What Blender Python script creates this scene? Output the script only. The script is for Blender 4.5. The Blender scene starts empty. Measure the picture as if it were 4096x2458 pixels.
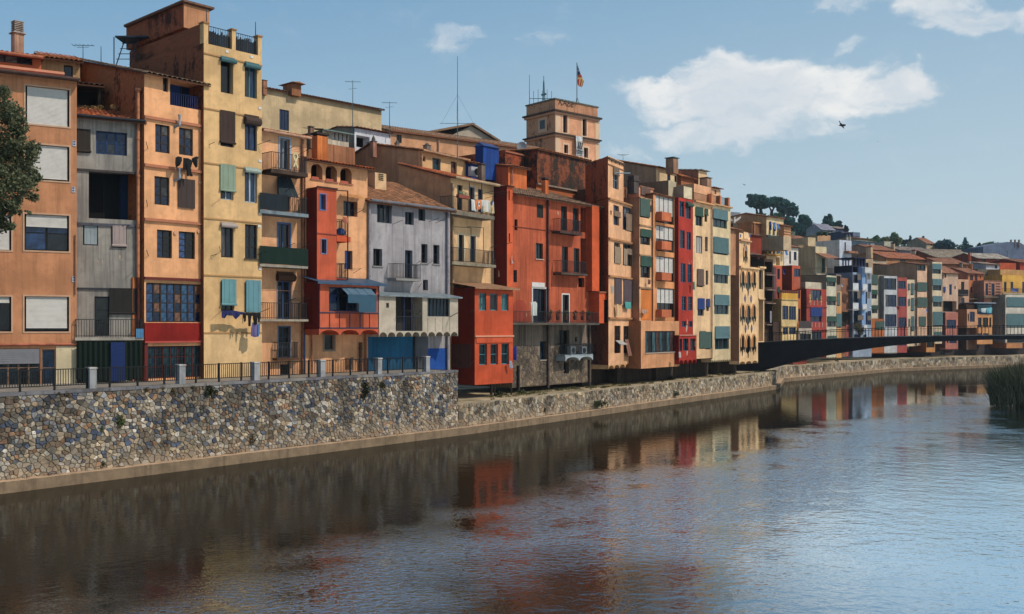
import bpy, math, random
import numpy as np
from mathutils import Vector, Matrix
R = math.radians
random.seed(7); RND = random.Random(11)
scene = bpy.context.scene
COL = scene.collection
# ---------------------------------------------------------------- camera
EYE = 6.2; FP = 4000.0; CX = 2048.0; HY = 1310.0
cam_d = bpy.data.cameras.new('camera'); cam = bpy.data.objects.new('camera', cam_d); COL.objects.link(cam)
cam.location = (0, 0, EYE); cam.rotation_euler = (R(90), 0, 0)
cam_d.sensor_width = 36.0; cam_d.lens = FP / 4096 * 36.0
cam_d.shift_y = (HY - 1229) / 4096.0
cam_d.clip_start = 0.5; cam_d.clip_end = 3000
scene.camera = cam
# ---------------------------------------------------------------- light
SUN_H = Vector((0.95, -0.30)); SUN_H.normalize(); SUN_EL = R(47)
sd = Vector((SUN_H.x * math.cos(SUN_EL), SUN_H.y * math.cos(SUN_EL), math.sin(SUN_EL)))
sun_d = bpy.data.lights.new('sun', 'SUN'); sun_d.energy = 3.7; sun_d.angle = R(0.9); sun_d.color = (1.0, 0.88, 0.74)
sun = bpy.data.objects.new('sun', sun_d); COL.objects.link(sun)
sun.rotation_euler = sd.to_track_quat('Z', 'Y').to_euler(); sun.location = (60, -40, 80)
scene.view_settings.view_transform = 'Standard'; scene.view_settings.look = 'None'
scene.view_settings.exposure = -0.13; scene.view_settings.gamma = 1.0; scene.view_settings.use_curve_mapping = False

def NT(tree):
    def n(t, **kw):
        nd = tree.nodes.new(t)
        ins = kw.pop('i', {})
        for k, v in kw.items(): setattr(nd, k, v)
        for k, v in ins.items():
            if isinstance(v, bpy.types.NodeSocket): tree.links.new(v, nd.inputs[k])
            else: nd.inputs[k].default_value = v
        return nd
    return n
def mth(n, op, a, b=None, c=None, clamp=False):
    i = {0: a}
    if b is not None: i[1] = b
    if c is not None: i[2] = c
    return n('ShaderNodeMath', operation=op, use_clamp=clamp, i=i).outputs[0]
def mixc(n, f, a, b, bt='MIX'):
    nd = n('ShaderNodeMix', data_type='RGBA', blend_type=bt)
    t = nd.id_data
    for idx, v in ((0, f), (6, a), (7, b)):
        if isinstance(v, bpy.types.NodeSocket): t.links.new(v, nd.inputs[idx])
        else: nd.inputs[idx].default_value = v if idx == 0 else (tuple(v) + (1,))[:4]
    return nd.outputs[2]
def smooth(n, v, a, b, lo=0.0, hi=1.0):
    return n('ShaderNodeMapRange', interpolation_type='SMOOTHSTEP', i={0: v, 1: a, 2: b, 3: lo, 4: hi}).outputs[0]

world = bpy.data.worlds.new('World'); scene.world = world; world.use_nodes = True
wt = world.node_tree; wt.nodes.clear(); n = NT(wt)
tc = n('ShaderNodeTexCoord')
sep = n('ShaderNodeSeparateXYZ', i={0: tc.outputs['Generated']})
X, Y, Z = sep.outputs
sky = n('ShaderNodeTexSky', sky_type='NISHITA')
sky.sun_disc = False; sky.sun_elevation = SUN_EL; sky.sun_rotation = math.atan2(sd.x, sd.y)
sky.air_density = 1.0; sky.dust_density = 1.6; sky.ozone_density = 1.4; sky.altitude = 70
skyc = n('ShaderNodeVectorMath', operation='SCALE', i={0: sky.outputs[0], 3: 0.10}).outputs[0]
az = mth(n, 'ARCTAN2', X, Y); el = mth(n, 'ARCSINE', Z)
# milky summer haze: pale towards the horizon and towards the sun side, deeper blue overhead
hz = smooth(n, el, -0.02, 0.50)
rgt = smooth(n, az, -0.75, 0.55)
low = mixc(n, rgt, (0.40, 0.58, 0.68), (0.54, 0.66, 0.71)); high = mixc(n, rgt, (0.050, 0.235, 0.48), (0.17, 0.36, 0.55))
haze = mixc(n, hz, low, high)
haze = mixc(n, smooth(n, el, 0.45, 1.2), haze, (0.05, 0.17, 0.36))
skyt = mixc(n, 0.82, skyc, haze)
# cumulus: masks by compass direction, broken up with noise
nv = n('ShaderNodeCombineXYZ', i={0: mth(n, 'MULTIPLY', az, 1.0), 1: mth(n, 'MULTIPLY', el, 1.55), 2: 0.0}).outputs[0]
warp = n('ShaderNodeTexNoise', i={'Vector': nv, 'Scale': 9.0, 'Detail': 5.0, 'Roughness': 0.6})
wv = n('ShaderNodeVectorMath', operation='SCALE', i={0: n('ShaderNodeVectorMath', operation='SUBTRACT', i={0: warp.outputs['Color'], 1: (0.5, 0.5, 0.5)}).outputs[0], 3: 0.12}).outputs[0]
nvw = n('ShaderNodeVectorMath', operation='ADD', i={0: nv, 1: wv}).outputs[0]
sw = n('ShaderNodeSeparateXYZ', i={0: nvw}); AZ, EL = sw.outputs[0], sw.outputs[1]
def px_dir(px, py):
    x, z = (px - CX) / FP, (HY - py) / FP
    return math.atan2(x, 1), math.atan2(z, math.hypot(x, 1))
CLOUDS = [  # px, py, rx, ry, strength
 (2960,300,190,90,1.0),(3230,320,260,75,1.0),(3480,350,230,62,.9),(3660,335,110,58,.95),(2700,345,200,50,1.0),(2900,400,300,60,.95),(2920,505,270,60,.85),(3230,430,300,75,.9),(3450,415,220,50,.6),(3050,540,330,45,.55),
 (3370,130,50,45,.45),(3770,25,120,60,.85),(3880,100,120,50,.8),(4060,90,100,38,.75),(3400,5,180,35,.55),(1830,165,95,50,.5),(2150,200,70,25,.28),
 (2520,600,150,28,.45),(3500,570,140,30,.25),(2350,330,70,45,.12),(1760,140,60,30,.25)]
mask = None
for (px, py, rx, ry, st) in CLOUDS:
    a0, e0 = px_dir(px, py)
    dx = mth(n, 'MULTIPLY', mth(n, 'SUBTRACT', AZ, a0), FP / rx / 1.12)
    dy = mth(n, 'MULTIPLY', mth(n, 'SUBTRACT', EL, e0 * 1.55), FP / ry / 1.55 / 1.0)
    q = mth(n, 'ADD', mth(n, 'MULTIPLY', dx, dx), mth(n, 'MULTIPLY', dy, dy))
    m_ = mth(n, 'MULTIPLY', smooth(n, q, 1.9, 0.0), st)
    mask = m_ if mask is None else mth(n, 'SMOOTH_MAX', mask, m_, 0.25)
# elsewhere in the sky: the same scattered cumulus
big = n('ShaderNodeTexNoise', i={'Vector': tc.outputs['Generated'], 'Scale': 3.1, 'Detail': 6.0, 'Roughness': 0.55})
els = smooth(n, el, 0.40, 0.55); side = smooth(n, mth(n, 'ABSOLUTE', az), 0.62, 0.85)
oth = mth(n, 'MULTIPLY', smooth(n, big.outputs[0], 0.50, 0.66), mth(n, 'MAXIMUM', els, side))
oth = mth(n, 'MULTIPLY', oth, smooth(n, el, 0.02, 0.15))
det = n('ShaderNodeTexNoise', i={'Vector': nvw, 'Scale': 24.0, 'Detail': 7.0, 'Roughness': 0.62})
mk = mth(n, 'SUBTRACT', mth(n, 'ADD', mth(n, 'MULTIPLY', mask, 1.15), mth(n, 'MULTIPLY', mth(n, 'SUBTRACT', det.outputs[0], 0.5), 1.5)), 0.12)
mk = mth(n, 'MULTIPLY', mk, smooth(n, mask, 0.02, 0.25))
mk = mth(n, 'MAXIMUM', smooth(n, mk, 0.06, 1.10), mth(n, 'MULTIPLY', oth, 0.85), clamp=True)
shade = smooth(n, n('ShaderNodeTexNoise', i={'Vector': nvw, 'Scale': 11.0, 'Detail': 4.0}).outputs[0], 0.35, 0.68)
cc = mixc(n, shade, (0.65, 0.69, 0.73), (0.86, 0.85, 0.83))
fin = mixc(n, mth(n, 'MULTIPLY', mk, 0.92), skyt, cc)
bg = n('ShaderNodeBackground', i={0: fin, 1: 1.2})
n('ShaderNodeOutputWorld', i={0: bg.outputs[0]})

# ---------------------------------------------------------------- materials
def lin(h):
    h = h.lstrip('#'); c = [int(h[k:k + 2], 16) / 255 for k in (0, 2, 4)]
    return tuple(v / 12.92 if v <= .04045 else ((v + .055) / 1.055) ** 2.4 for v in c)
def mul(c, k): return tuple(min(1, max(0, v * k)) for v in c[:3])
_M = {}
def M(kind, hx='#808080', *a):
    key = (kind, hx) + a
    if key in _M: return _M[key]
    m = bpy.data.materials.new(kind + '_' + hx.strip('#')); m.use_nodes = True
    t = m.node_tree; t.nodes.clear(); n = NT(t)
    out = n('ShaderNodeOutputMaterial'); b = n('ShaderNodeBsdfPrincipled')
    t.links.new(b.outputs[0], out.inputs[0])
    S = b.inputs; c = lin(hx)
    def setc(v):
        if isinstance(v, bpy.types.NodeSocket): t.links.new(v, S['Base Color'])
        else: S['Base Color'].default_value = tuple(v[:3]) + (1,)
    tc = n('ShaderNodeTexCoord').outputs['Object']
    def noise(sc, det=4.0, ro=.55, vec=None, mp=None):
        v = vec or tc
        if mp: v = n('ShaderNodeMapping', i={0: v, 3: mp}).outputs[0]
        return n('ShaderNodeTexNoise', i={'Vector': v, 'Scale': sc, 'Detail': det, 'Roughness': ro}).outputs[0]
    def bump(h, st, dist=.02):
        nd = n('ShaderNodeBump', i={'Height': h, 'Strength': st, 'Distance': dist}); t.links.new(nd.outputs[0], S['Normal'])
    S['Roughness'].default_value = .85; S['Specular IOR Level'].default_value = .25
    if kind in ('plaster', 'dirty'):
        lm_ = c[0] * .3 + c[1] * .5 + c[2] * .2; c = tuple(v * .97 + lm_ * .03 for v in c)
    if kind in ('cloth', 'paint', 'wood', 'metal'):
        lm_ = c[0] * .3 + c[1] * .5 + c[2] * .2; c = tuple(v * .78 + lm_ * .22 for v in c)
    if kind == 'plaster':
        grime = (a[0] if a else .35) + .10; gcol = lin(a[1]) if len(a) > 1 else mul(c, .42); patch = a[2] if len(a) > 2 else 0
        big = noise(.55, 5, .6); med = noise(2.6, 5, .62); fine = noise(28, 3)
        col = mixc(n, smooth(n, big, .36, .64), mul(c, 1.12), mul(c, .78))
        col = mixc(n, mth(n, 'MULTIPLY', smooth(n, med, .45, .68), .38), col, mul(c, .62))
        st = mth(n, 'ADD', mth(n, 'MULTIPLY', noise(1.0, 5, .65, mp=(2.3, 2.3, .16)), .55), mth(n, 'MULTIPLY', noise(1.0, 4, .6, mp=(7.5, 7.5, .3)), .45))
        col = mixc(n, mth(n, 'MULTIPLY', smooth(n, st, .50 - grime * .10, .68 - grime * .14), min(1, grime * 1.15)), col, gcol)
        dk = noise(1.6, 6, .7)
        col = mixc(n, mth(n, 'MULTIPLY', smooth(n, dk, .62 - grime * .1, .76), min(1, grime * .9)), col, mul(gcol, .8))
        if patch:
            pm = smooth(n, noise(.8, 7, .6, mp=(1.4, 1.4, .55)), .70 - patch * .2, .715 - patch * .2)
            col = mixc(n, pm, col, lin('#A89C8C'))
        col = mixc(n, mth(n, 'MULTIPLY', smooth(n, fine, .3, .8), .22), col, mul(c, .78))
        setc(col); bump(mth(n, 'ADD', fine, mth(n, 'MULTIPLY', med, 2.)), .35, .02); S['Roughness'].default_value = .92
    elif kind == 'dirty':   # weathered party wall: black and brown growth; flank colours also darkened to hold their shade
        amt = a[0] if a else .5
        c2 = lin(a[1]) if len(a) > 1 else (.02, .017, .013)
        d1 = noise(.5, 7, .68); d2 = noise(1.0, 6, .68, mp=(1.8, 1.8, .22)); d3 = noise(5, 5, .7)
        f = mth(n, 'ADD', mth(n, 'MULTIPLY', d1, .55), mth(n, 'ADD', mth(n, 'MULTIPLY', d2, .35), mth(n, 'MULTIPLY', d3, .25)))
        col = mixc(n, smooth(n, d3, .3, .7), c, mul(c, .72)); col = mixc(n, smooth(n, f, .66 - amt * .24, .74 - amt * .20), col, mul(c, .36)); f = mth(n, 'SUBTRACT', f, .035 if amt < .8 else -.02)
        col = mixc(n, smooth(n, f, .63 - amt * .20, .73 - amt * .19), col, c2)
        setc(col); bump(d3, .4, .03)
    elif kind == 'tile':
        oi = n('ShaderNodeObjectInfo').outputs['Random']
        at = n('ShaderNodeAttribute', attribute_name='rnd').outputs['Fac']
        r_ = mth(n, 'FRACT', mth(n, 'ADD', oi, mth(n, 'MULTIPLY', at, 7.3)))
        rp = n('ShaderNodeValToRGB', i={0: r_}); e = rp.color_ramp.elements
        e[0].color = mul(c, .55) + (1,); e[1].color = mul(c, 1.35) + (1,)
        for p_, k in ((.25, .95), (.5, .72), (.75, 1.15)): x = e.new(p_); x.color = mul(c, k) + (1,)
        gp = n('ShaderNodeNewGeometry').outputs['Position']
        li = n('ShaderNodeTexNoise', i={'Vector': gp, 'Scale': 1.8, 'Detail': 6.0, 'Roughness': .7}).outputs[0]
        col = mixc(n, mth(n, 'MULTIPLY', smooth(n, li, .48, .66), .75), rp.outputs[0], (.06, .05, .035))
        l2 = n('ShaderNodeTexNoise', i={'Vector': gp, 'Scale': 6., 'Detail': 5.0, 'Roughness': .7}).outputs[0]
        col = mixc(n, mth(n, 'MULTIPLY', smooth(n, l2, .6, .75), .6), col, (.42, .36, .24))
        setc(col); bump(l2, .4, .02)
    elif kind == 'glass':
        S['Roughness'].default_value = .12; S['Specular IOR Level'].default_value = .55
        c = (c[0] * .72 + c[2] * .05, c[1] * .58 + c[2] * .06, c[2] * .55); col = mixc(n, smooth(n, noise(1.3, 3), .35, .65), mul(c, .35), mul(c, 1.1)); setc(col)
        bump(noise(2.0, 2), .04, .02)
    elif kind == 'cloth':
        w = n('ShaderNodeTexWave', wave_type='BANDS', bands_direction='Z', i={'Vector': tc, 'Scale': 7.0, 'Distortion': .4}).outputs[1]
        col = mixc(n, mth(n, 'MULTIPLY', w, .35), c, mul(c, .6))
        col = mixc(n, mth(n, 'MULTIPLY', smooth(n, noise(1.7, 5), .4, .75), .5), col, mul(c, .6))
        setc(col); bump(w, .3, .02); S['Roughness'].default_value = .9
    elif kind == 'stonec':
        at = n('ShaderNodeAttribute', attribute_name='Col').outputs['Color']
        gp = n('ShaderNodeNewGeometry').outputs['Position']
        f1 = n('ShaderNodeTexNoise', i={'Vector': gp, 'Scale': 14., 'Detail': 6.0, 'Roughness': .7}).outputs[0]
        col = mixc(n, smooth(n, f1, .3, .75), at, mixc(n, 1.0, at, (.5, .47, .43), 'MULTIPLY'))
        mp = n('ShaderNodeMapping', i={0: gp, 3: (.9, .9, .3)}).outputs[0]
        dn = n('ShaderNodeTexNoise', i={'Vector': mp, 'Scale': .8, 'Detail': 6.0, 'Roughness': .68}).outputs[0]
        zz = n('ShaderNodeSeparateXYZ', i={0: gp}).outputs[2]
        f = mth(n, 'MULTIPLY', smooth(n, mth(n, 'ADD', dn, mth(n, 'MULTIPLY', zz, .045)), .54, .72), .62)
        col = mixc(n, f, col, (.035, .032, .028)); 
        lo = mth(n, 'MULTIPLY', smooth(n, zz, 1.2, .45), .45)
        col = mixc(n, mth(n, 'MULTIPLY', lo, smooth(n, dn, .35, .6)), col, (.34, .25, .17))
        setc(col); bump(f1, .6, .03)
    elif kind == 'mortar':
        gp = n('ShaderNodeNewGeometry').outputs['Position']
        f1 = n('ShaderNodeTexNoise', i={'Vector': gp, 'Scale': 3., 'Detail': 7.0, 'Roughness': .7}).outputs[0]
        setc(mixc(n, smooth(n, f1, .3, .7), mul(c, .5), mul(c, 1.2))); bump(f1, .6, .05)
    elif kind == 'conc':
        gp = n('ShaderNodeNewGeometry').outputs['Position']
        f1 = n('ShaderNodeTexNoise', i={'Vector': gp, 'Scale': 1.3, 'Detail': 8.0, 'Roughness': .72}).outputs[0]
        mp = n('ShaderNodeMapping', i={0: gp, 3: (2.5, 2.5, .2)}).outputs[0]
        f2 = n('ShaderNodeTexNoise', i={'Vector': mp, 'Scale': 1.2, 'Detail': 5.0, 'Roughness': .6}).outputs[0]
        col = mixc(n, smooth(n, f1, .35, .7), c, mul(c, .58)); col = mixc(n, mth(n, 'MULTIPLY', smooth(n, f2, .5, .7), .6), col, mul(c, .35))
        setc(col); bump(f1, .4, .03)
    elif kind == 'leaf':
        at = n('ShaderNodeAttribute', attribute_name='rnd').outputs['Fac']
        col = mixc(n, at, mul(c, .5), mul(c, 1.6)); setc(col)
        S['Roughness'].default_value = .6; S['Transmission Weight'].default_value = 0
        tr = n('ShaderNodeBsdfTranslucent', i={0: col}); mx = n('ShaderNodeMixShader', i={0: .25, 1: b.outputs[0], 2: tr.outputs[0]})
        t.links.new(mx.outputs[0], out.inputs[0])
    elif kind == 'metal':
        setc(mixc(n, smooth(n, noise(3, 5), .4, .7), c, mul(c, .6))); S['Roughness'].default_value = .55
    elif kind == 'wood':
        f = noise(1.5, 5, .6, mp=(6, 6, .5)); setc(mixc(n, smooth(n, f, .3, .7), mul(c, 1.1), mul(c, .55))); S['Roughness'].default_value = .75
    elif kind == 'dark':
        setc(c); S['Roughness'].default_value = .9
    elif kind == 'ground':
        gp = n('ShaderNodeNewGeometry').outputs['Position']
        f1 = n('ShaderNodeTexNoise', i={'Vector': gp, 'Scale': .35, 'Detail': 8.0, 'Roughness': .7}).outputs[0]
        c2 = lin(a[0]) if a else mul(c, .5)
        setc(mixc(n, smooth(n, f1, .4, .62), c, c2)); bump(f1, .5, .1)
    else:  # paint
        setc(mixc(n, mth(n, 'MULTIPLY', smooth(n, noise(2.5, 5), .4, .75), .5), c, mul(c, .72))); S['Roughness'].default_value = .7
    _M[key] = m
    return m

# ---------------------------------------------------------------- mesh builder
class MB:
    def __init__(s): s.v = []; s.f = []; s.mi = []; s.ms = []
    def mat(s, m):
        if m not in s.ms: s.ms.append(m)
        return s.ms.index(m)
    def add(s, vs, fs, m):
        k = len(s.v); s.v += [tuple(v) for v in vs]; s.f += [tuple(i + k for i in f) for f in fs]; s.mi += [s.mat(m)] * len(fs); return s
    def quad(s, a, b, c, d, m): return s.add([a, b, c, d], [(0, 1, 2, 3)], m)
    def poly(s, vs, m): return s.add(vs, [tuple(range(len(vs)))], m)
    def box(s, x0, y0, z0, x1, y1, z1, m):
        return s.add([(x0, y0, z0), (x1, y0, z0), (x1, y1, z0), (x0, y1, z0), (x0, y0, z1), (x1, y0, z1), (x1, y1, z1), (x0, y1, z1)],
              [(0, 3, 2, 1), (4, 5, 6, 7), (0, 1, 5, 4), (1, 2, 6, 5), (2, 3, 7, 6), (3, 0, 4, 7)], m)
    def tube(s, p, q, r, m, k=6, r2=None):
        p = Vector(p); q = Vector(q); r2 = r if r2 is None else r2
        d = q - p
        if d.length < 1e-6: return s
        d.normalize(); a = Vector((0, 0, 1)) if abs(d.z) < .9 else Vector((1, 0, 0))
        e = d.cross(a).normalized(); g = d.cross(e)
        vs = []
        for c_, rr in ((p, r), (q, r2)):
            for i in range(k):
                t = 2 * math.pi * i / k; vs.append(c_ + e * math.cos(t) * rr + g * math.sin(t) * rr)
        fs = [(i, (i + 1) % k, k + (i + 1) % k, k + i) for i in range(k)] + [tuple(range(k))[::-1], tuple(range(k, 2 * k))]
        return s.add(vs, fs, m)
    def prism(s, pts, y0, y1, m):   # pts = (x,z) outline, extruded along y
        k = len(pts)
        vs = [(x, y0, z) for x, z in pts] + [(x, y1, z) for x, z in pts]
        return s.add(vs, [tuple(range(k)), tuple(range(2 * k - 1, k - 1, -1))] + [(i, i + k, (i + 1) % k + k, (i + 1) % k) for i in range(k)], m)
    def prismx(s, pts, x0, x1, m):  # pts = (y,z)
        k = len(pts)
        vs = [(x0, y, z) for y, z in pts] + [(x1, y, z) for y, z in pts]
        return s.add(vs, [tuple(range(k))[::-1], tuple(range(k, 2 * k))] + [(i, (i + 1) % k, (i + 1) % k + k, i + k) for i in range(k)], m)
    def build(s, name, parent=None, smooth=False, **props):
        me = bpy.data.meshes.new(name); me.from_pydata(s.v, [], s.f)
        for m in s.ms: me.materials.append(m)
        if len(s.ms) > 1: me.polygons.foreach_set('material_index', s.mi)
        if smooth: me.shade_smooth()
        o = bpy.data.objects.new(name, me); COL.objects.link(o)
        if parent: o.parent = parent
        for k, v in props.items(): o[k] = v
        return o
_cube = {}
def cube(name, parent, x0, y0, z0, x1, y1, z1, m, **props):
    """a box object that shares one unit-cube mesh per material"""
    if m not in _cube:
        _cube[m] = MB().box(0, 0, 0, 1, 1, 1, m); me = bpy.data.meshes.new(name); b = _cube[m]
        me.from_pydata(b.v, [], b.f); me.materials.append(m); _cube[m] = me
    o = bpy.data.objects.new(name, _cube[m]); COL.objects.link(o); o.parent = parent
    o.location = (x0, y0, z0); o.scale = (x1 - x0, y1 - y0, z1 - z0)
    for k, v in props.items(): o[k] = v
    return o
def empty(name, label, cat, loc, rz=0, group=None):
    o = bpy.data.objects.new(name, None); COL.objects.link(o); o.location = loc; o.rotation_euler = (0, 0, rz)
    o['label'] = label; o['category'] = cat
    if group: o['group'] = group
    return o
def tag(o, label, cat, group=None):
    o['label'] = label; o['category'] = cat
    if group: o['group'] = group
    return o

# ---------------------------------------------------------------- facade planes and buildings
def world_at(px, py, Zd): return Vector(((px - CX) / FP * Zd, Zd, EYE - (py - HY) / FP * Zd))
class Fac:
    """a vertical plane standing at depth Za where the survey sight-line xa meets it, receding towards vanishing column vp"""
    def __init__(s, xa, Za, vp):
        s.P = Vector(((xa - CX) / FP * Za, Za)); s.u = Vector((vp - CX, FP)).normalized(); s.n = Vector((s.u.y, -s.u.x))
    def s_(s, px, off=0.):
        P = s.P + s.n * off; r = (px - CX) / FP
        return (r * P.y - P.x) / (s.u.x - r * s.u.y)
    def Zd(s, px, off=0.): return (s.P + s.n * off + s.u * s.s_(px, off)).y
    def z_(s, px, py, off=0.): return EYE - (py - HY) / FP * s.Zd(px, off)
    def xy(s, px, off=0.): return s.P + s.n * off + s.u * s.s_(px, off)
    def shift(s, off): 
        f = Fac.__new__(Fac); f.P = s.P + s.n * off; f.u = s.u; f.n = s.n; return f
DARK = M('dark', '#14161A')
class Bld:
    def __init__(b, name, label, fac, xl, xr, yt, yb, wall, side=None, prof=None, cat='house', depth=8, off=0., par=None, under=None, topm=None, left=None, group=None):
        b.F = fac; b.off = off; b.xl = xl; b.s0 = fac.s_(xl, off); b.W = fac.s_(xr, off) - b.s0
        b.zb = fac.z_(xl, yb, off); b.H = fac.z_(xl, yt, off) - b.zb
        p = fac.xy(xl, off); b.loc = (p.x, p.y, b.zb)
        b.rz = math.atan2(fac.u.y, fac.u.x)
        b.e = empty(name, label, cat, b.loc, b.rz, group) if par is None else par
        b.k = 0
        b.holes = []; b.wall = wall; b.side = side or wall; b.prof = prof or [(0, 0), (depth, 0)]; b.topm = topm or b.side  # side colours mostly darker than the front, painting the flanks' shade
        b.tri = []; b.under = under; b.left = left
    def X(b, px, off=0.): return b.F.s_(px, b.off + off) - b.s0
    def Z(b, py, px=None, off=0.): return b.F.z_(b.xl if px is None else px, py, b.off + off) - b.zb
    def rect(b, x0, y0, x1, y1, off=0.):
        xm = (x0 + x1) / 2
        return b.X(x0, off), b.Z(y1, xm, off), b.X(x1, off), b.Z(y0, xm, off)
    def done(b, roof=None):
        mb = MB(); W, H = b.W, b.H; D = b.prof[-1][0]
        hs = [(max(0.02, a), max(0.02, c), min(W - .02, d), min(H - .02, e), r, m) for a, c, d, e, r, m in b.holes]
        hs = [h for h in hs if h[2] > h[0] + .01 and h[3] > h[1] + .01]
        xs = sorted({0., W, *[h[0] for h in hs], *[h[2] for h in hs]}); zs = sorted({0., H, *[h[1] for h in hs], *[h[3] for h in hs]})
        for i in range(len(xs) - 1):
            run = None
            for j in range(len(zs) - 1):
                cx, cz = (xs[i] + xs[i + 1]) / 2, (zs[j] + zs[j + 1]) / 2
                inn = any(h[0] < cx < h[2] and h[1] < cz < h[3] for h in hs)
                if not inn:
                    run = (zs[j] if run is None else run[0], zs[j + 1]) if run else (zs[j], zs[j + 1])
                if (inn or j == len(zs) - 2) and run:
                    mb.quad((xs[i], 0, run[0]), (xs[i + 1], 0, run[0]), (xs[i + 1], 0, run[1]), (xs[i], 0, run[1]), b.wall); run = None
        for x0, z0, x1, z1, r, m in hs:
            m = m or b.wall
            for q in (((x0, 0, z0), (x0, r, z0), (x0, r, z1), (x0, 0, z1)), ((x1, 0, z0), (x1, 0, z1), (x1, r, z1), (x1, r, z0)),
                      ((x0, 0, z1), (x0, r, z1), (x1, r, z1), (x1, 0, z1)), ((x0, 0, z0), (x1, 0, z0), (x1, r, z0), (x0, r, z0))): mb.quad(*q, m)
            mb.quad((x0, r, z0), (x1, r, z0), (x1, r, z1), (x0, r, z1), DARK)
        lx = b.left or 0.   # how far the left wall drifts per metre of depth (plots are not square)
        top = [(d, H + z) for d, z in b.prof]
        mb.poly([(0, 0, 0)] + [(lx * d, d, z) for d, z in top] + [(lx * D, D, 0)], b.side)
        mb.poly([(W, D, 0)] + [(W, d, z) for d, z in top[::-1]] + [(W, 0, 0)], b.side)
        mb.quad((lx * D, D, 0), (lx * D, D, top[-1][1]), (W, D, top[-1][1]), (W, D, 0), b.side)
        mb.quad((0, 0, 0), (lx * D, D, 0), (W, D, 0), (W, 0, 0), b.side)
        for (d0, z0), (d1, z1) in zip(top, top[1:]):
            mb.quad((lx * d0, d0, z0), (W, d0, z0), (W, d1, z1), (lx * d1, d1, z1), b.topm)
        o = mb.build('wall', b.e)
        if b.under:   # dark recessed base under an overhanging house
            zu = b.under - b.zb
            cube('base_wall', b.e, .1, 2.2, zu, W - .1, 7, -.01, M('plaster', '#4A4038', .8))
        return b
    # ---- parts
    def part(b, name, mb, parent=None, **kw): return mb.build(name, parent or b.e, **kw)
    def band(b, y, h=.12, proj=.06, col=None, x0=None, x1=None, name='string_course', yx=None):
        z = b.Z(y, yx); xa = 0 - .02 if x0 is None else b.X(x0); xb = b.W + .02 if x1 is None else b.X(x1)
        return b.part(name, MB().box(xa, -proj, z - h, xb, .02, z, col or b.wall))
    def pipe(b, x, y0, y1, col='#B07040', r=.06, off=.12, elbow=0):
        xx = b.X(x); m = M('metal', col); mb = MB(); z0, z1 = b.Z(y0, x), b.Z(y1, x)
        mb.tube((xx, -off, z0), (xx, -off, z1), r, m, 8)
        z = z0 - .4
        while z > z1 + .3: mb.tube((xx, -off, z), (xx, -off, z + .08), r * 1.35, m, 8); z -= 2.0
        if elbow: mb.tube((xx, -off, z0), (xx + elbow, -off, z0 + .35), r, m, 8)
        return b.part('downpipe', mb)
    def gutter(b, y=None, col='#8A5A3C', r=.08, out=.38, x0=None, x1=None):
        z = b.H - .06 if y is None else b.Z(y); xa = -.05 if x0 is None else b.X(x0); xb = b.W + .05 if x1 is None else b.X(x1)
        return b.part('gutter', MB().tube((xa, -out, z), (xb, -out, z), r, M('metal', col), 8))
    def win(b, x0, y0, x1, y1, fr='#3A2A20', gl='#0E2238', nv=2, nt=2, rec=.18, sur=None, sw=.12, sill=None, name='window', fw=.055, ga=None, jm=None, shut=None, bars=0, hole=True, top=None):
        a, c, d, e = b.rect(x0, y0, x1, y1)
        if hole: b.holes.append((a, c, d, e, rec + .12, jm))
        fm = M('wood', fr); w = MB(); y_ = rec - .05
        w.box(a, y_, c, a + fw, y_ + .06, e, fm); w.box(d - fw, y_, c, d, y_ + .06, e, fm)
        w.box(a + fw, y_, e - fw, d - fw, y_ + .06, e, fm); w.box(a + fw, y_, c, d - fw, y_ + .06, c + fw, fm)
        ix0, ix1, iz0, iz1 = a + fw, d - fw, c + fw, e - fw
        cw = (ix1 - ix0) / nv; ch = (iz1 - iz0) / nt
        for i in range(1, nv): w.box(ix0 + i * cw - fw * .6, y_ - .003, iz0, ix0 + i * cw + fw * .6, y_ + .05, iz1, fm)
        for j in range(1, nt): w.box(ix0, y_ + .004, iz0 + j * ch - .018, ix1, y_ + .045, iz0 + j * ch + .018, fm)
        wo = b.part(name, w)
        gm = M('glass', gl) if name not in ('loggia', 'opening', 'recess', 'porch') else M('dark', gl)  # open recesses get matte dark sheets that paint their shade
        for i in range(nv):
            for j in range(nt if (x1 - x0) > 40 or nt == 1 else 1):
                k = nt if not ((x1 - x0) > 40 or nt == 1) else 1
                g2 = (gm if RND.random() < .72 or name in ('loggia', 'opening', 'recess', 'porch') else M('glass', RND.choice(['#3A444C', '#0A0D12', '#5A6068', '#1C2A38']))) if not ga else M('dark' if name in ('loggia', 'porch') else 'glass', ga[(i * 7 + j * 3) % len(ga)])
                cube('pane_or_shade', wo, ix0 + i * cw, y_ + .03, iz0 + j * ch, ix0 + (i + 1) * cw, y_ + .04, iz0 + (j + k) * ch, g2)
        if bars:
            g = MB(); bm = M('metal', '#252A30'); t = a + .05
            while t < d: g.box(t, .02, c, t + .016, .036, e, bm); t += bars
            for q in (.25, .75): g.box(a, .036, c + (e - c) * q, d, .05, c + (e - c) * q + .02, bm)
            b.part('grille', g, wo)
        if sur:
            sm = M('paint', sur); s_ = MB(); p = -.025
            s_.box(a - sw, p, c, a, .02, e, sm); s_.box(d, p, c, d + sw, .02, e, sm); s_.box(a - sw, p, e, d + sw, .02, e + sw, sm)
            if sill != 0: s_.box(a - sw, p, c - sw, d + sw, .02, c, sm)
            b.part('surround', s_, wo)
        elif sill: cube('sill', wo, a - .06, -.07, c - .06, d + .06, rec - .05, c, M('paint', sill))
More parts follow.
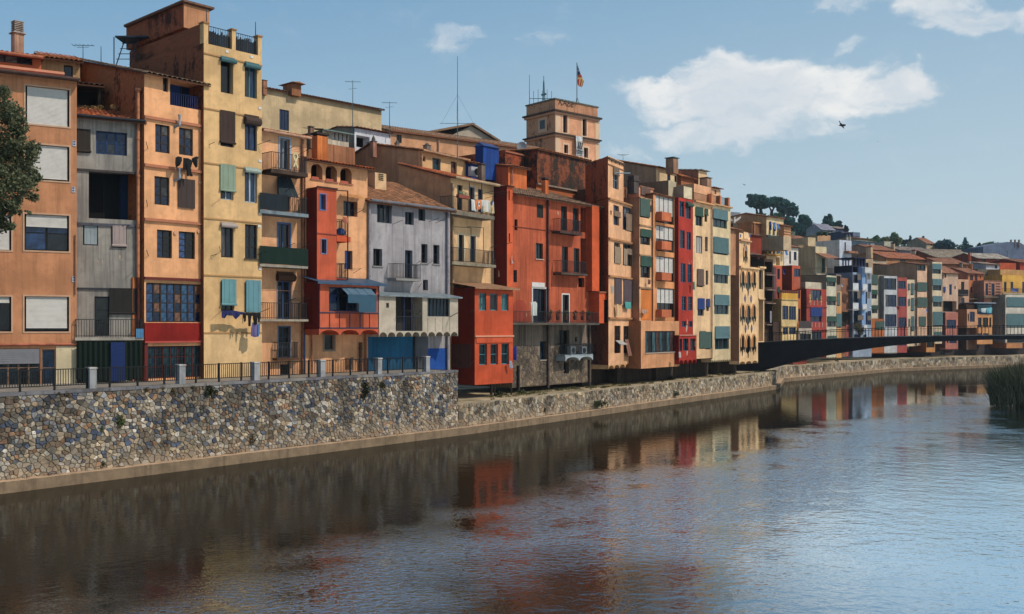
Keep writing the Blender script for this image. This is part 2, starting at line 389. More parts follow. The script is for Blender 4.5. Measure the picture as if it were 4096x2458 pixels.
        if shut:  # louvred leaves folded against the jambs or closed
            sm = M('wood', shut[0]); mode = shut[1]
            if mode == 'closed': spans = [(a + .02, (a + d) / 2 - .01), ((a + d) / 2 + .01, d - .02)]
            elif mode == 'half': spans = [(a + .02, (a + d) / 2 - .01)]
            else: spans = [(a - (d - a) * .45, a - .02), (d + .02, d + (d - a) * .45)]
            for sa, sb in spans:
                L = MB(); yy = .03 if mode in ('closed', 'half') else -.05
                L.box(sa, yy, c + .02, sa + .04, yy + .04, e - .02, sm); L.box(sb - .04, yy, c + .02, sb, yy + .04, e - .02, sm)
                z = c + .04
                while z < e - .06: L.quad((sa + .04, yy + .01, z), (sb - .04, yy + .01, z), (sb - .04, yy + .035, z + .05), (sa + .04, yy + .035, z + .05), sm); z += .06
                L.quad((sa + .04, yy + .036, c), (sb - .04, yy + .036, c), (sb - .04, yy + .036, e), (sa + .04, yy + .036, e), sm)
                b.part('shutter', L, wo)
        return wo
    def roller(b, x0, y0, x1, y1, col='#C9C5BB', parent=None, off=-.07, slat=.055, hole=False, name='roller_shutter'):
        """roller shutter of horizontal slats; off is depth inside the wall face"""
        a, c, d, e = b.rect(x0, y0, x1, y1)
        if hole: b.holes.append((a, c, d, e, .25, None))
        m = M('paint', col); w = MB(); z = c; yy = -off
        while z < e - .005:
            zt = min(z + slat, e)
            w.quad((a + .02, yy, z + .006), (d - .02, yy, z + .006), (d - .02, yy + .006, zt - .004), (a + .02, yy + .006, zt - .004), m)
            w.quad((a + .02, yy + .012, zt - .006), (d - .02, yy + .012, zt - .006), (d - .02, yy + .02, zt + .008), (a + .02, yy + .02, zt + .008), m)
            z += slat
        w.box(a + .02, yy - .01, c - .02, d - .02, yy + .03, c + .03, m)
        return b.part(name, w, parent)
    def blind(b, x0, y0, x1, y1, col='#6E7A68', roll='b', out=.07, swing=0., parent=None, name='blind', strips=6):
        """slatted outdoor blind hung from its head, bottom rolled up"""
        a, c, d, e = b.rect(x0, y0, x1, y1)
        m = M('cloth', col); w = MB(); k = strips
        for i in range(k):
            u0, u1 = a + (d - a) * i / k, a + (d - a) * (i + 1) / k
            o0 = -out - .012 * (i % 2); o1 = -out - swing - .012 * (i % 2)
            w.quad((u0, o0, e), (u1, o0, e), (u1, o1, c), (u0, o1, c), m)
            w.quad((u0, o0 + .01, e), (u1, o0 + .01, e), (u1, o1 + .01, c), (u0, o1 + .01, c), m)
        if roll == 'b' : w.tube((a - .03, -out - swing, c), (d + .03, -out - swing, c), .055, m, 8)
        if roll == 't': w.tube((a - .04, -out - .03, e), (d + .04, -out - .03, e), .09, m, 8)
        return b.part(name, w, parent)
    def rollup(b, x0, y0, x1, y1, col, parent=None):
        a, c, d, e = b.rect(x0, y0, x1, y1); m = M('cloth', col); w = MB(); r = (e - c) / 2
        w.box(a, -.06, c + r, d, -.02, e, m); w.tube((a - .03, -.1, c + r * .8), (d + .03, -.1, c + r * .8), r * .75, m, 9)
        return b.part('rolled_blind', w, parent)
    def awning(b, pts, col, out=.9, name='awning'):
        """pts: head-left, head-right, foot-right, foot-left pixels; foot hangs 'out' metres off the wall"""
        m = M('cloth', col); (ax, ay), (bx_, by), (cx, cy), (dx, dy) = pts
        P = [Vector((b.X(ax), -.03, b.Z(ay, ax))), Vector((b.X(bx_), -.03, b.Z(by, bx_))), Vector((b.X(cx, out), -out, b.Z(cy, cx, out))), Vector((b.X(dx, out), -out, b.Z(dy, dx, out)))]
        w = MB(); k = 7
        for i in range(k):
            t0, t1 = i / k, (i + 1) / k; dz = Vector((0, 0, .02 * (i % 2)))
            w.quad(P[0].lerp(P[1], t0) + dz, P[0].lerp(P[1], t1) + dz, P[3].lerp(P[2], t1) + dz, P[3].lerp(P[2], t0) + dz, m)
        return b.part(name, w)
    def balcony(b, x0, x1, yr, ys, yb, proj=.9, col='#20262C', slab='#8C8478', cover=None, step=.11, cx=None, th=None, rail=True, px=None):
        """x0,x1 along the front edge; yr rail top, ys slab top, yb slab bottom, all read at x0 on the front edge"""
        px = x0 if px is None else px
        a, d = b.X(x0, proj), b.X(x1, proj); zr, zs, zb = b.Z(yr, px, proj), b.Z(ys, px, proj), b.Z(yb, px, proj)
        sl = b.part('balcony', MB().box(a, -proj, zb, d, .01, zs, M('conc', slab)))
        if rail:
            m = M('metal', col); w = MB(); th = th or .011; p = -proj + .05
            w.box(a + .03, p - .015, zr - .03, d - .03, p + .015, zr, m); w.box(a + .03, p - .01, zs + .06, d - .03, p + .01, zs + .085, m)
            t = a + .05
            while t < d - .03: w.box(t - th, p - th, zs, t + th, p + th, zr - .03, m); t += step
            for xx in (a + .04, d - .04):
                w.box(xx - .012, p + .015, zr - .03, xx + .012, 0, zr, m); t = p + step
                while t < -.05: w.box(xx - th, t - th, zs, xx + th, t + th, zr - .03, m); t += step
            b.part('railing', w, sl)
        if cover:
            c0, c1 = (a, d) if cx is None else (b.X(cx[0], proj), b.X(cx[1], proj))
            m = M('cloth', cover); w = MB(); n_ = max(3, int((c1 - c0) / .3))
            for i in range(n_):
                u0, u1 = c0 + (c1 - c0) * i / n_, c0 + (c1 - c0) * (i + 1) / n_
                w.quad((u0, -proj - .0 - .02 * (i % 2), zs + .02), (u1, -proj - .02 * ((i + 1) % 2), zs + .02), (u1, -proj - .02 * ((i + 1) % 2), zr + .02), (u0, -proj - .02 * (i % 2), zr + .02), m)
            b.part('privacy_screen', w, sl)
        return sl
    def arms(b, *pts):
        m = M('metal', '#2A2622')
        for (x, y, dx) in pts: b.part('line_arm', MB().tube((b.X(x), 0, b.Z(y, x)), (b.X(x) + dx, -.55, b.Z(y, x) + .22), .014, m, 5))
    def rack(b, x0, x1, y, proj=1.0, col='#20262C', drop=0):
        """folding clothes-drying arms with lines"""
        m = M('metal', col); w = MB(); a, d = b.X(x0), b.X(x1); z = b.Z(y, x0)
        for xx in (a, d): w.tube((xx, -.02, z - .1), (xx, -proj, z + .15 - drop), .014, m, 5)
        for k in range(4):
            t = .3 + .7 * k / 3; w.tube((a, -proj * t, z + .15 * t - drop * t), (d, -proj * t, z + .15 * t - drop * t), .006, m, 4)
        return b.part('drying_rack', w)
    def tiles(b, col='#A8643C', over=.4, lim=300, w_=.21, l_=.40, seg=0, x0=None, x1=None, eave=None):
        (d0, z0), (d1, z1) = b.prof[seg], b.prof[seg + 1]
        xa = -.12 if x0 is None else b.X(x0); xb = b.W + .12 if x1 is None else b.X(x1)
        lx = b.left or 0
        tile_field(b.e, (xa, d0, b.H + z0), (xb, d0, b.H + z0), (xa + lx * (d1 - d0), d1, b.H + z1), col, over if z1 > z0 else .05, lim, w_, l_)
    def plain_roof(b, col='#A8745A', over=.3, w_=.25, seg=0):
        (d0, z0), (d1, z1) = b.prof[seg], b.prof[seg + 1]
        corr_roof(b.e, -.12, b.W + .12, d0, b.H + z0, d1, b.H + z1, col, over if seg == 0 else 0, w_)

_tile = {}
TV = []
for (yy, r, zz) in ((0, .115, .0), (.46, .085, .0)):
    for k in range(6):
        t = math.pi * k / 5; TV.append((math.cos(t) * r, yy, math.sin(t) * r * .8 + zz))
for k in range(6):
    t = math.pi * k / 5; TV.append((math.cos(t) * .09, 0, math.sin(t) * .09 * .8))
TF = [(k, k + 1, k + 7, k + 6) for k in range(5)] + [(k, k + 12, k + 13, k + 1) for k in range(5)]
def tile_field(parent, A, Bp, C, col, over, lim, w_, l_):
    """barrel tiles laid in courses from eave A-B up to ridge C"""
    A, Bp, C = Vector(A), Vector(Bp), Vector(C); m = M('tile', col)
    ex = (Bp - A).normalized(); L = (Bp - A).length; up = C - A; sl = up - ex * up.dot(ex); S = sl.length; eu = sl.normalized(); shear = up.dot(ex) / S if S else 0
    nrm = ex.cross(eu)
    if nrm.z < 0: nrm = -nrm
    deck = MB(); o = -eu * over; t = nrm * -.06
    deck.add([A + o, Bp + o, Bp + up, C, A + o + t, Bp + o + t, Bp + up + t, C + t], [(0, 1, 2, 3), (4, 7, 6, 5), (0, 4, 5, 1), (1, 5, 6, 2), (2, 6, 7, 3), (3, 7, 4, 0)], M('dark', '#5A3A2A'))
    ro = deck.build('roof', parent)
    nx = max(1, int(L / w_)); ny = max(1, int((S + over) / l_)); w2 = L / nx; l2 = (S + over) / ny
    if col not in _tile:
        me = bpy.data.meshes.new('tile'); me.from_pydata(TV, [], TF); me.materials.append(m); _tile[col] = me
    me = _tile[col]; cnt = 0; rest = []
    for j in range(ny):
        for i in range(nx):
            tilt = .05 + RND.uniform(-.01, .02); jx = RND.uniform(-.012, .012); jy = RND.uniform(-.03, .03); yaw = RND.uniform(-.05, .05)
            p = A + o + ex * ((i + .5) * w2 + jx + shear * (j * l2)) + eu * (j * l2 + jy) + nrm * .03
            ey = (eu + ex * yaw - nrm * tilt * .6).normalized(); exx = ey.cross(nrm).normalized(); nn = exx.cross(ey)
            if cnt < lim:
                ob = bpy.data.objects.new('tile', me); COL.objects.link(ob); ob.parent = ro
                mt = Matrix((exx, ey, nn)).transposed().to_4x4(); mt.translation = p
                ob.matrix_local = mt @ Matrix.Diagonal((w2 / .21, l2 / .40, 1, 1)); cnt += 1
            else: rest.append((p, exx * (w2 / .21), ey * (l2 / .40), nn))
    if rest:
        tv = np.array(TV); V = np.concatenate([np.outer(tv[:, 0], e) + np.outer(tv[:, 1], f) + np.outer(tv[:, 2], g) + np.array(p) for p, e, f, g in rest])
        k = len(TV); fs = [tuple(q + k * i for q in f) for i in range(len(rest)) for f in TF]
        me2 = bpy.data.meshes.new('roof_tiles'); me2.from_pydata(V.tolist(), [], fs); me2.materials.append(m)
        at = me2.attributes.new('rnd', 'FLOAT', 'FACE'); at.data.foreach_set('value', [((i * 37) % 101) / 101 for i in range(len(rest)) for f in TF])
        ob = bpy.data.objects.new('roof_tiles', me2); COL.objects.link(ob); ob.parent = ro; ob['kind'] = 'stuff'
    return ro
def corr_roof(parent, x0, x1, d0, z0, d1, z1, col, over, w_, name='roof'):
    """far roof: courses of barrel tiles as one modelled sheet"""
    m = M('tile', col); S = math.hypot(d1 - d0, z1 - z0); ey = Vector((0, d1 - d0, z1 - z0)) / S; nn = Vector((0, -(z1 - z0), d1 - d0)) / S
    nx = max(2, int((x1 - x0) / w_)) ; ny = max(1, int((S + over) / .5)); V = []; Fc = []; rn = []
    for j in range(ny):
        for e in (0, 1):
            for i in range(nx * 4 + 1):
                hgt = .07 * abs(math.sin(math.pi * i / 4)) + (.05 if e == 0 else 0)
                p = Vector((x0 + (x1 - x0) * i / (nx * 4), d0, z0)) + ey * (-over + (S + over) * (j + e) / ny) + nn * (hgt + .03); V.append(p)
    r = nx * 4 + 1
    for j in range(ny):
        for i in range(nx * 4):
            k = j * 2 * r + i; Fc.append((k, k + 1, k + r + 1, k + r)); rn.append((((i // 4) * 31 + j * 57) % 97) / 97)
    me = bpy.data.meshes.new(name); me.from_pydata([tuple(v) for v in V], [], Fc); me.materials.append(m)
    at = me.attributes.new('rnd', 'FLOAT', 'FACE'); at.data.foreach_set('value', rn)
    o = bpy.data.objects.new(name, me); COL.objects.link(o); o.parent = parent
    return o
def slabbox(name, label, cat, px, pyt, pyb, Zd, w, d, h=None, m=None, vp=5600, **kw):
    pass
def leafball(cs, nleaf, size, rng, flat=1.0):
    """leaf faces spread through a union of ellipsoid clumps cs=(x,y,z,rx,ry,rz)"""
    tot = sum(c[3] * c[4] + c[4] * c[5] for c in cs); V = []; Fc = []; rn = []
    for c in cs:
        k = max(6, int(nleaf * (c[3] * c[4] + c[4] * c[5]) / tot)); sh = rng.random()
        for _ in range(k):
            d = Vector((rng.gauss(0, 1), rng.gauss(0, 1), rng.gauss(0, 1))).normalized(); r = rng.random() ** .38 * rng.uniform(.82, 1.12)
            p = Vector((c[0] + d.x * r * c[3], c[1] + d.y * r * c[4], c[2] + d.z * r * c[5]))
            a = Vector((rng.gauss(0, 1), rng.gauss(0, 1), rng.gauss(0, 1) * flat)).normalized(); b_ = a.cross(Vector((rng.gauss(0, 1), rng.gauss(0, 1), rng.gauss(0, 1)))).normalized()
            s1 = size * rng.uniform(.6, 1.3); s2 = s1 * .6; q = len(V)
            V += [p - a * s1, p + b_ * s2, p + a * s1, p - b_ * s2]; Fc.append((q, q + 1, q + 2, q + 3)); rn.append(min(1, max(0, .3 * sh + .6 * rng.random())))
    return V, Fc, rn
def foliage(name, cs, nleaf, size, col, parent=None, seed=1, flat=1.0, **props):
    rng = random.Random(seed); V, Fc, rn = leafball(cs, nleaf, size, rng, flat)
    me = bpy.data.meshes.new(name); me.from_pydata([tuple(v) for v in V], [], Fc); me.materials.append(M('leaf', col))
    at = me.attributes.new('rnd', 'FLOAT', 'FACE'); at.data.foreach_set('value', rn)
    o = bpy.data.objects.new(name, me); COL.objects.link(o)
    if parent: o.parent = parent
    for k, v in props.items(): o[k] = v
    return o
# ================================================================ river, ground, quay
def wl(px, py): Zd = EYE * FP / (py - HY); return Vector(((px - CX) / FP * Zd, Zd))
Q = [wl(*q) for q in [(0, 1978), (1100, 1838), (1900, 1735), (2415, 1660), (3118, 1557), (3136, 1529), (3400, 1504), (3569, 1487), (3980, 1471), (4210, 1463)]]
Q = [Q[0] - (Q[1] - Q[0]).normalized() * 14] + Q
Q.append(Q[-1] + (Q[-1] - Q[-2]).normalized() * 40)
def offs(P, d):
    out = []
    for i, p in enumerate(P):
        t = Vector((0, 0))
        ns = []
        if i > 0: u = (P[i] - P[i - 1]).normalized(); ns.append(Vector((-u.y, u.x)))
        if i < len(P) - 1: u = (P[i + 1] - P[i]).normalized(); ns.append(Vector((-u.y, u.x)))
        nn = sum(ns, Vector((0, 0))).normalized(); k = d / max(.5, nn.dot(ns[0])); out.append(p + nn * k)
    return out
def at_px(P, px):
    """point where polyline P crosses the survey sight-line px"""
    r = (px - CX) / FP
    for a, b in zip(P, P[1:]):
        fa, fb = a.x - r * a.y, b.x - r * b.y
        if fa <= 0 <= fb or fb <= 0 <= fa:
            t = fa / (fa - fb); return a.lerp(b, t)
    return P[0] if r < P[0].x / P[0].y else P[-1]
Wf = offs(Q, .5)       # face of the quay walls
ZL, ZH, ZT = .42, 3.72, 1.74
E1 = at_px(Wf, 1830)   # end of the high wall
iE = 2                 # Wf[0],Wf[1],Wf[2] come before E1 (nodes: ext,0,1100 | 1900..)
HI = [Wf[0], Wf[1], Wf[2], E1]; LO = [E1] + Wf[3:]
# water
def water_mat():
    m = bpy.data.materials.new('river_water'); m.use_nodes = True; t = m.node_tree; t.nodes.clear(); n = NT(t)
    gp = n('ShaderNodeNewGeometry').outputs['Position']
    def tex(sc, mp, det=3, ro=.5, rot=0.):
        v = n('ShaderNodeMapping', i={0: gp, 2: (0, 0, rot), 3: mp}).outputs[0]
        return n('ShaderNodeTexNoise', i={'Vector': v, 'Scale': sc, 'Detail': det, 'Roughness': ro}).outputs[0]
    sp = n('ShaderNodeSeparateXYZ', i={0: gp})
    # wind: a breezy lane out in the stream, calm under the bank; measured across the river from the quay line
    u = (Q[4] - Q[1]).normalized(); nn = Vector((u.y, -u.x)); c0 = Q[1].dot(nn)
    dist = mth(n, 'SUBTRACT', mth(n, 'ADD', mth(n, 'MULTIPLY', sp.outputs[0], nn.x), mth(n, 'MULTIPLY', sp.outputs[1], nn.y)), c0)
    lng = mth(n, 'ADD', mth(n, 'MULTIPLY', sp.outputs[0], u.x), mth(n, 'MULTIPLY', sp.outputs[1], u.y))
    wob = mth(n, 'MULTIPLY', mth(n, 'SUBTRACT', tex(.07, (1, 1, 1), 4, .6), .5), 22.)
    dd = mth(n, 'ADD', dist, wob)
    lane = mth(n, 'MULTIPLY', smooth(n, dd, 13.5, 20.), smooth(n, dd, 26., 20.5))
    out = smooth(n, dd, 18., 27.)
    patch = smooth(n, tex(.11, (1, 1, 1), 3, .6), .42, .62)
    calm = mth(n, 'ADD', .014, mth(n, 'MULTIPLY', out, mth(n, 'ADD', .012, mth(n, 'MULTIPLY', patch, .018))))
    h1 = tex(1.4, (1, 1.0, 1), 2, .5, R(20)); h2 = tex(4.2, (1, 1.0, 1), 3, .6, R(-15))
    h = mth(n, 'MULTIPLY', mth(n, 'ADD', mth(n, 'MULTIPLY', h1, .62), mth(n, 'MULTIPLY', h2, .38)), calm)
    # short steep crests raised by the wind in the open lane
    c1 = smooth(n, tex(4.6, (.8, 1.3, 1), 2, .5, R(-8)), .44, .64); c2 = smooth(n, tex(7.5, (.8, 1.3, 1), 1, .5, R(-8)), .40, .62)
    crest = mth(n, 'ADD', mth(n, 'MULTIPLY', c1, .022), mth(n, 'MULTIPLY', c2, .007))
    sparse = mth(n, 'ADD', .25, smooth(n, tex(.55, (1, 1, 1), 3, .6), .32, .54))
    h = mth(n, 'ADD', h, mth(n, 'MULTIPLY', crest, mth(n, 'MULTIPLY', lane, sparse)))
    hh = mth(n, 'MULTIPLY', h, mth(n, 'DIVIDE', 1., mth(n, 'ADD', .55, mth(n, 'MULTIPLY', sp.outputs[1], .016))))
    bmp = n('ShaderNodeBump', i={'Height': hh, 'Strength': 1.0, 'Distance': 1.0})
    fr = n('ShaderNodeFresnel', i={'IOR': 1.33}).outputs[0]
    fr = mth(n, 'ADD', mth(n, 'MULTIPLY', fr, mth(n, 'ADD', .50, mth(n, 'MULTIPLY', smooth(n, dist, 10., 22.), .35))), mth(n, 'ADD', mth(n, 'MULTIPLY', lane, .50), mth(n, 'MULTIPLY', smooth(n, mth(n, 'ADD', dist, mth(n, 'MULTIPLY', lng, .8)), 37., 54.), mth(n, 'MULTIPLY', smooth(n, dist, 8., 18.), .78))), clamp=True)  # extra reflectivity painted into the lane and open water to brighten sky reflections
    murk = mixc(n, smooth(n, tex(.08, (1, 1, 1), 3), .35, .65), (.020, .014, .008), (.032, .022, .012))
    d = n('ShaderNodeBsdfDiffuse', i={0: murk})
    g = n('ShaderNodeBsdfGlossy', i={'Color': (.84, .94, 1, 1), 'Roughness': mth(n, 'ADD', .03, mth(n, 'MULTIPLY', mth(n, 'ADD', lane, mth(n, 'MULTIPLY', out, .7)), .05)), 'Normal': bmp.outputs[0]})
    mx = n('ShaderNodeMixShader', i={0: fr, 1: d.outputs[0], 2: g.outputs[0]})
    n('ShaderNodeOutputMaterial', i={0: mx.outputs[0]}); return m
MB().quad((-400, -150, 0), (900, -150, 0), (900, 500, 0), (-400, 500, 0), water_mat()).build('water', kind='structure')
MB().quad((-2500, -800, -2.2), (2500, -800, -2.2), (2500, 2600, -2.2), (-2500, 2600, -2.2), M('ground', '#3A3226')).build('riverbed', kind='structure')
def v3(p, z): return (p.x, p.y, z)
# ledge at the foot of the wall, in poured lengths
lm = M('conc', '#8A7760'); lt = M('conc', '#BFA284')
Lg = offs(Q, 0); Li = offs(Q, .62)
lw = MB()
for a, b_, c, d in zip(Lg, Lg[1:], Li, Li[1:]):
    L = (b_ - a).length; k = max(1, int(L / 7)); ua = (b_ - a) / k; uc = (d - c) / k
    for i in range(k):
        g = .012 if i else 0
        p, q, r, s = a + ua * i + (b_ - a).normalized() * g, a + ua * (i + 1), c + uc * i, c + uc * (i + 1); j = RND.uniform(-.015, .015)
        lw.add([v3(p, -2), v3(q, -2), v3(q, ZL + j), v3(p, ZL + j), v3(r, ZL + j + .01), v3(s, ZL + j + .01)], [(0, 1, 2, 3)], lm)
        lw.add([v3(p, ZL + j), v3(q, ZL + j), v3(r, ZL + j + .01), v3(s, ZL + j + .01)], [(0, 1, 3, 2)], lt)
lw.build('quay_ledge', kind='structure')
# ground sheets
def sheet(name, pts, m): return MB().poly(pts, m).build(name, kind='structure')
HIi = offs(HI, .3); LOi = offs(LO, .3)
gm = M('ground', '#8A7A64', '#5C5040')
far = offs(HI, 16)
mbp = MB()
for a, b_, c, d in zip(HIi, HIi[1:], far, far[1:]): mbp.quad(v3(a, ZH - .03), v3(b_, ZH - .03), v3(d, ZH - .03), v3(c, ZH - .03), M('conc', '#8E867A'))
mbp.quad(v3(HIi[-1], ZH - .03), v3(HIi[-1], .5), v3(far[-1], .5), v3(far[-1], ZH - .03), M('mortar', '#6A6054'))
mbp.build('promenade', kind='structure')
far = offs(LO, 30); mbp = MB()
for i, (a, b_, c, d) in enumerate(zip(LOi, LOi[1:], far, far[1:])): mbp.quad(v3(a, ZT - .02), v3(b_, ZT - .02), v3(d, ZT - .02), v3(c, ZT - .02), M('ground', '#B4A386', '#6E6448'))
mbp.build('terrace_ground', kind='structure')
g = offs(Q, 3.5)
sheet('ground', [v3(p, 1.2) for p in g] + [(420, 330, 1.2), (2500, 900, 1.2), (2500, 2600, 1.2), (-2500, 2600, 1.2), (-2500, -600, 1.2), (-200, -170, 1.2)], M('ground', '#6C6450', '#4A5038'))
sheet('far_bank', [(70, -150, .8), (80, 60, .8), (190, 190, .8), (420, 300, .8), (2400, 800, .8), (2400, -150, .8)], M('ground', '#5A5A38', '#3C4426'))
# ---- rubble walls: every stone is geometry
PAL = ['#8A8478', '#A39A8C', '#C6C0B4', '#A8947C', '#6E727A', '#5C6676', '#948A7C', '#BCAE98', '#7C6A5A', '#989A9C', '#D6D0C4', '#A88468', '#6A665E', '#56627A', '#8E8476', '#CCBCA2', '#B4AA9A', '#9A8E7C']
def clip(poly, mx, my, dx, dy):
    out = []
    for i in range(len(poly)):
        a, b_ = poly[i - 1], poly[i]; fa = (a[0] - mx) * dx + (a[1] - my) * dy; fb = (b_[0] - mx) * dx + (b_[1] - my) * dy
        if (fa <= 0) != (fb <= 0):
            t = fa / (fa - fb); out.append((a[0] + (b_[0] - a[0]) * t, a[1] + (b_[1] - a[1]) * t))
        if fb <= 0: out.append(b_)
    return out
def rubble(L, z0, z1, sx, sz, rng):
    """stones of a rubble wall as outlines in (along, up)"""
    nx, nz = max(2, int(L / sx)), max(2, int((z1 - z0) / sz)); S = {}
    for j in range(nz):
        oddx = rng.random()
        for i in range(nx):
            S[i, j] = ((i + .5 + (.44 * rng.uniform(-1, 1)) + oddx * .9) * L / nx, z0 + (j + .5 + (.34 * rng.uniform(-1, 1))) * (z1 - z0) / nz)
    drop = {k for k in S if rng.random() < .26}
    cells = []
    for (i, j), (x, z) in S.items():
        if (i, j) in drop: continue
        w, h = L / nx * 1.6, (z1 - z0) / nz * 1.5
        poly = [(max(0, x - w), max(z0, z - h)), (min(L, x + w), max(z0, z - h)), (min(L, x + w), min(z1, z + h)), (max(0, x - w), min(z1, z + h))]
        for a in range(-3, 4):
            for c in range(-2, 3):
                if (a or c) and (i + a, j + c) in S and (i + a, j + c) not in drop:
                    x2, z2 = S[i + a, j + c]
                    if abs(x2 - x) > w * 2 or abs(z2 - z) > h * 2: continue
                    # courses read more upright than round: weigh the height
                    poly = clip(poly, (x + x2) / 2, (z + z2) / 2, (x2 - x), (z2 - z) * 1.5)
                    if len(poly) < 3: break
            if len(poly) < 3: break
        if len(poly) >= 3: cells.append(((x, z), poly))
    return cells
def stone_geo(cx, cz, poly, gap, out, o3, ux, nn, rng):
    n_ = len(poly); V = []; mx = sum(p[0] for p in poly) / n_; mz = sum(p[1] for p in poly) / n_
    ext = max(max(abs(p[0] - mx), abs(p[1] - mz)) for p in poly)
    if ext < gap * 2: return None
    for k, d in ((1 - gap / ext, .0), (1 - gap * 1.15 / ext, out * .6), (max(.3, 1 - gap * 3.2 / ext), out)):
        for (x, z) in poly:
            px_, pz = mx + (x - mx) * k, mz + (z - mz) * k
            jj = d + (rng.uniform(-.007, .012) if d else 0)
            V.append((o3.x + ux.x * px_ + nn.x * jj, o3.y + ux.y * px_ + nn.y * jj, pz))
    F_ = [(i, (i + 1) % n_, n_ + (i + 1) % n_, n_ + i) for i in range(n_)] + [(n_ + i, n_ + (i + 1) % n_, 2 * n_ + (i + 1) % n_, 2 * n_ + i) for i in range(n_)] + [tuple(range(2 * n_, 3 * n_))]
    return V, F_
SM = M('stonec', '#808080')
PAL2 = ['#B4A890', '#C0B49C', '#A8987C', '#9C8C74', '#CCC0A8', '#8C8270', '#7A6C5A', '#B8A084', '#A09888', '#6A6258']
def rubble_wall(name, label, P, z0, z1, sx, sz, nobj, seed, gap=.012, out=.05, blue=.5):
    rng = random.Random(seed)
    back = MB(); mo = M('mortar', '#6E6456' if blue > .3 else '#7C705C')
    for a, b_ in zip(P, P[1:]):
        u = (b_ - a).normalized(); i_ = Vector((-u.y, u.x)) * .3
        back.add([v3(a, z0 - .1), v3(b_, z0 - .1), v3(b_, z1), v3(a, z1), v3(a + i_, z1), v3(b_ + i_, z1)], [(0, 1, 2, 3), (3, 2, 5, 4)], mo)
    root = back.build(name, label=label, category='wall')
    AV, AF, AC = [], [], []; cnt = 0; allst = []
    for a, b_ in zip(P, P[1:]):
        L = (b_ - a).length; u = (b_ - a) / L; nn = Vector((u.y, -u.x))
        for (c, poly) in rubble(L, z0, z1, sx, sz, rng):
            g = stone_geo(c[0], c[1], poly, gap, out * rng.uniform(.62, 1.3), a, u, nn, rng)
            if g:
                w = a + u * c[0]; vis = abs((w.x / w.y)) < .512 if w.y > 1 else False
                r_ = rng.random(); col = mul(lin(rng.choice(PAL if blue > .3 else PAL2)), rng.uniform(.62, 1.3))
                if c[1] < z0 + 1.0 and rng.random() < .6: col = mul(lin(rng.choice(['#B8B2A4', '#BCAC92', '#A89A84', '#94826C', '#8C867C'])), rng.uniform(.7, 1.15))
                allst.append((vis, w.length, g, col, w, c[1]))
    near = sorted([s for s in allst if s[0]], key=lambda s: s[1])[:nobj]; ids = {id(s) for s in near}
    for s in near:
        (V, F_), col, w, z = s[2], s[3], s[4], s[5]
        me = bpy.data.meshes.new('stone'); me.from_pydata([(x - w.x, y - w.y, q - z) for x, y, q in V], [], F_); me.materials.append(SM)
        at = me.color_attributes.new('Col', 'FLOAT_COLOR', 'POINT'); at.data.foreach_set('color', list(col + (1,)) * len(V))
        o = bpy.data.objects.new('stone', me); COL.objects.link(o); o.location = (w.x, w.y, z); o.parent = root
    for s in allst:
        if id(s) in ids: continue
        V, F_ = s[2]; k = len(AV); AV += V; AF += [tuple(i + k for i in f) for f in F_]; AC += list(s[3] + (1,)) * len(V)
    me = bpy.data.meshes.new('rubble_stones'); me.from_pydata(AV, [], AF); me.materials.append(SM)
    at = me.color_attributes.new('Col', 'FLOAT_COLOR', 'POINT'); at.data.foreach_set('color', AC)
    o = bpy.data.objects.new('rubble_stones', me); COL.objects.link(o); o.parent = root; o['kind'] = 'stuff'
    return root
WALL = rubble_wall('quay_wall', 'high rubble stone quay wall below the black railing, river ledge at its foot', HI, ZL, ZH - .13, .165, .15, 300, 3)
WALL2 = rubble_wall('terrace_wall', 'low rubble stone wall under the weedy terrace, right of the high wall', [p for p in LO if True][:4], ZL, ZT, .22, .21, 200, 5, blue=.2)
WALL3 = rubble_wall('far_quay_wall', 'far pale stone quay wall beyond the bridge foot', LO[3:], ZL, ZT, .38, .30, 60, 6, gap=.018, blue=.1)
# end return of the high wall
u = (HI[-1] - HI[-2]).normalized(); i_ = Vector((-u.y, u.x))
MB().add([v3(HI[-1], ZL), v3(HI[-1] + i_ * 5, ZL), v3(HI[-1] + i_ * 5, ZH), v3(HI[-1], ZH)], [(0, 1, 2, 3)], M('mortar', '#8A7F70')).build('wall_return', WALL)
# coping stones: each block its own part
cm = [M('conc', '#7C7C80'), M('conc', '#8A8682'), M('conc', '#6E6C70')]
co = offs(HI, -.07); ci = offs(HI, .36)
for a, b_, c, d in zip(co, co[1:], ci, ci[1:]):
    k = max(1, int((b_ - a).length / 1.1))
    for i in range(k):
        t0, t1 = (i + .006) / k, (i + .994) / k; p, q, r, s = a.lerp(b_, t0), a.lerp(b_, t1), c.lerp(d, t0), c.lerp(d, t1); z = ZH - .13; zt = ZH + RND.uniform(-.008, .01)
        MB().add([v3(p, z), v3(q, z), v3(s, z), v3(r, z), v3(p, zt), v3(q, zt), v3(s, zt), v3(r, zt)],
                 [(0, 3, 2, 1), (4, 5, 6, 7), (0, 1, 5, 4), (1, 2, 6, 5), (2, 3, 7, 6), (3, 0, 4, 7)], cm[RND.randrange(3)]).build('coping_stone', WALL)
# mounded cap on the low wall
co = offs(LO, -.04); ci = offs(LO, .34); mb = MB()
for a, b_, c, d in zip(co, co[1:], ci, ci[1:]): mb.add([v3(a, ZT - .07), v3(b_, ZT - .07), v3(b_, ZT + .02), v3(a, ZT + .02), v3(c, ZT + .02), v3(d, ZT + .02)], [(0, 1, 2, 3), (3, 2, 5, 4)], M('conc', '#A89A82'))
mb.build('terrace_kerb', kind='structure')
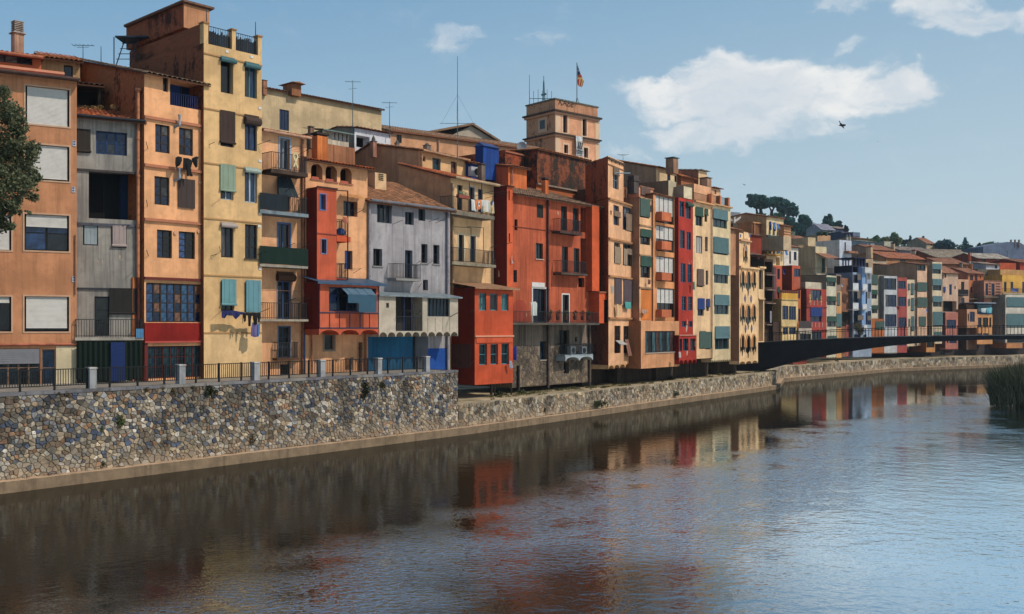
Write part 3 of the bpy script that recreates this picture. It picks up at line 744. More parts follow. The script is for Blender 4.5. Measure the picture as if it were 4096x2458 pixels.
# ---- railing between stone posts
RL = offs(HI, .16)
PILL = [(365, 'first'), (722, 'second'), (1020, 'third'), (1284, 'fourth'), (1512, 'fifth'), (1704, 'sixth')]
seen = ['in front of the green curtain', 'in front of the red glazed shopfront', 'at the right edge of the yellow tower', 'in front of the ochre wall below the red bay', 'left of the blue shop front', 'at the right end of the railing']
def along(P, p):   # arc length of a point on a polyline
    s = 0
    for a, b_ in zip(P, P[1:]):
        L = (b_ - a).length; t = (p - a).dot(b_ - a) / L / L
        if -.001 <= t <= 1.001 and (a.lerp(b_, t) - p).length < .05: return s + t * L
        s += L
    return s
def point(P, s):
    for a, b_ in zip(P, P[1:]):
        L = (b_ - a).length
        if s <= L: return a.lerp(b_, s / L), (b_ - a).normalized()
        s -= L
    return P[-1], (P[-1] - P[-2]).normalized()
spots = [0.2]
for (px, _), sn in zip(PILL, seen):
    p = at_px(RL, px); s = along(RL, p); spots.append(s); _, u = point(RL, s); rz = math.atan2(u.y, u.x)
    e = empty('stone_post', 'square grey stone railing post ' + sn, 'post', (p.x, p.y, ZH), rz, 'stone posts of the quay railing')
    MB().box(-.15, -.16, 0, .15, .16, .80, M('conc', '#9A9C9E')).build('shaft', e)
    MB().add([(-.18, -.19, .80), (.18, -.19, .80), (.18, .19, .80), (-.18, .19, .80), (-.16, -.17, .86), (.16, -.17, .86), (.16, .17, .86), (-.16, .17, .86)],
             [(0, 3, 2, 1), (4, 5, 6, 7), (0, 1, 5, 4), (1, 2, 6, 5), (2, 3, 7, 6), (3, 0, 4, 7)], M('conc', '#B0AEA8')).build('cap', e)
rm = M('metal', '#15171A')
names = ['left of the first stone post', 'between the first and second stone posts', 'between the second and third stone posts', 'between the third and fourth stone posts', 'between the fourth and fifth stone posts', 'between the fifth and last stone posts']
for k in range(6):
    s0, s1 = spots[k] + (.17 if k else 0), spots[k + 1] - .17
    p, u = point(RL, s0); q, _ = point(RL, s1); u = (q - p).normalized(); L = (q - p).length
    e = empty('iron_railing', 'black iron bar railing on the quay, stretch ' + names[k], 'railing', (p.x, p.y, ZH), math.atan2(u.y, u.x), 'quay railing stretches')
    for z in (.16, .80): cube('rail', e, 0, -.018, z, L, .018, z + .035, rm)
    np_ = max(1, round(L / 1.3))
    for i in range(np_ + (k == 0)): 
        x = (i + (0 if k == 0 else .5)) * L / np_
        cube('post', e, x - .035, -.03, 0, x + .035, .03, .86, rm)
    x = .06
    while x < L: cube('picket', e, x - .011, -.011, .19, x + .011, .011, .80, rm); x += .105
# ---------------------------------------------------------------- bridge
def bridge():
    A = wl(3030, 1556); A = Vector((.2455 * 103.5, 103.5)); Bq = Vector((52.5, 86.5)); u = (Bq - A).normalized(); L = (Bq - A).length; nn = Vector((u.y, -u.x))
    e = empty('footbridge', 'dark concrete arched footbridge with thin iron rail crossing the river', 'bridge', (A.x, A.y, 0), math.atan2(u.y, u.x))
    m = M('conc', '#26282C'); K = 48; top = []; bot = []
    for i in range(K + 1):
        x = -3 + (L + 12 + 3) * i / K; t = x / (L * .78)
        zt = 4.60 + .85 * (1 - (1 - min(t, 2)) ** 2) if x > 0 else 4.60
        th = .34 + 2.65 * max(0, 1 - t) ** 2.2
        top.append((x, zt)); bot.append((x, zt - th if x > -.5 else 1.2))
    mb = MB()
    w = 1.5
    for i in range(K):
        (xa, za), (xb, zb_), (_, ya), (_, yb_) = top[i], top[i + 1], bot[i], bot[i + 1]
        mb.add([(xa, -w, za), (xb, -w, zb_), (xb, w, zb_), (xa, w, za), (xa, -w, ya), (xb, -w, yb_), (xb, w, yb_), (xa, w, ya)],
               [(0, 1, 2, 3), (4, 7, 6, 5), (0, 4, 5, 1), (3, 2, 6, 7)], m)
    mb.build('arch_deck', e)
    mb = MB()
    for i in range(K):
        (xa, za), (xb, zb_) = top[i], top[i + 1]
        for y in (-w - .05, w - .1): mb.add([(xa, y, za), (xb, y, zb_), (xb, y + .15, zb_), (xa, y + .15, za), (xa, y, za + .07), (xb, y, zb_ + .07), (xb, y + .15, zb_ + .07), (xa, y + .15, za + .07)], [(0, 1, 5, 4), (4, 5, 6, 7), (3, 7, 6, 2)], M('conc', '#8E8A84'))
    mb.build('deck_edge', e)
    hm = M('metal', '#17181A')
    for y in (-w + .03, w - .03):
        r = MB()
        for i in range(K):
            (xa, za), (xb, zb_) = top[i], top[i + 1]
            for dz in (.9, .72): r.tube((xa, y, za + dz), (xb, y, zb_ + dz), .02 if dz > .8 else .013, hm, 4)
        x = 0
        while x < L + 11:
            f = (x + 3) / (L + 15) * K; i = min(K - 1, int(f)); z = top[i][1] + (top[i + 1][1] - top[i][1]) * (f - i); big = int(x / .3) % 7 == 0
            r.box(x - (.03 if big else .012), y - .015, z, x + (.03 if big else .012), y + .015, z + (1.0 if big else .9), hm); x += .3
        r.build('handrail', e)
bridge()
# ---------------------------------------------------------------- plants along the quay
BUSH = M
def bush(px, py, rx, ry, col, label, P=None, off=-.05, Zd=None, n_=260, name='bush', seed=0, group=None):
    """px,py centre; rx,ry half sizes in survey pixels"""
    if Zd is None: p = at_px(offs(Wf, off), px); Zd = p.y
    c = world_at(px, py, Zd); k = Zd / FP; r1, r2 = rx * k, ry * k; rng = random.Random(seed + px)
    cs = [(rng.uniform(-.5, .5) * r1, rng.uniform(-.4, .4) * r1, rng.uniform(-.5, .5) * r2, r1 * .55, r1 * .5, r2 * .55) for _ in range(7)]
    o = foliage(name, cs, n_, max(.02, .13 * min(r1, r2) + .012), col, None, seed + px)
    o.location = c; tag(o, label, 'plant', group); return o
bush(838, 1562, 34, 34, '#3C4028', 'dark bush growing over the coping below the yellow tower', n_=500)
bush(478, 1678, 22, 30, '#4A5A34', 'round green bush growing out of the middle of the stone wall', n_=420)
bush(408, 1716, 9, 17, '#46532E', 'small green tuft left of the round wall bush', n_=150)
bush(412, 1856, 12, 13, '#3F4C2A', 'small green tuft on the ledge at the wall foot', n_=150)
bush(1012, 1752, 30, 24, '#6A5C48', 'dry brown bush clinging low on the stone wall', n_=260)
bush(1456, 1552, 28, 52, '#30331F', 'dark hanging bush on the wall below the fifth stone post', n_=500)
bush(1526, 1534, 20, 20, '#4C4A2C', 'olive tuft on the coping right of the dark hanging bush', n_=200)
bush(1616, 1536, 12, 26, '#4A4232', 'brownish withered plant hanging from the coping near the blue shop', n_=150)
for i, (x, y, r) in enumerate([(232, 1572, 10), (268, 1575, 12), (380, 1572, 14), (580, 1560, 16), (650, 1555, 12), (690, 1560, 16), (770, 1553, 22)]):
    bush(x, y, r, r * .9, '#5C5030', ['leftmost dry yellow tuft on the coping', 'second dry tuft on the coping from the left', 'dry tuft on the coping right of the first stone post', 'dry tuft on the coping below the red panel', 'small dry tuft left of the second stone post', 'dry tuft below the second stone post', 'broad dry tuft beside the dark bush on the coping'][i], n_=110)
T = 2.2
bush(1992, 1580, 22, 20, '#2C3A22', 'dark green round shrub on the terrace under the orange bay', off=T, n_=400)
bush(1965, 1590, 9, 20, '#2C3320', 'narrow dark shrub beside the pole under the orange bay', off=T, n_=160)
bush(2088, 1578, 30, 20, '#4A5236', 'sprawling grey-green shrub on the terrace right of the orange bay', off=T, n_=380)
bush(2230, 1562, 22, 12, '#4A4E34', 'low weeds on the terrace below the stone house', off=T, n_=200)
bush(2300, 1555, 30, 9, '#3C4630', 'flat weed patch below the small blue balcony', off=T, n_=220)
bush(2370, 1548, 26, 10, '#384228', 'dark weed patch at the right end of the stone house', off=T, n_=220)
bush(2460, 1542, 20, 9, '#39402A', 'weed patch under the beige house overhang', off=T, n_=160)
bush(2395, 1612, 48, 20, '#3A4228', 'wide dark bush on the river ledge below the low wall', off=-.2, n_=520)
bush(2700, 1573, 22, 15, '#38422A', 'dark shrub leaning over the low wall at mid length', off=-.1, n_=300)
bush(2180, 1642, 10, 11, '#3A4226', 'small tuft on the face of the low wall', off=-.1, n_=110)
bush(2680, 1513, 26, 16, '#2E3A22', 'dark bush on the terrace below the red house', off=T, n_=260)
bush(3350, 1447, 12, 16, '#4C5240', 'grey bush at the far quay wall corner', off=.3, n_=160)
rng = random.Random(5); cs = []
for _ in range(90):
    px = rng.uniform(1960, 3080); p = at_px(offs(Wf, rng.uniform(.5, 2.6)), px); cs.append((p.x, p.y, ZT + .03, rng.uniform(.1, .5), .25, .1))
foliage('terrace_weeds', cs, 5200, .045, '#5E5C3A', seed=3, kind='stuff')
cs = []
for _ in range(60):
    px = rng.uniform(0, 3100); p = at_px(offs(Wf, -.04), px); cs.append((p.x, p.y, ZL + .03, rng.uniform(.1, .5), .1, .05))
foliage('ledge_weeds', cs, 1800, .03, '#6E5434', seed=4, kind='stuff')
# reeds standing in the river at the right edge
def reeds():
    rng = random.Random(9); V = []; Fc = []; rn = []; c = wl(4088, 1630)
    for _ in range(9000):
        a = rng.uniform(0, 6.28); r = rng.random() ** .5
        bx_, by = c.x + 1.2 + math.cos(a) * r * 3.2, c.y + .8 + math.sin(a) * r * 1.8; h = rng.uniform(1.8, 4.3) * (1 - .25 * r)
        lx, ly = rng.gauss(0, .28) + math.cos(a) * .35 * r, rng.gauss(0, .28); w = rng.uniform(.012, .03); q = len(V)
        wa = rng.uniform(0, 3.14); dx, dy = math.cos(wa) * w, math.sin(wa) * w; z0 = rng.uniform(-.05, h * .55)
        t0 = z0 / h
        for t in (t0, t0 + (1 - t0) * .55): V += [(bx_ + lx * t * t - dx, by + ly * t * t - dy, h * t), (bx_ + lx * t * t + dx, by + ly * t * t + dy, h * t)]
        V.append((bx_ + lx * 1.25, by + ly * 1.25, h * .97)); Fc += [(q, q + 1, q + 3, q + 2), (q + 2, q + 3, q + 4)]; k = rng.random(); rn += [k, k]
    me = bpy.data.meshes.new('reed_clump'); me.from_pydata(V, [], Fc); me.materials.append(M('leaf', '#454A36'))
    at = me.attributes.new('rnd', 'FLOAT', 'FACE'); at.data.foreach_set('value', rn)
    o = bpy.data.objects.new('reed_clump', me); COL.objects.link(o); tag(o, 'dense olive reed clump standing in the river at the right edge', 'reeds')
reeds()
# plane tree reaching in from the left
def left_tree():
    Zd = 38.5; c = world_at(-215, 1500, Zd); e = empty('plane_tree', 'leafy plane tree reaching in at the left edge', 'tree', (c.x, c.y, ZH))
    k = Zd / FP; mt = M('wood', '#5A5040'); tr = MB()
    def P(px, py, dy=0): w = world_at(px, py, Zd); return (w.x - c.x, w.y - c.y + dy, w.z - ZH)
    tr.tube((0, 0, 0), P(-200, 1100), .22, mt, 9, .17); tr.tube(P(-200, 1100), P(-130, 800), .17, mt, 8, .09); tr.tube(P(-130, 800), P(-40, 560), .09, mt, 7, .03)
    for x0, y0, x1, y1 in ((-180, 1000, -20, 800), (-150, 880, 60, 700), (-120, 760, 70, 590), (-90, 680, 20, 430), (-200, 1000, -330, 760), (-60, 640, -100, 380)): tr.tube(P(x0, y0), P(x1, y1, .4), .06, mt, 6, .015)
    tr.build('trunk', e)
    cs = []; rng = random.Random(3)
    for (x, y, r) in [(30, 380, 34), (10, 440, 62), (60, 500, 44), (85, 470, 22), (20, 560, 72), (95, 580, 40), (120, 622, 26), (40, 660, 78), (110, 700, 32), (60, 740, 70), (118, 740, 20), (0, 760, 60), (20, 830, 58), (75, 850, 22), (55, 828, 26), (-10, 900, 42), (35, 905, 24),
                      (-60, 500, 90), (-80, 640, 110), (-70, 780, 100), (-160, 560, 90), (-200, 700, 110), (-90, 420, 60), (-300, 640, 80), (-260, 800, 80), (-30, 860, 60)]:
        q = P(x, y); cs.append((q[0], q[1] + rng.uniform(-.7, .7), q[2], r * k, r * k * 1.1, r * k * .85))
        for _ in range(3):
            t = rng.uniform(0, 6.28); cs.append((q[0] + math.cos(t) * r * k * .75, q[1] + rng.uniform(-.8, .8), q[2] + math.sin(t) * r * k * .65, r * k * .38, r * k * .38, r * k * .3))
    foliage('crown', cs, 34000, .068, '#5E6448', e, 5)
left_tree()
# ================================================================ houses of the near row
PL = lambda h, g=.3, *a: M('plaster', h, g, *a)
# ---- B1 terracotta house at the left edge
F1 = Fac(0, 43.4, 9000)
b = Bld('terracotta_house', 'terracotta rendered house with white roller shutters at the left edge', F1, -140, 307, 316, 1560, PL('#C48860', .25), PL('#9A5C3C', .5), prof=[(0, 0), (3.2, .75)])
b.H = F1.z_(307, 322) - b.zb
for (x0, y0, x1, y1, ys, col) in [(102, 352, 277, 501, 499, 0), (102, 582, 277, 722, 714, 0), (98, 860, 276, 1004, 908, 1), (98, 1187, 276, 1327, 1312, 0), (-120, 860, 45, 1000, 996, 0), (-120, 1187, 45, 1327, 1210, 2)]:
    w = b.win(x0, y0, x1, y1, fr='#15181C', gl='#1C4A8C' if col == 1 else '#101820', nv=2 if col < 2 else 1, nt=2 if col == 1 else 1, rec=.2, sur='#C99B74', sw=.07, fw=.06)
    b.roller(x0 + 5, y0 + 2, x1 - 5, ys, '#CFCBC2', w, off=-.06)
w = b.win(-100, 1396, 162, 1550, fr='#B08464', gl='#173A4C', nv=6, nt=2, rec=.15, bars=.12, name='window')
b.roller(-95, 1398, 160, 1455, '#7A7C84', w, off=-.0, slat=.09, name='louvre')
b.win(166, 1397, 222, 1548, fr='#A8846C', gl='#144070', nv=1, nt=2, rec=.12, bars=.13, name='door')
x0, z0, x1, z1 = b.rect(224, 1386, 307, 1562)
b.part('cream_plinth', MB().box(x0, -.02, 0, b.W, .01, z1, PL('#D9C9A4', .15)))
zb_ = b.Z(1383); x0 = 0
mb = MB(); mb.tube((0, -.07, zb_ + .02), (b.W, -.07, zb_ + .02), .05, M('metal', '#C0623A'), 8); b.part('pipe', mb)
b.pipe(300, 940, 1180, '#7C4A34', .02, .05)
for (x, y) in ((297, 575), (293, 760), (295, 1118)):
    a, c, d, e = b.rect(x - 7, y - 11, x + 7, y + 11); wo = b.part('plaque', MB().box(a, -.03, c, d, 0, e, M('paint', '#B8BCC4')))
    for q in (0, 1): cube('glyph', wo, a + .03, -.036, c + .05 + q * (e - c) * .45, d - .03, -.03, c + .05 + q * (e - c) * .45 + .07, M('paint', '#3C5C88'))
b.gutter(col='#4A2E24', out=.42, r=.09)
b.tiles('#C06034', over=.45, lim=300, l_=.42)
b.rack(40, 60, 950, .6) if False else None
b.done()
# penthouse above B1
F1p = F1.shift(-3.2)
p = Bld('roof_pavilion', 'orange set-back roof storey with curtained window above the terracotta house', F1p, -160, 165, 196, 300, PL('#C9744A', .2), prof=[(0, 0), (4, .5)])
p.win(-150, 208, 130, 246, fr='#2A2018', gl='#3A4458', nv=5, nt=1, ga=['#8A94A4', '#2A3448', '#7A8494'])
p.tiles('#B8683C', over=.5, lim=220)
p.gutter(col='#B86438', out=.5); p.done()
q = Bld('roof_parapet', 'salmon parapet wall in front of the set-back roof storey', F1.shift(-1.6), -160, 256, 240, 330, PL('#D08058', .2), depth=.2); q.band(243, .1, .05, M('paint', '#D89066')); q.done()
q = Bld('arched_loggia', 'small cream roof room with dark arch beside the salmon parapet', F1.shift(-4.5), 166, 320, 228, 330, PL('#BC9468', .4), prof=[(0, 0), (3, .9)])
q.win(255, 262, 292, 330, fr='#3A3A3C', gl='#0E1420', nv=1, nt=1); q.tiles('#B8744C', lim=200); q.done()
def chimney(px, yt, yb, Zd, w, label, col='#9A7A60', cap='#7A6A5C', kind='plain', d=None):
    c = world_at(px, yb, Zd); k = Zd / FP; h = (yb - yt) * k; w = w * k; d = d or w; e = empty('chimney', label, 'chimney', c, R(48))
    m = M('plaster', col, .5); cm_ = M('conc', cap)
    if kind == 'louvre':
        MB().box(-w / 2, -d / 2, -.6, w / 2, d / 2, h * .52, m).build('shaft', e); mb = MB()
        for i in range(6):
            z = h * .56 + i * h * .07; mb.box(-w * .5, -d * .5, z, w * .5, d * .5, z + h * .035, cm_)
        mb.box(-w * .36, -d * .36, h * .5, w * .36, d * .36, h * .97, DARK); mb.box(-w * .52, -d * .52, h * .97, w * .52, d * .52, h, cm_); mb.box(-w * .68, -d * .68, h * .5, w * .68, d * .68, h * .54, cm_); mb.build('louvred_cap', e)
    elif kind == 'roofed':
        MB().box(-w / 2, -d / 2, -.6, w / 2, d / 2, h * .7, m).build('shaft', e)
        MB().prism([(-w * .75, h * .75), (w * .75, h * .75), (0, h)], -d * .8, d * .8, M('tile', '#B8805C')).box(-w * .3, -d * .3, h * .7, w * .3, d * .3, h * .76, DARK).build('tiled_cap', e)
    elif kind == 'dome':
        MB().box(-w / 2, -d / 2, -.6, w / 2, d / 2, h * .5, m).build('shaft', e); mb = MB()
        mb.box(-w * .6, -d * .6, h * .5, w * .6, d * .6, h * .58, cm_); mb.tube((0, 0, h * .58), (0, 0, h * .82), w * .5, cm_, 10, w * .36); mb.tube((0, 0, h * .82), (0, 0, h), w * .36, cm_, 10, w * .08); mb.build('domed_cap', e)
    else:
        MB().box(-w / 2, -d / 2, -.6, w / 2, d / 2, h * .86, m).build('shaft', e); MB().box(-w * .42, -d * .42, h * .86, w * .42, d * .42, h * .92, DARK).box(-w * .6, -d * .6, h * .92, w * .6, d * .6, h, cm_).build('cap', e)
    return e
chimney(70, 88, 188, 48, 36, 'tall louvred chimney above the left roof pavilion', '#B89078', '#A89A90', 'louvre')
# ---- B2 grey house
F2 = Fac(307, 45.6, 9800)
b = Bld('grey_house', 'narrow weathered grey house with blue sash and dark open loggia', F2, 300, 572, 461, 1562, PL('#9A958C', .45, '#5A5658', .25), prof=[(0, 0), (2.2, .75)])
b.H = F2.z_(307, 463) - b.zb
w = b.win(384, 528, 508, 620, fr='#123A6C', gl='#0C2C60', nv=3, nt=2, fw=.07)
w = b.win(306, 520, 361, 612, fr='#15181C', nv=1, nt=1); b.blind(300, 518, 362, 606, '#3A332C', parent=w)
a = b.win(355, 684, 556, 878, fr='#14161A', gl='#141820', nv=3, nt=1, rec=1.1, ga=['#0B0D10', '#101418', '#1A2C48'], name='loggia', fw=.04)
w = b.win(332, 898, 392, 982, fr='#202830', gl='#4A5A64', nv=1, nt=1, rec=.14); b.blind(338, 901, 388, 978, '#9AAAB0', out=-.02, parent=w, roll='')
w = b.win(446, 901, 507, 992, fr='#202830', gl='#4A5A64', nv=1, nt=1, rec=.14); b.blind(450, 904, 504, 984, '#B09A94', parent=w)
w = b.win(378, 1187, 437, 1345, fr='#22282C', gl='#20282A', nv=1, nt=3, rec=.1, name='door')
w = b.win(440, 1158, 542, 1256, fr='#1A1C1E', gl='#15181C', nv=1, nt=1); b.blind(438, 1154, 546, 1254, '#2E2C2A', parent=w)
for y, h, c in ((674, .1, '#4A4444'), (890, .12, '#5A5C66'), (1151, .07, '#3A3C44')): b.band(y, h, .07, M('conc', c))
b.balcony(300, 574, 1277, 1351, 1363, .95, slab='#A8A296')
x0, z0, x1, z1 = b.rect(306, 1366, 570, 1526, 1.0)
mb = MB(); cm2 = M('cloth', '#082018'); k = 26; rr = random.Random(2)
for i in range(k):
    u0, u1 = x0 + (x1 - x0) * i / k, x0 + (x1 - x0) * (i + 1) / k; o0, o1 = -.95 - .06 * (i % 2), -.95 - .06 * ((i + 1) % 2); zf = z0 + rr.uniform(0, .12)
    mb.quad((u0, o0, zf), (u1, o1, zf), (u1, o1, z1), (u0, o0, z1), cm2)
cv = mb.build('curtain', b.e)
a, c, d, e = b.rect(443, 1370, 500, 1526, 1.02); cube('blue_panel', b.e, a, -1.06, c, d, -1.02, e, M('cloth', '#10306C'))
a, c, d, e = b.rect(545, 1316, 575, 1352, 1.0); mb = MB(); 
for i in range(5): mb.box(a + (d - a) * i / 5, -1.0, c, a + (d - a) * (i + .8) / 5, -.97, e, M('paint', '#3C8CC0'))
mb.build('blue_slats', b.e)
b.gutter(col='#1E2028', out=.4); b.tiles('#B86A44', over=.42, lim=300); b.done()
foliage('roof_weeds', [((world_at(x, 430, 47)).x, 47, world_at(x, 430, 47).z, .2, .15, .12) for x in (340, 380, 400, 455)], 260, .03, '#8A7A4A', seed=3, kind='stuff')
# dark recessed storey behind B2
q = Bld('dark_attic', 'dark open attic recess above the grey house roof', F2.shift(-2.3), 300, 405, 335, 440, M('dirty', '#3A2C24', .7), prof=[(0, 0), (2, .4)]); q.win(309, 352, 392, 425, fr='#1A1410', gl='#0A0A0C', nv=1, nt=1, rec=.8, name='opening'); q.tiles('#5A4438', lim=60); q.done()
# ---- B3 peach house
F3 = Fac(577, 46.6, 5600)
SD = M('dirty', '#A4623A', .40, '#3A1E12')  # darker than the front: the side's shade is in the colour, plus streaks
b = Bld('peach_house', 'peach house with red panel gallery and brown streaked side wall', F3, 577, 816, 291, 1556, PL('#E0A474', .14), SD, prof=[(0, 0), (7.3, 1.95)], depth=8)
b.win(680, 312, 816, 432, fr='#1A2C54', gl='#122A5C', nv=3, nt=1, rec=1.1, name='loggia', ga=['#0C0E12', '#143468', '#0C1430'])
a, c, d, e = b.rect(680, 380, 816, 434); g = MB(); t = a
while t < d: g.box(t, .04, c, t + .025, .065, e, M('metal', '#14306C')); t += .12
g.box(a, .03, e - .03, d, .07, e, M('metal', '#14306C')); b.part('railing', g)
b.win(652, 308, 672, 368, fr='#1A1A20', gl='#10182C', nv=1, nt=1)
for r in ((621, 500, 679, 612), (716, 514, 772, 622)): b.win(*r, fr='#3A2C24', gl='#0C2A5C', nv=2, nt=3, rec=.14)
b.win(618, 708, 678, 821, fr='#2E241E', gl='#0E2650', nv=2, nt=3, rec=.14)
w = b.win(714, 720, 772, 832, fr='#2E241E', gl='#0E1418', nv=1, nt=1, rec=.14); b.blind(711, 718, 777, 834, '#4A3C38', parent=w, roll='')
b.win(628, 921, 688, 1033, fr='#2A2620', gl='#10305C', nv=2, nt=4, rec=.16, ga=['#123A70', '#0B1018', '#0F2C58']); b.win(715, 928, 780, 1036, fr='#2A2620', gl='#10305C', nv=2, nt=4, rec=.16, ga=['#2A5CA8', '#0B0E12', '#101418'])
for y in (463, 655, 872): b.band(y, .13, .12, M('paint', '#B4683C'))
b.band(1108, .12, .12, M('paint', '#6A1C10'))
b.win(584, 1135, 812, 1290, fr='#3C2C24', gl='#144A8C', nv=8, nt=4, rec=.12, name='gallery_window', fw=.06, ga=['#1A5AA0', '#102C54', '#1C66A4', '#14488C', '#8A6A58', '#1E5E98'])
zt, zc = b.Z(1292), b.Z(1370); b.part('red_panel', MB().box(.0, -.05, zc, b.W, .01, zt, PL('#7E1A14', .2))); b.band(1366, .08, .12, M('paint', '#B83828'))
w = b.win(590, 1384, 806, 1512, fr='#5A1410', gl='#16405C', nv=7, nt=3, rec=.15, name='shopfront', ga=['#1C4C66', '#122C40', '#245468'], bars=.16)
b.part('shop_surround', MB().box(0, -.03, 0, .16, .01, zc - .02, M('paint', '#6A1812')).box(b.W - .16, -.03, 0, b.W, .01, zc - .02, M('paint', '#6A1812')))
b.pipe(560, 368, 1110, '#C8763C', .075, -.0) if False else None
for x, y in ((802, 522), (800, 732), (700, 933), (794, 927)):
    a, c, d, e = b.rect(x - 7, y - 7, x + 7, y + 7); b.part('vent_cap', MB().tube(((a + d) / 2, -.06, (c + e) / 2), ((a + d) / 2, .0, (c + e) / 2), .09, M('paint', '#D09468'), 10))
def flue(px, yt, yb):
    x = b.X(px); z0, z1 = b.Z(yb, px), b.Z(yt, px); m = M('metal', '#8CA4B4'); mb = MB(); mb.tube((x, -.28, z0 + .1), (x, -.28, z1), .055, m, 8); mb.tube((x, -.28, z0 + .1), (x - .1, 0, z0), .055, m, 8); mb.tube((x, -.28, z1), (x, -.28, z1 + .06), .075, m, 8); b.part('flue', mb)
flue(706, 468, 512); flue(706, 682, 725)
b.arms((592, 596, -.4), (590, 826, -.35), (594, 1024, -.4), (814, 1035, .4), (812, 590, .3)); b.tiles('#7A6450', over=.45, lim=300, w_=.24, l_=.45); b.done()
o = MB(); x = -.0; zt = b.Z(360, 560); zz = b.Z(1110)
o.tube((-.14, .30, zt), (-.14, .30, zz), .08, M('metal', '#C8783E'), 10); o.tube((-.14, .30, zt), (-.14, .30, zt + .12), .15, M('metal', '#B86C38'), 10)
o.tube((-.14, .30, zz), (-.14, .30, 0), .07, M('metal', '#5A2014'), 10)
for q_ in (.25, .45, .72): o.tube((-.14, .30, zt + (zz - zt) * q_), (-.14, .30, zt + (zz - zt) * q_ - .1), .105, M('metal', '#C8783E'), 10)
o.build('downpipe', b.e)
MB().box(-.35, .42, 0, -.001, 1.5, b.Z(1110), M('plaster', '#B0693C', .3)).build('side_pier', b.e)
# ---- B4 yellow tower
F4 = Fac(815, 48.6, 5700)
SD4 = M('dirty', '#8A4E2E', .42, '#34190E')  # brown dirty flank, its colour deepened to carry shade too
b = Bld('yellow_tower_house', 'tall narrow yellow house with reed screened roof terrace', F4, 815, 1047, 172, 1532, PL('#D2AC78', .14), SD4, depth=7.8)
# parapet piers and screens
for x0, x1 in ((815, 833), (928, 943), (1032, 1047)):
    a, c, d, e = b.X(x0), b.H, b.X(x1), b.Z(92, 815) if x0 < 820 else b.Z(92, 815) - .0
    cube('parapet_pier', b.e, a, 0, c, d, .35, e, PL('#D2AC78', .14)); cube('pier_cap', b.e, a - .05, -.05, e, d + .05, .4, e + .07, M('conc', '#A87C50'))
zt = b.Z(92, 815)
for x0, x1 in ((833, 928), (943, 1032)):
    a, d = b.X(x0), b.X(x1); g = MB(); t = a
    while t < d - .03: g.tube((t + .02, .16, b.H), (t + .02, .16, zt - .25 + RND.uniform(-.12, .08)), .02, M('wood', '#2C211C'), 4); t += .042
    g.box(a, .12, b.H, d, .15, b.H + .05, M('wood', '#2C211C')); b.part('reed_screen', g)
    g = MB(); t = a + .05
    while t < d: g.box(t, .05, b.H, t + .015, .065, zt - .08, M('metal', '#20303C')); t += .13
    g.box(a, .04, zt - .1, d, .07, zt - .07, M('metal', '#20303C')); b.part('railing', g)
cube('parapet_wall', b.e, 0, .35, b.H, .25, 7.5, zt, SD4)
for y in (210, 430, 648, 870, 1098, 1330): b.band(y, .07, .045, M('paint', '#B0803E'))
zt2 = b.Z(1334); b.part('pale_base', MB().box(0, -.012, 0, b.W, .01, zt2, PL('#D9B684', .1)))
T4 = '#3E6E74'; G4 = '#7E9A84'
w = b.win(883, 236, 933, 374, fr=T4, gl='#0A0C10', nv=1, nt=1, rec=.3); b.rollup(881, 230, 938, 254, T4, w)
w = b.win(979, 258, 1028, 392, fr=T4, gl='#12386C', nv=2, nt=1, rec=.2); b.rollup(978, 252, 1034, 278, T4, w)
w = b.win(882, 448, 934, 588, fr='#1C2A40', gl='#0C1830', nv=1, nt=1); b.blind(879, 445, 938, 572, '#46332C', parent=w)
w = b.win(979, 470, 1028, 603, fr='#16283E', gl='#123C78', nv=2, nt=1); b.rollup(976, 462, 1034, 505, '#4A3830', w)
w = b.win(882, 663, 934, 800, fr='#8EA4B8', gl='#2A5C8C', nv=2, nt=2); b.blind(879, 659, 940, 764, '#869E84', parent=w)
w = b.win(979, 677, 1029, 812, fr='#9CB2C4', gl='#123C6C', nv=2, nt=1, fw=.07); b.rollup(977, 672, 1036, 696, '#9AACA0', w)
w = b.win(884, 893, 934, 1031, fr='#2A2620', gl='#0E2440', nv=2, nt=1); b.rollup(882, 891, 942, 914, '#A89A90', w)
b.win(980, 899, 1030, 1036, fr='#2C281E', gl='#10243C', nv=2, nt=3, sill='#4A3C30')
w = b.win(885, 1122, 936, 1244, fr='#2A3A44', gl='#0C1016', nv=2, nt=1); b.blind(883, 1118, 940, 1219, '#5C9AA0', parent=w, out=.12)
w = b.win(982, 1125, 1034, 1250, fr='#2A3A44', gl='#0C1016', nv=2, nt=1); b.blind(980, 1122, 1038, 1250, '#5A94A0', parent=w, out=.12, roll='')
for r in ((885, 1340, 933, 1462), (978, 1340, 1028, 1462)): w = b.win(*r, fr='#3A3A38', gl='#20221F', nv=1, nt=1, rec=.15, name='door'); b.roller(r[0], r[1], r[2], r[3], '#4C4A44', w, off=-.06)
b.arms((882, 1008, -.4), (1030, 1020, .35), (884, 795, -.3), (1030, 580, .4), (884, 1246, -.3), (1034, 1252, .3))
for x, y in ((907, 207), (1006, 229), (1039, 434), (1039, 645), (1040, 855), (1040, 1076), (1036, 906)):
    a, c, d, e = b.rect(x - 6, y - 5, x + 6, y + 5); cube('vent', b.e, a, -.03, c, d, 0, e, M('paint', '#C8C8C0'))
b.done()
F4b = F4.shift(-1.95)
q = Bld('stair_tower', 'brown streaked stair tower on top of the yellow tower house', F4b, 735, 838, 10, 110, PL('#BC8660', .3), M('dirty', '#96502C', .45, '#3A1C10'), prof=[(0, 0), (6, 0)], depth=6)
q.H += .0; cube('roof_slab', q.e, -.1, -.15, q.H, q.W + .2, 6.1, q.H + .1, M('conc', '#7A5A48')); q.tiles('#A8724C', over=.3, lim=60); q.done()
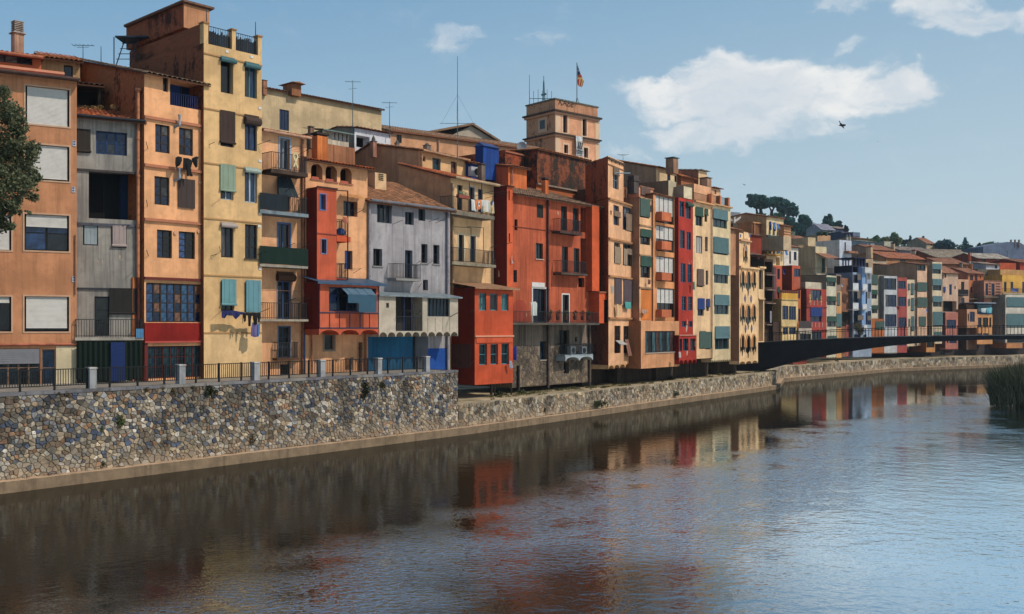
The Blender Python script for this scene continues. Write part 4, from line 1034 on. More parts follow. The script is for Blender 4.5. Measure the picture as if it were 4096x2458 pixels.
# ---- B5 peach balcony house
F5 = Fac(1048, 52.0, 5650)
b = Bld('balcony_house', 'salmon peach house with four stacked iron balconies and blue door frames', F5, 1040, 1226, 520, 1528, PL('#DBA478', .16, '#8A6048'), M('dirty', '#A87854', .4), prof=[(0, 0), (5, 1.0)])
D5 = '#2C5488'
b.win(1119, 556, 1158, 680, fr='#8AA0B8', gl='#0C1C34', nv=2, nt=1, rec=.2, name='balcony_door', sur='#8CA2BC', sw=.09, sill=0)
w = b.win(1110, 715, 1160, 845, fr=D5, gl='#10141A', nv=2, nt=1, name='balcony_door')
b.awning([(1110, 707), (1162, 712), (1195, 790), (1116, 790)], '#24343C', .7)
b.win(1112, 896, 1160, 995, fr=D5, gl='#0C1420', nv=2, nt=1, name='balcony_door', sur='#3A6AA8', sw=.07, sill=0)
w = b.win(1110, 1126, 1164, 1278, fr=D5, gl='#0B0F16', nv=2, nt=1, name='balcony_door', sur='#5A7CA4', sw=.05, sill=0); b.rollup(1106, 1088, 1172, 1128, '#5A3A24', w)
w = b.win(1114, 1308, 1160, 1432, fr='#4A6484', gl='#101822', nv=2, nt=3, name='balcony_door', bars=.09, sur='#5A7494', sw=.05, sill=0)
b.win(1120, 1458, 1160, 1512, fr='#2A2420', gl='#0C0A0A', nv=1, nt=1, bars=.1)
b.balcony(1085, 1232, 605, 674, 690, .95, slab='#4A3A30')
b.balcony(1040, 1234, 772, 838, 852, .95, slab='#7A8890', cover='#1C2830', cx=(1040, 1150))
b.balcony(1040, 1232, 985, 1056, 1066, .95, slab='#9A9488', cover='#0A2A22')
b.balcony(1040, 1234, 1210, 1277, 1286, .95, slab='#A49A8A')
b.balcony(1108, 1196, 1370, 1434, 1442, .4, slab='#5A4030', step=.09)
for x, y in ((1095, 606), (1088, 770), (1095, 990), (1100, 1206)): b.rack(x + 30, x + 92, y, 1.2)
b.pipe(1207, 560, 1528, '#A8663C', .07, .1); b.gutter(col='#C08A64', out=.35); b.tiles('#B06038', over=.4, lim=200)
b.band(1160, .02, .01, M('paint', '#8A6048')); b.done()
# yellow ribbon on top balcony
def ribbon(B_, px, py, off, hgt, col, label, group=None, name='ribbon'):
    x, z = B_.X(px, off), B_.Z(py, px, off); m = M('paint', col); mb = MB(); s = hgt
    pts = [(math.cos(t) * .16 * s, .28 * s + math.sin(t) * .24 * s) for t in [R(-60 + 300 * i / 14) for i in range(15)]]
    pts = [(-.17 * s, -.5 * s)] + [(-(-p[0]), p[1]) for p in pts][::-1][:0] + [(.10 * s * math.cos(R(a)) * 1.6, .28 * s + .22 * s * math.sin(R(a))) for a in range(-50, 231, 20)] + [(.17 * s, -.5 * s)]
    for p_, q_ in zip(pts, pts[1:]):
        d_ = Vector((q_[0] - p_[0], q_[1] - p_[1])); 
        if d_.length < 1e-5: continue
        nn_ = Vector((-d_.y, d_.x)).normalized() * .055 * s
        mb.add([(p_[0] - nn_.x, 0, p_[1] - nn_.y), (q_[0] - nn_.x, 0, q_[1] - nn_.y), (q_[0] + nn_.x, 0, q_[1] + nn_.y), (p_[0] + nn_.x, 0, p_[1] + nn_.y),
                (p_[0] - nn_.x, .02, p_[1] - nn_.y), (q_[0] - nn_.x, .02, q_[1] - nn_.y), (q_[0] + nn_.x, .02, q_[1] + nn_.y), (p_[0] + nn_.x, .02, p_[1] + nn_.y)], [(0, 1, 2, 3), (7, 6, 5, 4), (0, 3, 7, 4), (1, 5, 6, 2)], m)
    o = mb.build(name); wv = B_.e.matrix_basis.copy(); M4 = Matrix.Translation(Vector(B_.loc)) @ Matrix.Rotation(B_.rz, 4, 'Z')
    o.location = M4 @ Vector((x, -off, z)); o.rotation_euler = (0, 0, B_.rz); tag(o, label, 'ribbon', group); return o
ribbon(b, 1183, 641, .93, .75, '#CFC68A', 'pale yellow ribbon tied on the topmost balcony of the salmon house')
# ---- B6 house with red bays
F6 = Fac(1225, 53.9, 5650)
b = Bld('arcade_house', 'peach house with three attic arches behind the red bay', F6, 1222, 1470, 640, 1522, PL('#DCA274', .2), M('dirty', '#B07A54', .3), prof=[(0, 0), (4, .6)])
for i, r in enumerate(((1244, 655, 1290, 718), (1302, 663, 1348, 727), (1361, 672, 1407, 735))):
    w = b.win(*r, fr='#2A1C16', gl='#160E0C', nv=1, nt=1, rec=.6, name='arch_opening', fw=.02, sill='#A85C3A')
    a, c, d, e = b.rect(*r); rr_ = (d - a) / 2; mb = MB()   # arch spandrels
    for sx in (0, 1):
        pts = [(a if sx == 0 else d, e + .01)]
        for k in range(7):
            t = math.pi * (k / 12); xx = (a + d) / 2 + (-1 if sx == 0 else 1) * rr_ * math.cos(t); zz_ = e - .35 + .35 * math.sin(t); pts.append((xx, zz_))
        mb.prism(pts, -.004, .06, b.wall)
    b.part('arch', mb, w)
    cube('flower_box', w, a + .1, -.05 + .1, c, d - .2, .25, c + .14, M('paint', '#B04A2C'))
w = b.win(1374, 806, 1430, 866, fr='#1C2E4C', gl='#101A2C', nv=2, nt=1, rec=.35); 
b.awning([(1362, 776), (1440, 784), (1462, 800), (1366, 784)], '#C88430', .8)
w = b.win(1379, 1004, 1410, 1078, fr='#1C3E78', gl='#123468', nv=1, nt=1, rec=.25, name='balcony_door', shut=('#1C4484', 'half'))
w = b.win(1297, 1341, 1337, 1400, fr='#6A6058', gl='#141618', nv=1, nt=1, sur='#8A7A68', sw=.09); 
w = b.win(1378, 1430, 1414, 1482, fr='#8A6444', gl='#8A6A4C', nv=1, nt=1, rec=.05)
b.balcony(1345, 1392, 876, 940, 944, .9, slab='#A04028'); b.part('balcony_beam', MB().box(b.X(1345, .9), -.95, b.Z(966, 1345, .9), b.X(1400, .9), .0, b.Z(944, 1345, .9), PL('#C0522E', .3)))
b.balcony(1345, 1392, 1052, 1114, 1118, .9, slab='#A04028')
xx = b.X(1391, .95); b.part('iron_post', MB().tube((xx, -.95, b.Z(1120, 1391, .95)), (xx, -.95, b.Z(765, 1391, .95)), .035, M('metal', '#14181C'), 6).tube((b.X(1345, .95), -.95, b.Z(762, 1345, .95)), (xx, -.95, b.Z(765, 1391, .95)), .03, M('metal', '#14181C'), 6))
b.rack(1378, 1412, 850, 1.0); b.rack(1370, 1412, 1085, .7); b.pipe(1241, 1335, 1520, '#A05C34', .05); b.pipe(1458, 1335, 1520, '#A86438', .07); b.pipe(1438, 1370, 1500, '#5A3A28', .09)
x1_ = b.X(1225); mb = MB().tube((b.X(1218, .5), -.5, 0.2), (b.X(1218, .5), -.5, b.Z(1335)), .05, M('metal', '#1C3860'), 7); b.part('blue_pipe', mb)
b.tiles('#B0562C', over=.5, lim=300, l_=.42); b.done()
q = Bld('red_bay', 'narrow upper red bay with two small blue windows', F6.shift(.95), 1268, 1346, 748, 1126, PL('#C0583A', .2), PL('#7C2216', .35), depth=.95, cat='bay', left=0)  # deep red side colour paints the shaded flank of the bay
q.win(1280, 778, 1302, 840, fr='#2C60A4', gl='#123A78', nv=1, nt=1, sur='#3C74B4', sw=.04); q.win(1285, 958, 1305, 1015, fr='#2C60A4', gl='#0A1220', nv=1, nt=1, sur='#5C8CB8', sw=.03)
q.band(745, .06, .12, M('conc', '#4A3A34')); q.band(931, .05, .05, M('paint', '#9A3C28')); q.done()
F6b = F6.shift(1.3)
q = Bld('lower_red_bay', 'wide orange-red bay with blue trim and slate blue awning', F6b, 1276, 1516, 1128, 1318, PL('#C46040', .15), PL('#7A2014', .35), depth=1.3, cat='bay')  # side repeats the red much darker, shade put into its colour
w = q.win(1316, 1152, 1505, 1248, fr='#16325C', gl='#0C1626', nv=5, nt=1, fw=.07, ga=['#16305C', '#0A0C12', '#122444']); w2 = q.awning([(1362, 1150), (1478, 1152), (1506, 1182), (1392, 1180)], '#4E7088', .7)
a, c, d, e = q.rect(1392, 1180, 1506, 1250, .7); mb = MB(); k = 8
for i in range(k):
    lo = c if i > 2 else c + (e - c) * .52
    mb.quad((a + (d - a) * i / k, -.7, lo), (a + (d - a) * (i + 1) / k, -.71, lo), (a + (d - a) * (i + 1) / k, -.71, e), (a + (d - a) * i / k, -.7, e), M('cloth', '#2E5A72'))
mb.build('awning_drop', q.e)
tm = M('paint', '#1E3250')
z1_, z2_ = q.Z(1251), q.Z(1313); mb = MB(); mb.box(0, -.03, z1_ - .03, q.W, .01, z1_ + .03, tm).box(0, -.03, z2_ - .03, q.W, .01, z2_ + .03, tm).box(0, -.028, z2_, .05, .01, q.H, tm).box(q.W - .05, -.028, z2_, q.W, .01, q.H, tm)
for x in (1318, 1358, 1399, 1440, 1478): mb.box(q.X(x) - .02, -.026, z2_, q.X(x) + .02, .01, z1_, tm)
q.part('blue_trim', mb); q.part('bay_roof', MB().add([(-.3, -.3, q.H), (q.W + .3, -.3, q.H), (q.W + .3, 1.3, q.H + .35), (-.3, 1.3, q.H + .35), (-.3, -.3, q.H - .12), (q.W + .3, -.3, q.H - .12)], [(0, 1, 2, 3), (4, 5, 1, 0)], M('metal', '#2E5474')))
def scallop(B_, n_, depth, m, r=.12, x0=0, x1=None):
    """row of little brick vaults under a jetty: the scalloped lower edge"""
    W = B_.W if x1 is None else x1; mb = MB(); w = (W - x0) / n_
    for i in range(n_):
        a = x0 + i * w; pts = [(a, 0)] + [(a + w / 2 - math.cos(math.pi * k / 8) * w * .46, -.30 + math.sin(math.pi * k / 8) * w * .42 if w < 1 else -.3 + math.sin(math.pi * k / 8) * .26) for k in range(9)] + [(a + w, 0)]
        pts = [(a, .0), (a, -.3)] + pts[1:-1] + [(a + w, -.3), (a + w, .0)]
        mb.prism(pts, 0, depth, m)
    return B_.part('vault_edge', mb)
scallop(q, 3, 1.2, PL('#C4583A', .3)); q.done()
# ---- B7 blue-grey house
F7 = Fac(1465, 57.0, 5750)
b = Bld('blue_grey_house', 'blue-grey rendered house under a broad orange tiled roof', F7, 1467, 1800, 800, 1505, PL('#9C989A', .34, '#625E66', .12), M('dirty', '#A08C7C', .4), prof=[(0, 0), (5.2, 2.1)])
B7 = '#1E3A54'
b.win(1508, 804, 1567, 893, fr=B7, gl='#14202C', nv=3, nt=1, rec=.3); b.win(1620, 849, 1655, 900, fr=B7, gl='#0E1C28', nv=2, nt=1, rec=.25); b.win(1674, 826, 1701, 884, fr=B7, gl='#141E28', nv=2, nt=1, rec=.25)
b.win(1493, 996, 1529, 1065, fr='#22262A', gl='#0C141A', nv=2, nt=1, rec=.3, sill='#8A8480'); b.win(1685, 977, 1710, 1053, fr='#1C2228', gl='#0C1218', nv=1, nt=2, rec=.28, sill='#8A8480'); b.win(1733, 981, 1758, 1057, fr='#1C2228', gl='#0C1218', nv=1, nt=2, rec=.28, sill='#8A8480')
b.win(1620, 1002, 1650, 1114, fr=B7, gl='#101E30', nv=2, nt=1, rec=.25, name='balcony_door'); b.win(1692, 1120, 1712, 1162, fr='#4A4844', gl='#1C1C1C', nv=1, nt=1, rec=.3)
b.balcony(1585, 1686, 1053, 1113, 1122, .75, slab='#8A8884')
b.rack(1665, 1708, 1048, .8); b.arms((1570, 898, .3), (1715, 888, .35), (1742, 893, .3), (1676, 1150, -.3))
b.pipe(1472, 800, 1175, '#8E8A90', .08, .12); b.pipe(1786, 838, 1500, '#8E8A92', .08, .12)
b.gutter(col='#5A6470', out=.42, r=.09)
zt = b.Z(1338, 1480)
b.part('teal_shop_wall', MB().box(.1, -.02, 0, b.X(1655), .01, zt, PL('#1E5C80', .25, '#0E2A40'))); b.part('blue_door', MB().box(b.X(1712), -.02, 0, b.X(1790), .01, b.Z(1395, 1712), PL('#1C4E9C', .15)))
b.part('grey_shop_wall', MB().box(b.X(1660), -.016, 0, b.X(1712), .01, zt, PL('#5C6068', .4)))
b.win(1682, 1381, 1710, 1440, fr='#5A5044', gl='#14181C', nv=1, nt=1, rec=.1)
b.pipe(1655, 1345, 1500, '#3A4048', .07)
b.tiles('#A0704E', over=.5, lim=300, w_=.23, l_=.40); b.done()
F7b = F7.shift(1.35)
q = Bld('white_bay', 'off-white ground-level bay with open porch and dark green window', F7b, 1516, 1832, 1180, 1327, PL('#B9AD9A', .12), PL('#8A7F70', .3), depth=1.35, cat='bay')
q.win(1545, 1213, 1556, 1232, fr='#20303C', gl='#101820', nv=1, nt=1)
q.win(1583, 1184, 1690, 1326, fr='#1C2C50', gl='#2A2826', nv=3, nt=1, rec=1.05, name='porch', fw=.03, ga=['#1C1C20', '#3A3632', '#2A2624'])
a, c, d, e = q.rect(1583, 1266, 1690, 1328); g = MB(); t = a
while t < d: g.box(t, .04, c, t + .02, .06, e, M('metal', '#2A2E34')); t += .12
for t in (a + (d - a) * .33, a + (d - a) * .68): g.tube((t, .06, c), (t, .06, q.H - .1), .03, M('metal', '#1C3468'), 6)
g.box(a, .03, e - .03, d, .07, e, M('metal', '#2A2E34')); q.part('railing', g)
q.win(1710, 1195, 1799, 1267, fr='#123044', gl='#0C2430', nv=6, nt=1, fw=.05); q.rack(1588, 1662, 1252, .5); q.rack(1798, 1800, 1262, .7)
mb = MB()
for x in (1711, 1741, 1771, 1799): mb.box(q.X(x) - .012, -.006, q.Z(1328, x), q.X(x) + .012, .01, q.Z(1271, x), M('paint', '#4A4C4E'))
q.part('panel_joints', mb); q.part('bay_roof', MB().add([(-.1, -.2, q.H), (q.W + .2, -.2, q.H), (q.W + .2, 1.35, q.H + .25), (-.1, 1.35, q.H + .25), (-.1, -.2, q.H - .08), (q.W + .2, -.2, q.H - .08)], [(0, 1, 2, 3), (4, 5, 1, 0)], M('metal', '#76868E')))
scallop(q, 10, 1.2, PL('#B9AD9A', .15)); q.done()
# ---- B8 cream house with banner balcony
F8 = Fac(1802, 64.0, 4900)
b = Bld('cream_house', 'cream house with banner hung balcony and long peach gable wall', F8, 1802, 1975, 708, 1500, PL('#D6AE80', .2), PL('#C08A64', .22), prof=[(0, 0), (4.4, 1.25)])
DC = '#1C3C64'
b.win(1829, 741, 1850, 842, fr='#20262C', gl='#10161A', nv=1, nt=1, name='balcony_door'); b.win(1877, 750, 1897, 848, fr=DC, gl='#2A3038', nv=1, nt=1, name='balcony_door', sur='#A0A4AC', sw=.06, sill=0); b.win(1912, 757, 1931, 850, fr=DC, gl='#3A3028', nv=2, nt=1, name='balcony_door')
b.win(1833, 940, 1855, 1048, fr=DC, gl='#123A68', nv=2, nt=1, name='balcony_door', sur='#C8BC9C', sw=.08, sill=0); b.win(1880, 945, 1902, 1050, fr=DC, gl='#102E58', nv=2, nt=1, name='balcony_door', sur='#C8BC9C', sw=.08, sill=0)
b.balcony(1806, 1978, 782, 840, 856, 1.0, slab='#7A7264'); b.balcony(1808, 1984, 988, 1046, 1058, 1.0, slab='#8E8672')
z0_ = b.Z(845, 1900, .9); 
for x in (1878, 1927): b.part('iron_post', MB().tube((b.X(x, .9), -.9, b.Z(848, x, .9)), (b.X(x, .9), -.9, b.Z(730, x, .9)), .03, M('metal', '#1C3C4C'), 6))
for x in (1884, 1934):
    zt_ = b.Z(912, x, .95); b.part('iron_bracket', MB().tube((b.X(x, .95), -.95, b.Z(1048, x, .95)), (b.X(x, .95), -.95, zt_), .022, M('metal', '#1C2C30'), 5).tube((b.X(x, .95), -.95, zt_), (b.X(x, .95) - .8, -.2, zt_ + .05), .018, M('metal', '#1C2C30'), 5))
b.rack(1893, 1940, 780, 1.9); b.rack(1960, 1962, 985, 1.8)
b.pipe(1805, 735, 1180, '#B08A5C', .09, .12); b.gutter(col='#B49468', out=.42, r=.1); b.tiles('#B4623C', over=.45, lim=300, w_=.23); b.done()
q = Bld('cream_upper_house', 'upper set-back storey of peach render with blue grilled window behind the cream house', F8.shift(-4.4), 1678, 1862, 600, 760, PL('#D8AE7C', .14), PL('#C48C66', .22), prof=[(0, 0), (4.6, .9), (9.8, -1.0)])
q.win(1688, 626, 1702, 646, fr='#3A2C22', gl='#14100E', nv=1, nt=1); q.win(1731, 636, 1760, 684, fr='#1E6078', gl='#14607C', nv=1, nt=2, bars=.16, name='window', sur='#3A5A64', sw=.03); q.win(1803, 648, 1827, 695, fr='#3A2A24', gl='#7A5048', nv=1, nt=1)
q.pipe(1682, 612, 680, '#B48A60', .07); q.gutter(col='#B4885C', out=.35); q.tiles('#AC6C44', over=.4, lim=300, w_=.25); q.tiles('#AC6C44', over=.0, lim=100, w_=.25, seg=1); q.done()
# ---- orange bay over the river
FE = Fac(1899, 62.6, 5775)
b = Bld('orange_bay', 'bright orange two storey bay jutting over the river with teal windows', FE, 1899, 2052, 1150, 1541, PL('#BC4E2C', .24, '#8A3418'), M('plaster', '#7E2410', .2), depth=3.2, cat='bay')  # dark side colour stands for the bay's shaded flank
TE = '#3C8C9C'
for i, r in enumerate(((1915, 1174, 1945, 1243), (1960, 1176, 1990, 1243), (2005, 1178, 2034, 1243))): b.win(*r, fr=TE, gl='#3A7C88' if i != 1 else '#0C0E12', nv=2 if i != 1 else 1, nt=1, rec=.15, ga=['#4A8C96', '#2E6470'] if i != 1 else None)
for i, r in enumerate(((1917, 1377, 1948, 1461), (1962, 1377, 1992, 1459), (2006, 1375, 2036, 1458))): b.win(*r, fr=TE, gl='#123240', nv=1, nt=2, rec=.2)
b.band(1343, .1, .09, M('paint', '#D88A60')); zt = b.Z(1345); b.part('band_panel', MB().box(.1, -.05, b.Z(1373), b.W - .06, .01, zt - .1, PL('#C05230', .15)))
b.part('bay_roof', MB().add([(-.3, -.35, b.H), (b.W + .3, -.35, b.H), (b.W + .3, 3.2, b.H + .55), (-.3, 3.2, b.H + .55), (-.3, -.35, b.H - .1), (b.W + .3, -.35, b.H - .1)], [(0, 1, 2, 3), (4, 5, 1, 0)], M('conc', '#A07A5C')))
b.part('head_panel', MB().box(.08, -.05, b.Z(1170), b.W - .06, .01, b.H - .14, PL('#C05230', .15)))
b.rack(1921, 1922, 1225, .1); 
for x in (1893,): b.part('line_arm', MB().tube((0, 0, b.Z(1240)), (-.75, -.3, b.Z(1252)), .02, M('metal', '#1A1410'), 5).tube((0, 0, b.Z(1438)), (-.75, -.3, b.Z(1460)), .02, M('metal', '#1A1410'), 5))
cube('side_patch', b.e, -.02, .35, b.Z(1475), -.002, 3.1, b.Z(1378), M('plaster', '#5C3A34', .3)); b.done()
# steps/poles below orange bay
for x in (1965, 1978, 2045):
    c = world_at(x, 1590, 66.5); mbq = MB().tube((0, 0, 0), (0, 0, 1.9), .06 if x != 1965 else .1, M('conc', '#3A322C'), 7).build('bay_prop'); mbq.location = (c.x, c.y, ZT - .05)
    tag(mbq, {1965: 'thick dark prop under the orange bay', 1978: 'thin pole just right of the thick prop under the orange bay', 2045: 'thin pole under the right corner of the orange bay'}[x], 'prop')
# ---- B9 dark red narrow mass
F10 = Fac(2028, 67.4, 5330)
b = Bld('dark_red_wing', 'narrow red wing with blank red side darkened for shade and peeling patches', F10.shift(.15), 2028, 2051, 742, 1150, PL('#CC5C34', .2), M('plaster', '#6A1C14', .3, '#3A1410', .28), depth=4, left=0)  # side colour darkened to paint its shade; the patches are peeling
b.win(2034, 762, 2039, 802, fr='#20303C', gl='#101820', nv=1, nt=1); b.win(2035, 934, 2040, 970, fr='#20303C', gl='#101820', nv=1, nt=1); b.band(742, .08, .15, M('conc', '#4A3028')); b.done()
# ---- B10 red house
b = Bld('red_house', 'large brick-red house with shuttered balconies above a stone ground storey', F10, 2050, 2392, 772, 1300, M('plaster', '#B45838', .42, '#74341F', .16), M('dirty', '#A04428', .4), prof=[(0, 0), (5.5, 1.7)])
b.win(2147, 819, 2173, 872, fr='#24302C', gl='#182420', nv=2, nt=1, rec=.12, shut=('#24302C', 'closed')); b.win(2058, 878, 2070, 922, fr='#2A1C18', gl='#1A0E0C', nv=1, nt=1); b.win(2143, 974, 2172, 1037, fr='#1C2830', gl='#142430', nv=2, nt=1, sill='#C0A090'); b.win(2054, 1081, 2068, 1130, fr='#1C2844', gl='#14203C', nv=1, nt=2, bars=.15)
for r in ((2244, 826, 2268, 924), (2291, 833, 2315, 926), (2248, 988, 2272, 1090), (2295, 994, 2318, 1090)): b.win(*r, fr='#142C34', gl='#0E2028', nv=2, nt=1, rec=.25, name='balcony_door', shut=('#16303A', 'half'))
for r in ((2322, 832, 2345, 930), (2322, 955, 2345, 1096)): b.win(*r, fr='#0E0E10', gl='#08080A', nv=1, nt=1, rec=.9, name='recess', fw=.02)
b.win(2313, 1112, 2338, 1150, fr='#0E0E10', gl='#0C0A0A', nv=1, nt=1, rec=.3); b.win(2366, 1001, 2372, 1020, fr='#3A2018', gl='#1A1010', nv=1, nt=1)
b.balcony(2240, 2330, 873, 924, 932, .75, slab='#4A3A34'); b.balcony(2246, 2350, 1041, 1090, 1098, .75, slab='#5A4A40')
b.win(2131, 1156, 2184, 1292, fr='#122A3C', gl='#0C1C2C', nv=3, nt=1, rec=.2, name='terrace_door', sur='#C8C6C0', sw=.13, sill=0, shut=('#14283C', 'half')); a, c, d, e = b.rect(2127, 1131, 2178, 1155); b.part('white_lintel', MB().box(a, -.025, c, d, .01, e, M('paint', '#C8C6C0')))
b.win(2249, 1180, 2275, 1294, fr='#122A3C', gl='#0C141C', nv=1, nt=1, rec=.2, name='terrace_door', sur='#C8C4BC', sw=.10, sill=0)
a, c, d, e = b.rect(2053, 1200, 2105, 1290); mb = MB(); pts = [(a, c), (d, c)] + [((a + d) / 2 + (d - a) / 2 * math.cos(R(t)), e - .5 + .5 * math.sin(R(t))) for t in range(0, 181, 15)]; mb.prism(pts, -.02, .01, PL('#A04430', .2)); b.part('blind_arch', mb)
MB().box(b.X(2346), -.5, b.Z(1165, 2346), b.X(2376), .01, b.Z(824, 2346), PL('#C8582E', .2)).build('orange_pier', b.e)
MB().box(b.X(2357), -.9, b.Z(1294, 2357), b.X(2402), .01, b.Z(1172, 2357), PL('#C4562E', .2)).box(b.X(2353), -1.0, b.Z(1172, 2357), b.X(2404), .01, b.Z(1168, 2357), M('paint', '#A8603C')).build('orange_annex', b.e)
cube('annex_door', b.e, b.X(2376), -.93, b.Z(1292, 2376), b.X(2390), -.9, b.Z(1201, 2376), M('glass', '#141C20'))
b.pipe(2188, 800, 1290, '#6A2A1C', .09, .1); b.tiles('#8A6E58', over=.5, lim=300, w_=.25, l_=.42); b.band(905, .03, .05, M('metal', '#7A3020'), 2050, 2240)
# terrace slab and railing
sl = b.balcony(2046, 2398, 1244, 1291, 1300, 1.3, slab='#5A544C', step=.14)
b.done()
b10 = b
q = Bld('stone_ground_storey', 'rough grey-brown stone ground storey below the iron terrace', F10, 2045, 2364, 1298, 1552, M('plaster', '#7C6E60', .55, '#3A342E'), depth=6, cat='house')
q.win(2160, 1366, 2185, 1440, fr='#1C3850', gl='#123458', nv=1, nt=1, rec=.3, sill='#A89C8C'); q.win(2234, 1322, 2278, 1420, fr='#14161A', gl='#0C1014', nv=2, nt=1, rec=.3, name='balcony_door'); q.win(2300, 1349, 2309, 1367, fr='#14161A', gl='#0C0C0C', nv=1, nt=1); q.win(2255, 1448, 2277, 1494, fr='#14161A', gl='#0A0A0A', nv=1, nt=1, rec=.4)
s_ = q.balcony(2260, 2372, 1377, 1421, 1427, .85, slab='#8E9CA4', step=.10)
a, d = q.X(2262, .85), q.X(2372, .85); zt = q.Z(1427, 2260, .85); mb = MB()
for i in range(2):
    x_ = a + (d - a) * i / 2; w_ = (d - a) / 2; pts = [(x_, zt), (x_, zt - .32)] + [(x_ + w_ / 2 - math.cos(R(t)) * w_ * .46, zt - .32 + math.sin(R(t)) * .26) for t in range(0, 181, 15)] + [(x_ + w_, zt - .32), (x_ + w_, zt)]; mb.prism(pts, -.85, 0, M('paint', '#9AA6AC'))
mb.build('balcony_vault', s_)
q.pipe(2188, 1300, 1552, '#5A4A40', .08); q.pipe(2353, 1300, 1545, '#4A3E38', .08); q.pipe(2069, 1462, 1560, '#3A302A', .09)
# coursed rough stones, proud of the mortar
rng = random.Random(12); cells = rubble(q.W, 0.05, q.Z(1385), .34, .17, rng); cnt = 0; mb = MB(); VV, FF, CC = [], [], []
for (c_, poly) in cells:
    wx, wz = c_
    if any(h[0] - .1 < wx < h[2] + .1 and h[1] - .1 < wz < h[3] + .1 for h in q.holes) or rng.random() < .12: continue
    g = stone_geo(wx, wz, poly, .012, .022, Vector((0, 0, 0)), Vector((1, 0)), Vector((0, -1)), rng)
    if g:
        k = len(VV); VV += g[0]; FF += [tuple(i + k for i in f) for f in g[1]]; CC += list(mul(lin(rng.choice(['#7A6C5C', '#84766A', '#8E7F6C', '#6E6256', '#94866F'])), rng.uniform(.8, 1.15)) + (1,)) * len(g[0])
me = bpy.data.meshes.new('rough_stones'); me.from_pydata(VV, [], FF); me.materials.append(SM); at = me.color_attributes.new('Col', 'FLOAT_COLOR', 'POINT'); at.data.foreach_set('color', CC)
o = bpy.data.objects.new('rough_stones', me); COL.objects.link(o); o.parent = q.e; o['kind'] = 'stuff'
q.done()
q10 = q
# ================================================================ right part of the near row
# ---- B11 long blackened house behind the red one
F11 = Fac(2145, 78, 5220)
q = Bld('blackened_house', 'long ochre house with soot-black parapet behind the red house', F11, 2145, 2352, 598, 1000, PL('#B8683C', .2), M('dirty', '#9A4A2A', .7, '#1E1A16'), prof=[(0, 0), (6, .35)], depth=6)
x = b = q; q.part('black_parapet', MB().box(-.02, -.12, q.Z(736), q.W, .01, q.H, M('dirty', '#8A4C30', .62, '#2C2722'))); q.band(733, .12, .2, M('conc', '#9A8A7C')); q.tiles('#B4703E', over=.3, lim=120, w_=.3); q.done()
q2 = Bld('blackened_wing', 'dark sooty wall stretch left of the long blackened house', F11.shift(-1.2), 2020, 2145, 600, 1000, M('dirty', '#9A4A2A', .6, '#2C2520'), depth=6); q2.band(604, .1, .1, M('paint', '#A8603C')); q2.done()
chimney(2180, 712, 790, 75, 20, 'orange chimney on the red house roof', '#D0703C', '#4A4440')
# satellite dish
def dish(px, py, Zd, r, label):
    c = world_at(px, py, Zd); mb = MB(); m = M('metal', '#8C9AA4'); k = 12
    vs = [(0, .12 * r, 0)] + [(math.cos(2 * math.pi * i / k) * r, -.1 * r, math.sin(2 * math.pi * i / k) * r) for i in range(k)]
    mb.add(vs, [(0, 1 + (i + 1) % k, 1 + i) for i in range(k)], m); mb.tube((0, .1 * r, 0), (0, .1, -r * 1.6), .02, m, 5); o = mb.build('satellite_dish'); o.location = c; tag(o, label, 'satellite dish')
dish(2087, 588, 82, .42, 'grey satellite dish on the blackened house roof')
# ---- blue chimney house and orange back wall
FB = Fac(1885, 72, 5600)
q = Bld('blue_roof_house', 'cobalt blue rooftop block with orange right wall', FB, 1885, 2035, 652, 760, PL('#1C4288', .25), PL('#1C4288', .25), prof=[(0, 0), (4, .7)]); q.tiles('#A8663E', over=.25, lim=120, w_=.28); q.done()
q = Bld('blue_chimney_stack', 'tall cobalt blue tapered chimney block above the cream house', FB.shift(.5), 1933, 1995, 584, 716, PL('#1C4690', .35, '#122040'), PL('#183C7C', .3), depth=.8)
q.part('hood', MB().add([(-.08, -.12, q.H), (q.W + .08, -.12, q.H), (q.W + .08, .9, q.H), (-.08, .9, q.H), (.1, .5, q.H + .35), (q.W - .05, .5, q.H + .35)], [(0, 1, 5, 4), (1, 2, 5), (2, 3, 4, 5), (3, 0, 4)], M('metal', '#1C3C7C'))); q.done()
FO = Fac(2033, 72.5, 5400)
q = Bld('orange_back_house', 'orange streaked wall with tiled verge beside the cobalt block', FO, 2033, 2107, 664, 770, PL('#D0703C', .35), PL('#C05A38', .3), prof=[(0, 0), (4, .6)]); q.pipe(2044, 660, 740, '#B06048', .05); q.tiles('#A0603C', over=.35, lim=120, w_=.28); q.done()
chimney(1926, 656, 712, 69, 22, 'small grey brick chimney before the cobalt block', '#7A6C60', '#5A4A40')
c = world_at(1898, 690, 69.5); e = empty('air_conditioner', 'white air conditioner box beside the small grey chimney', 'air conditioner', c, R(45)); MB().box(-.45, -.15, -.3, .45, .15, .35, M('paint', '#A8ACB0')).build('casing', e); MB().tube((.1, -.16, .02), (.1, -.17, .02), .25, M('dark', '#1C1E20'), 12).build('fan', e)
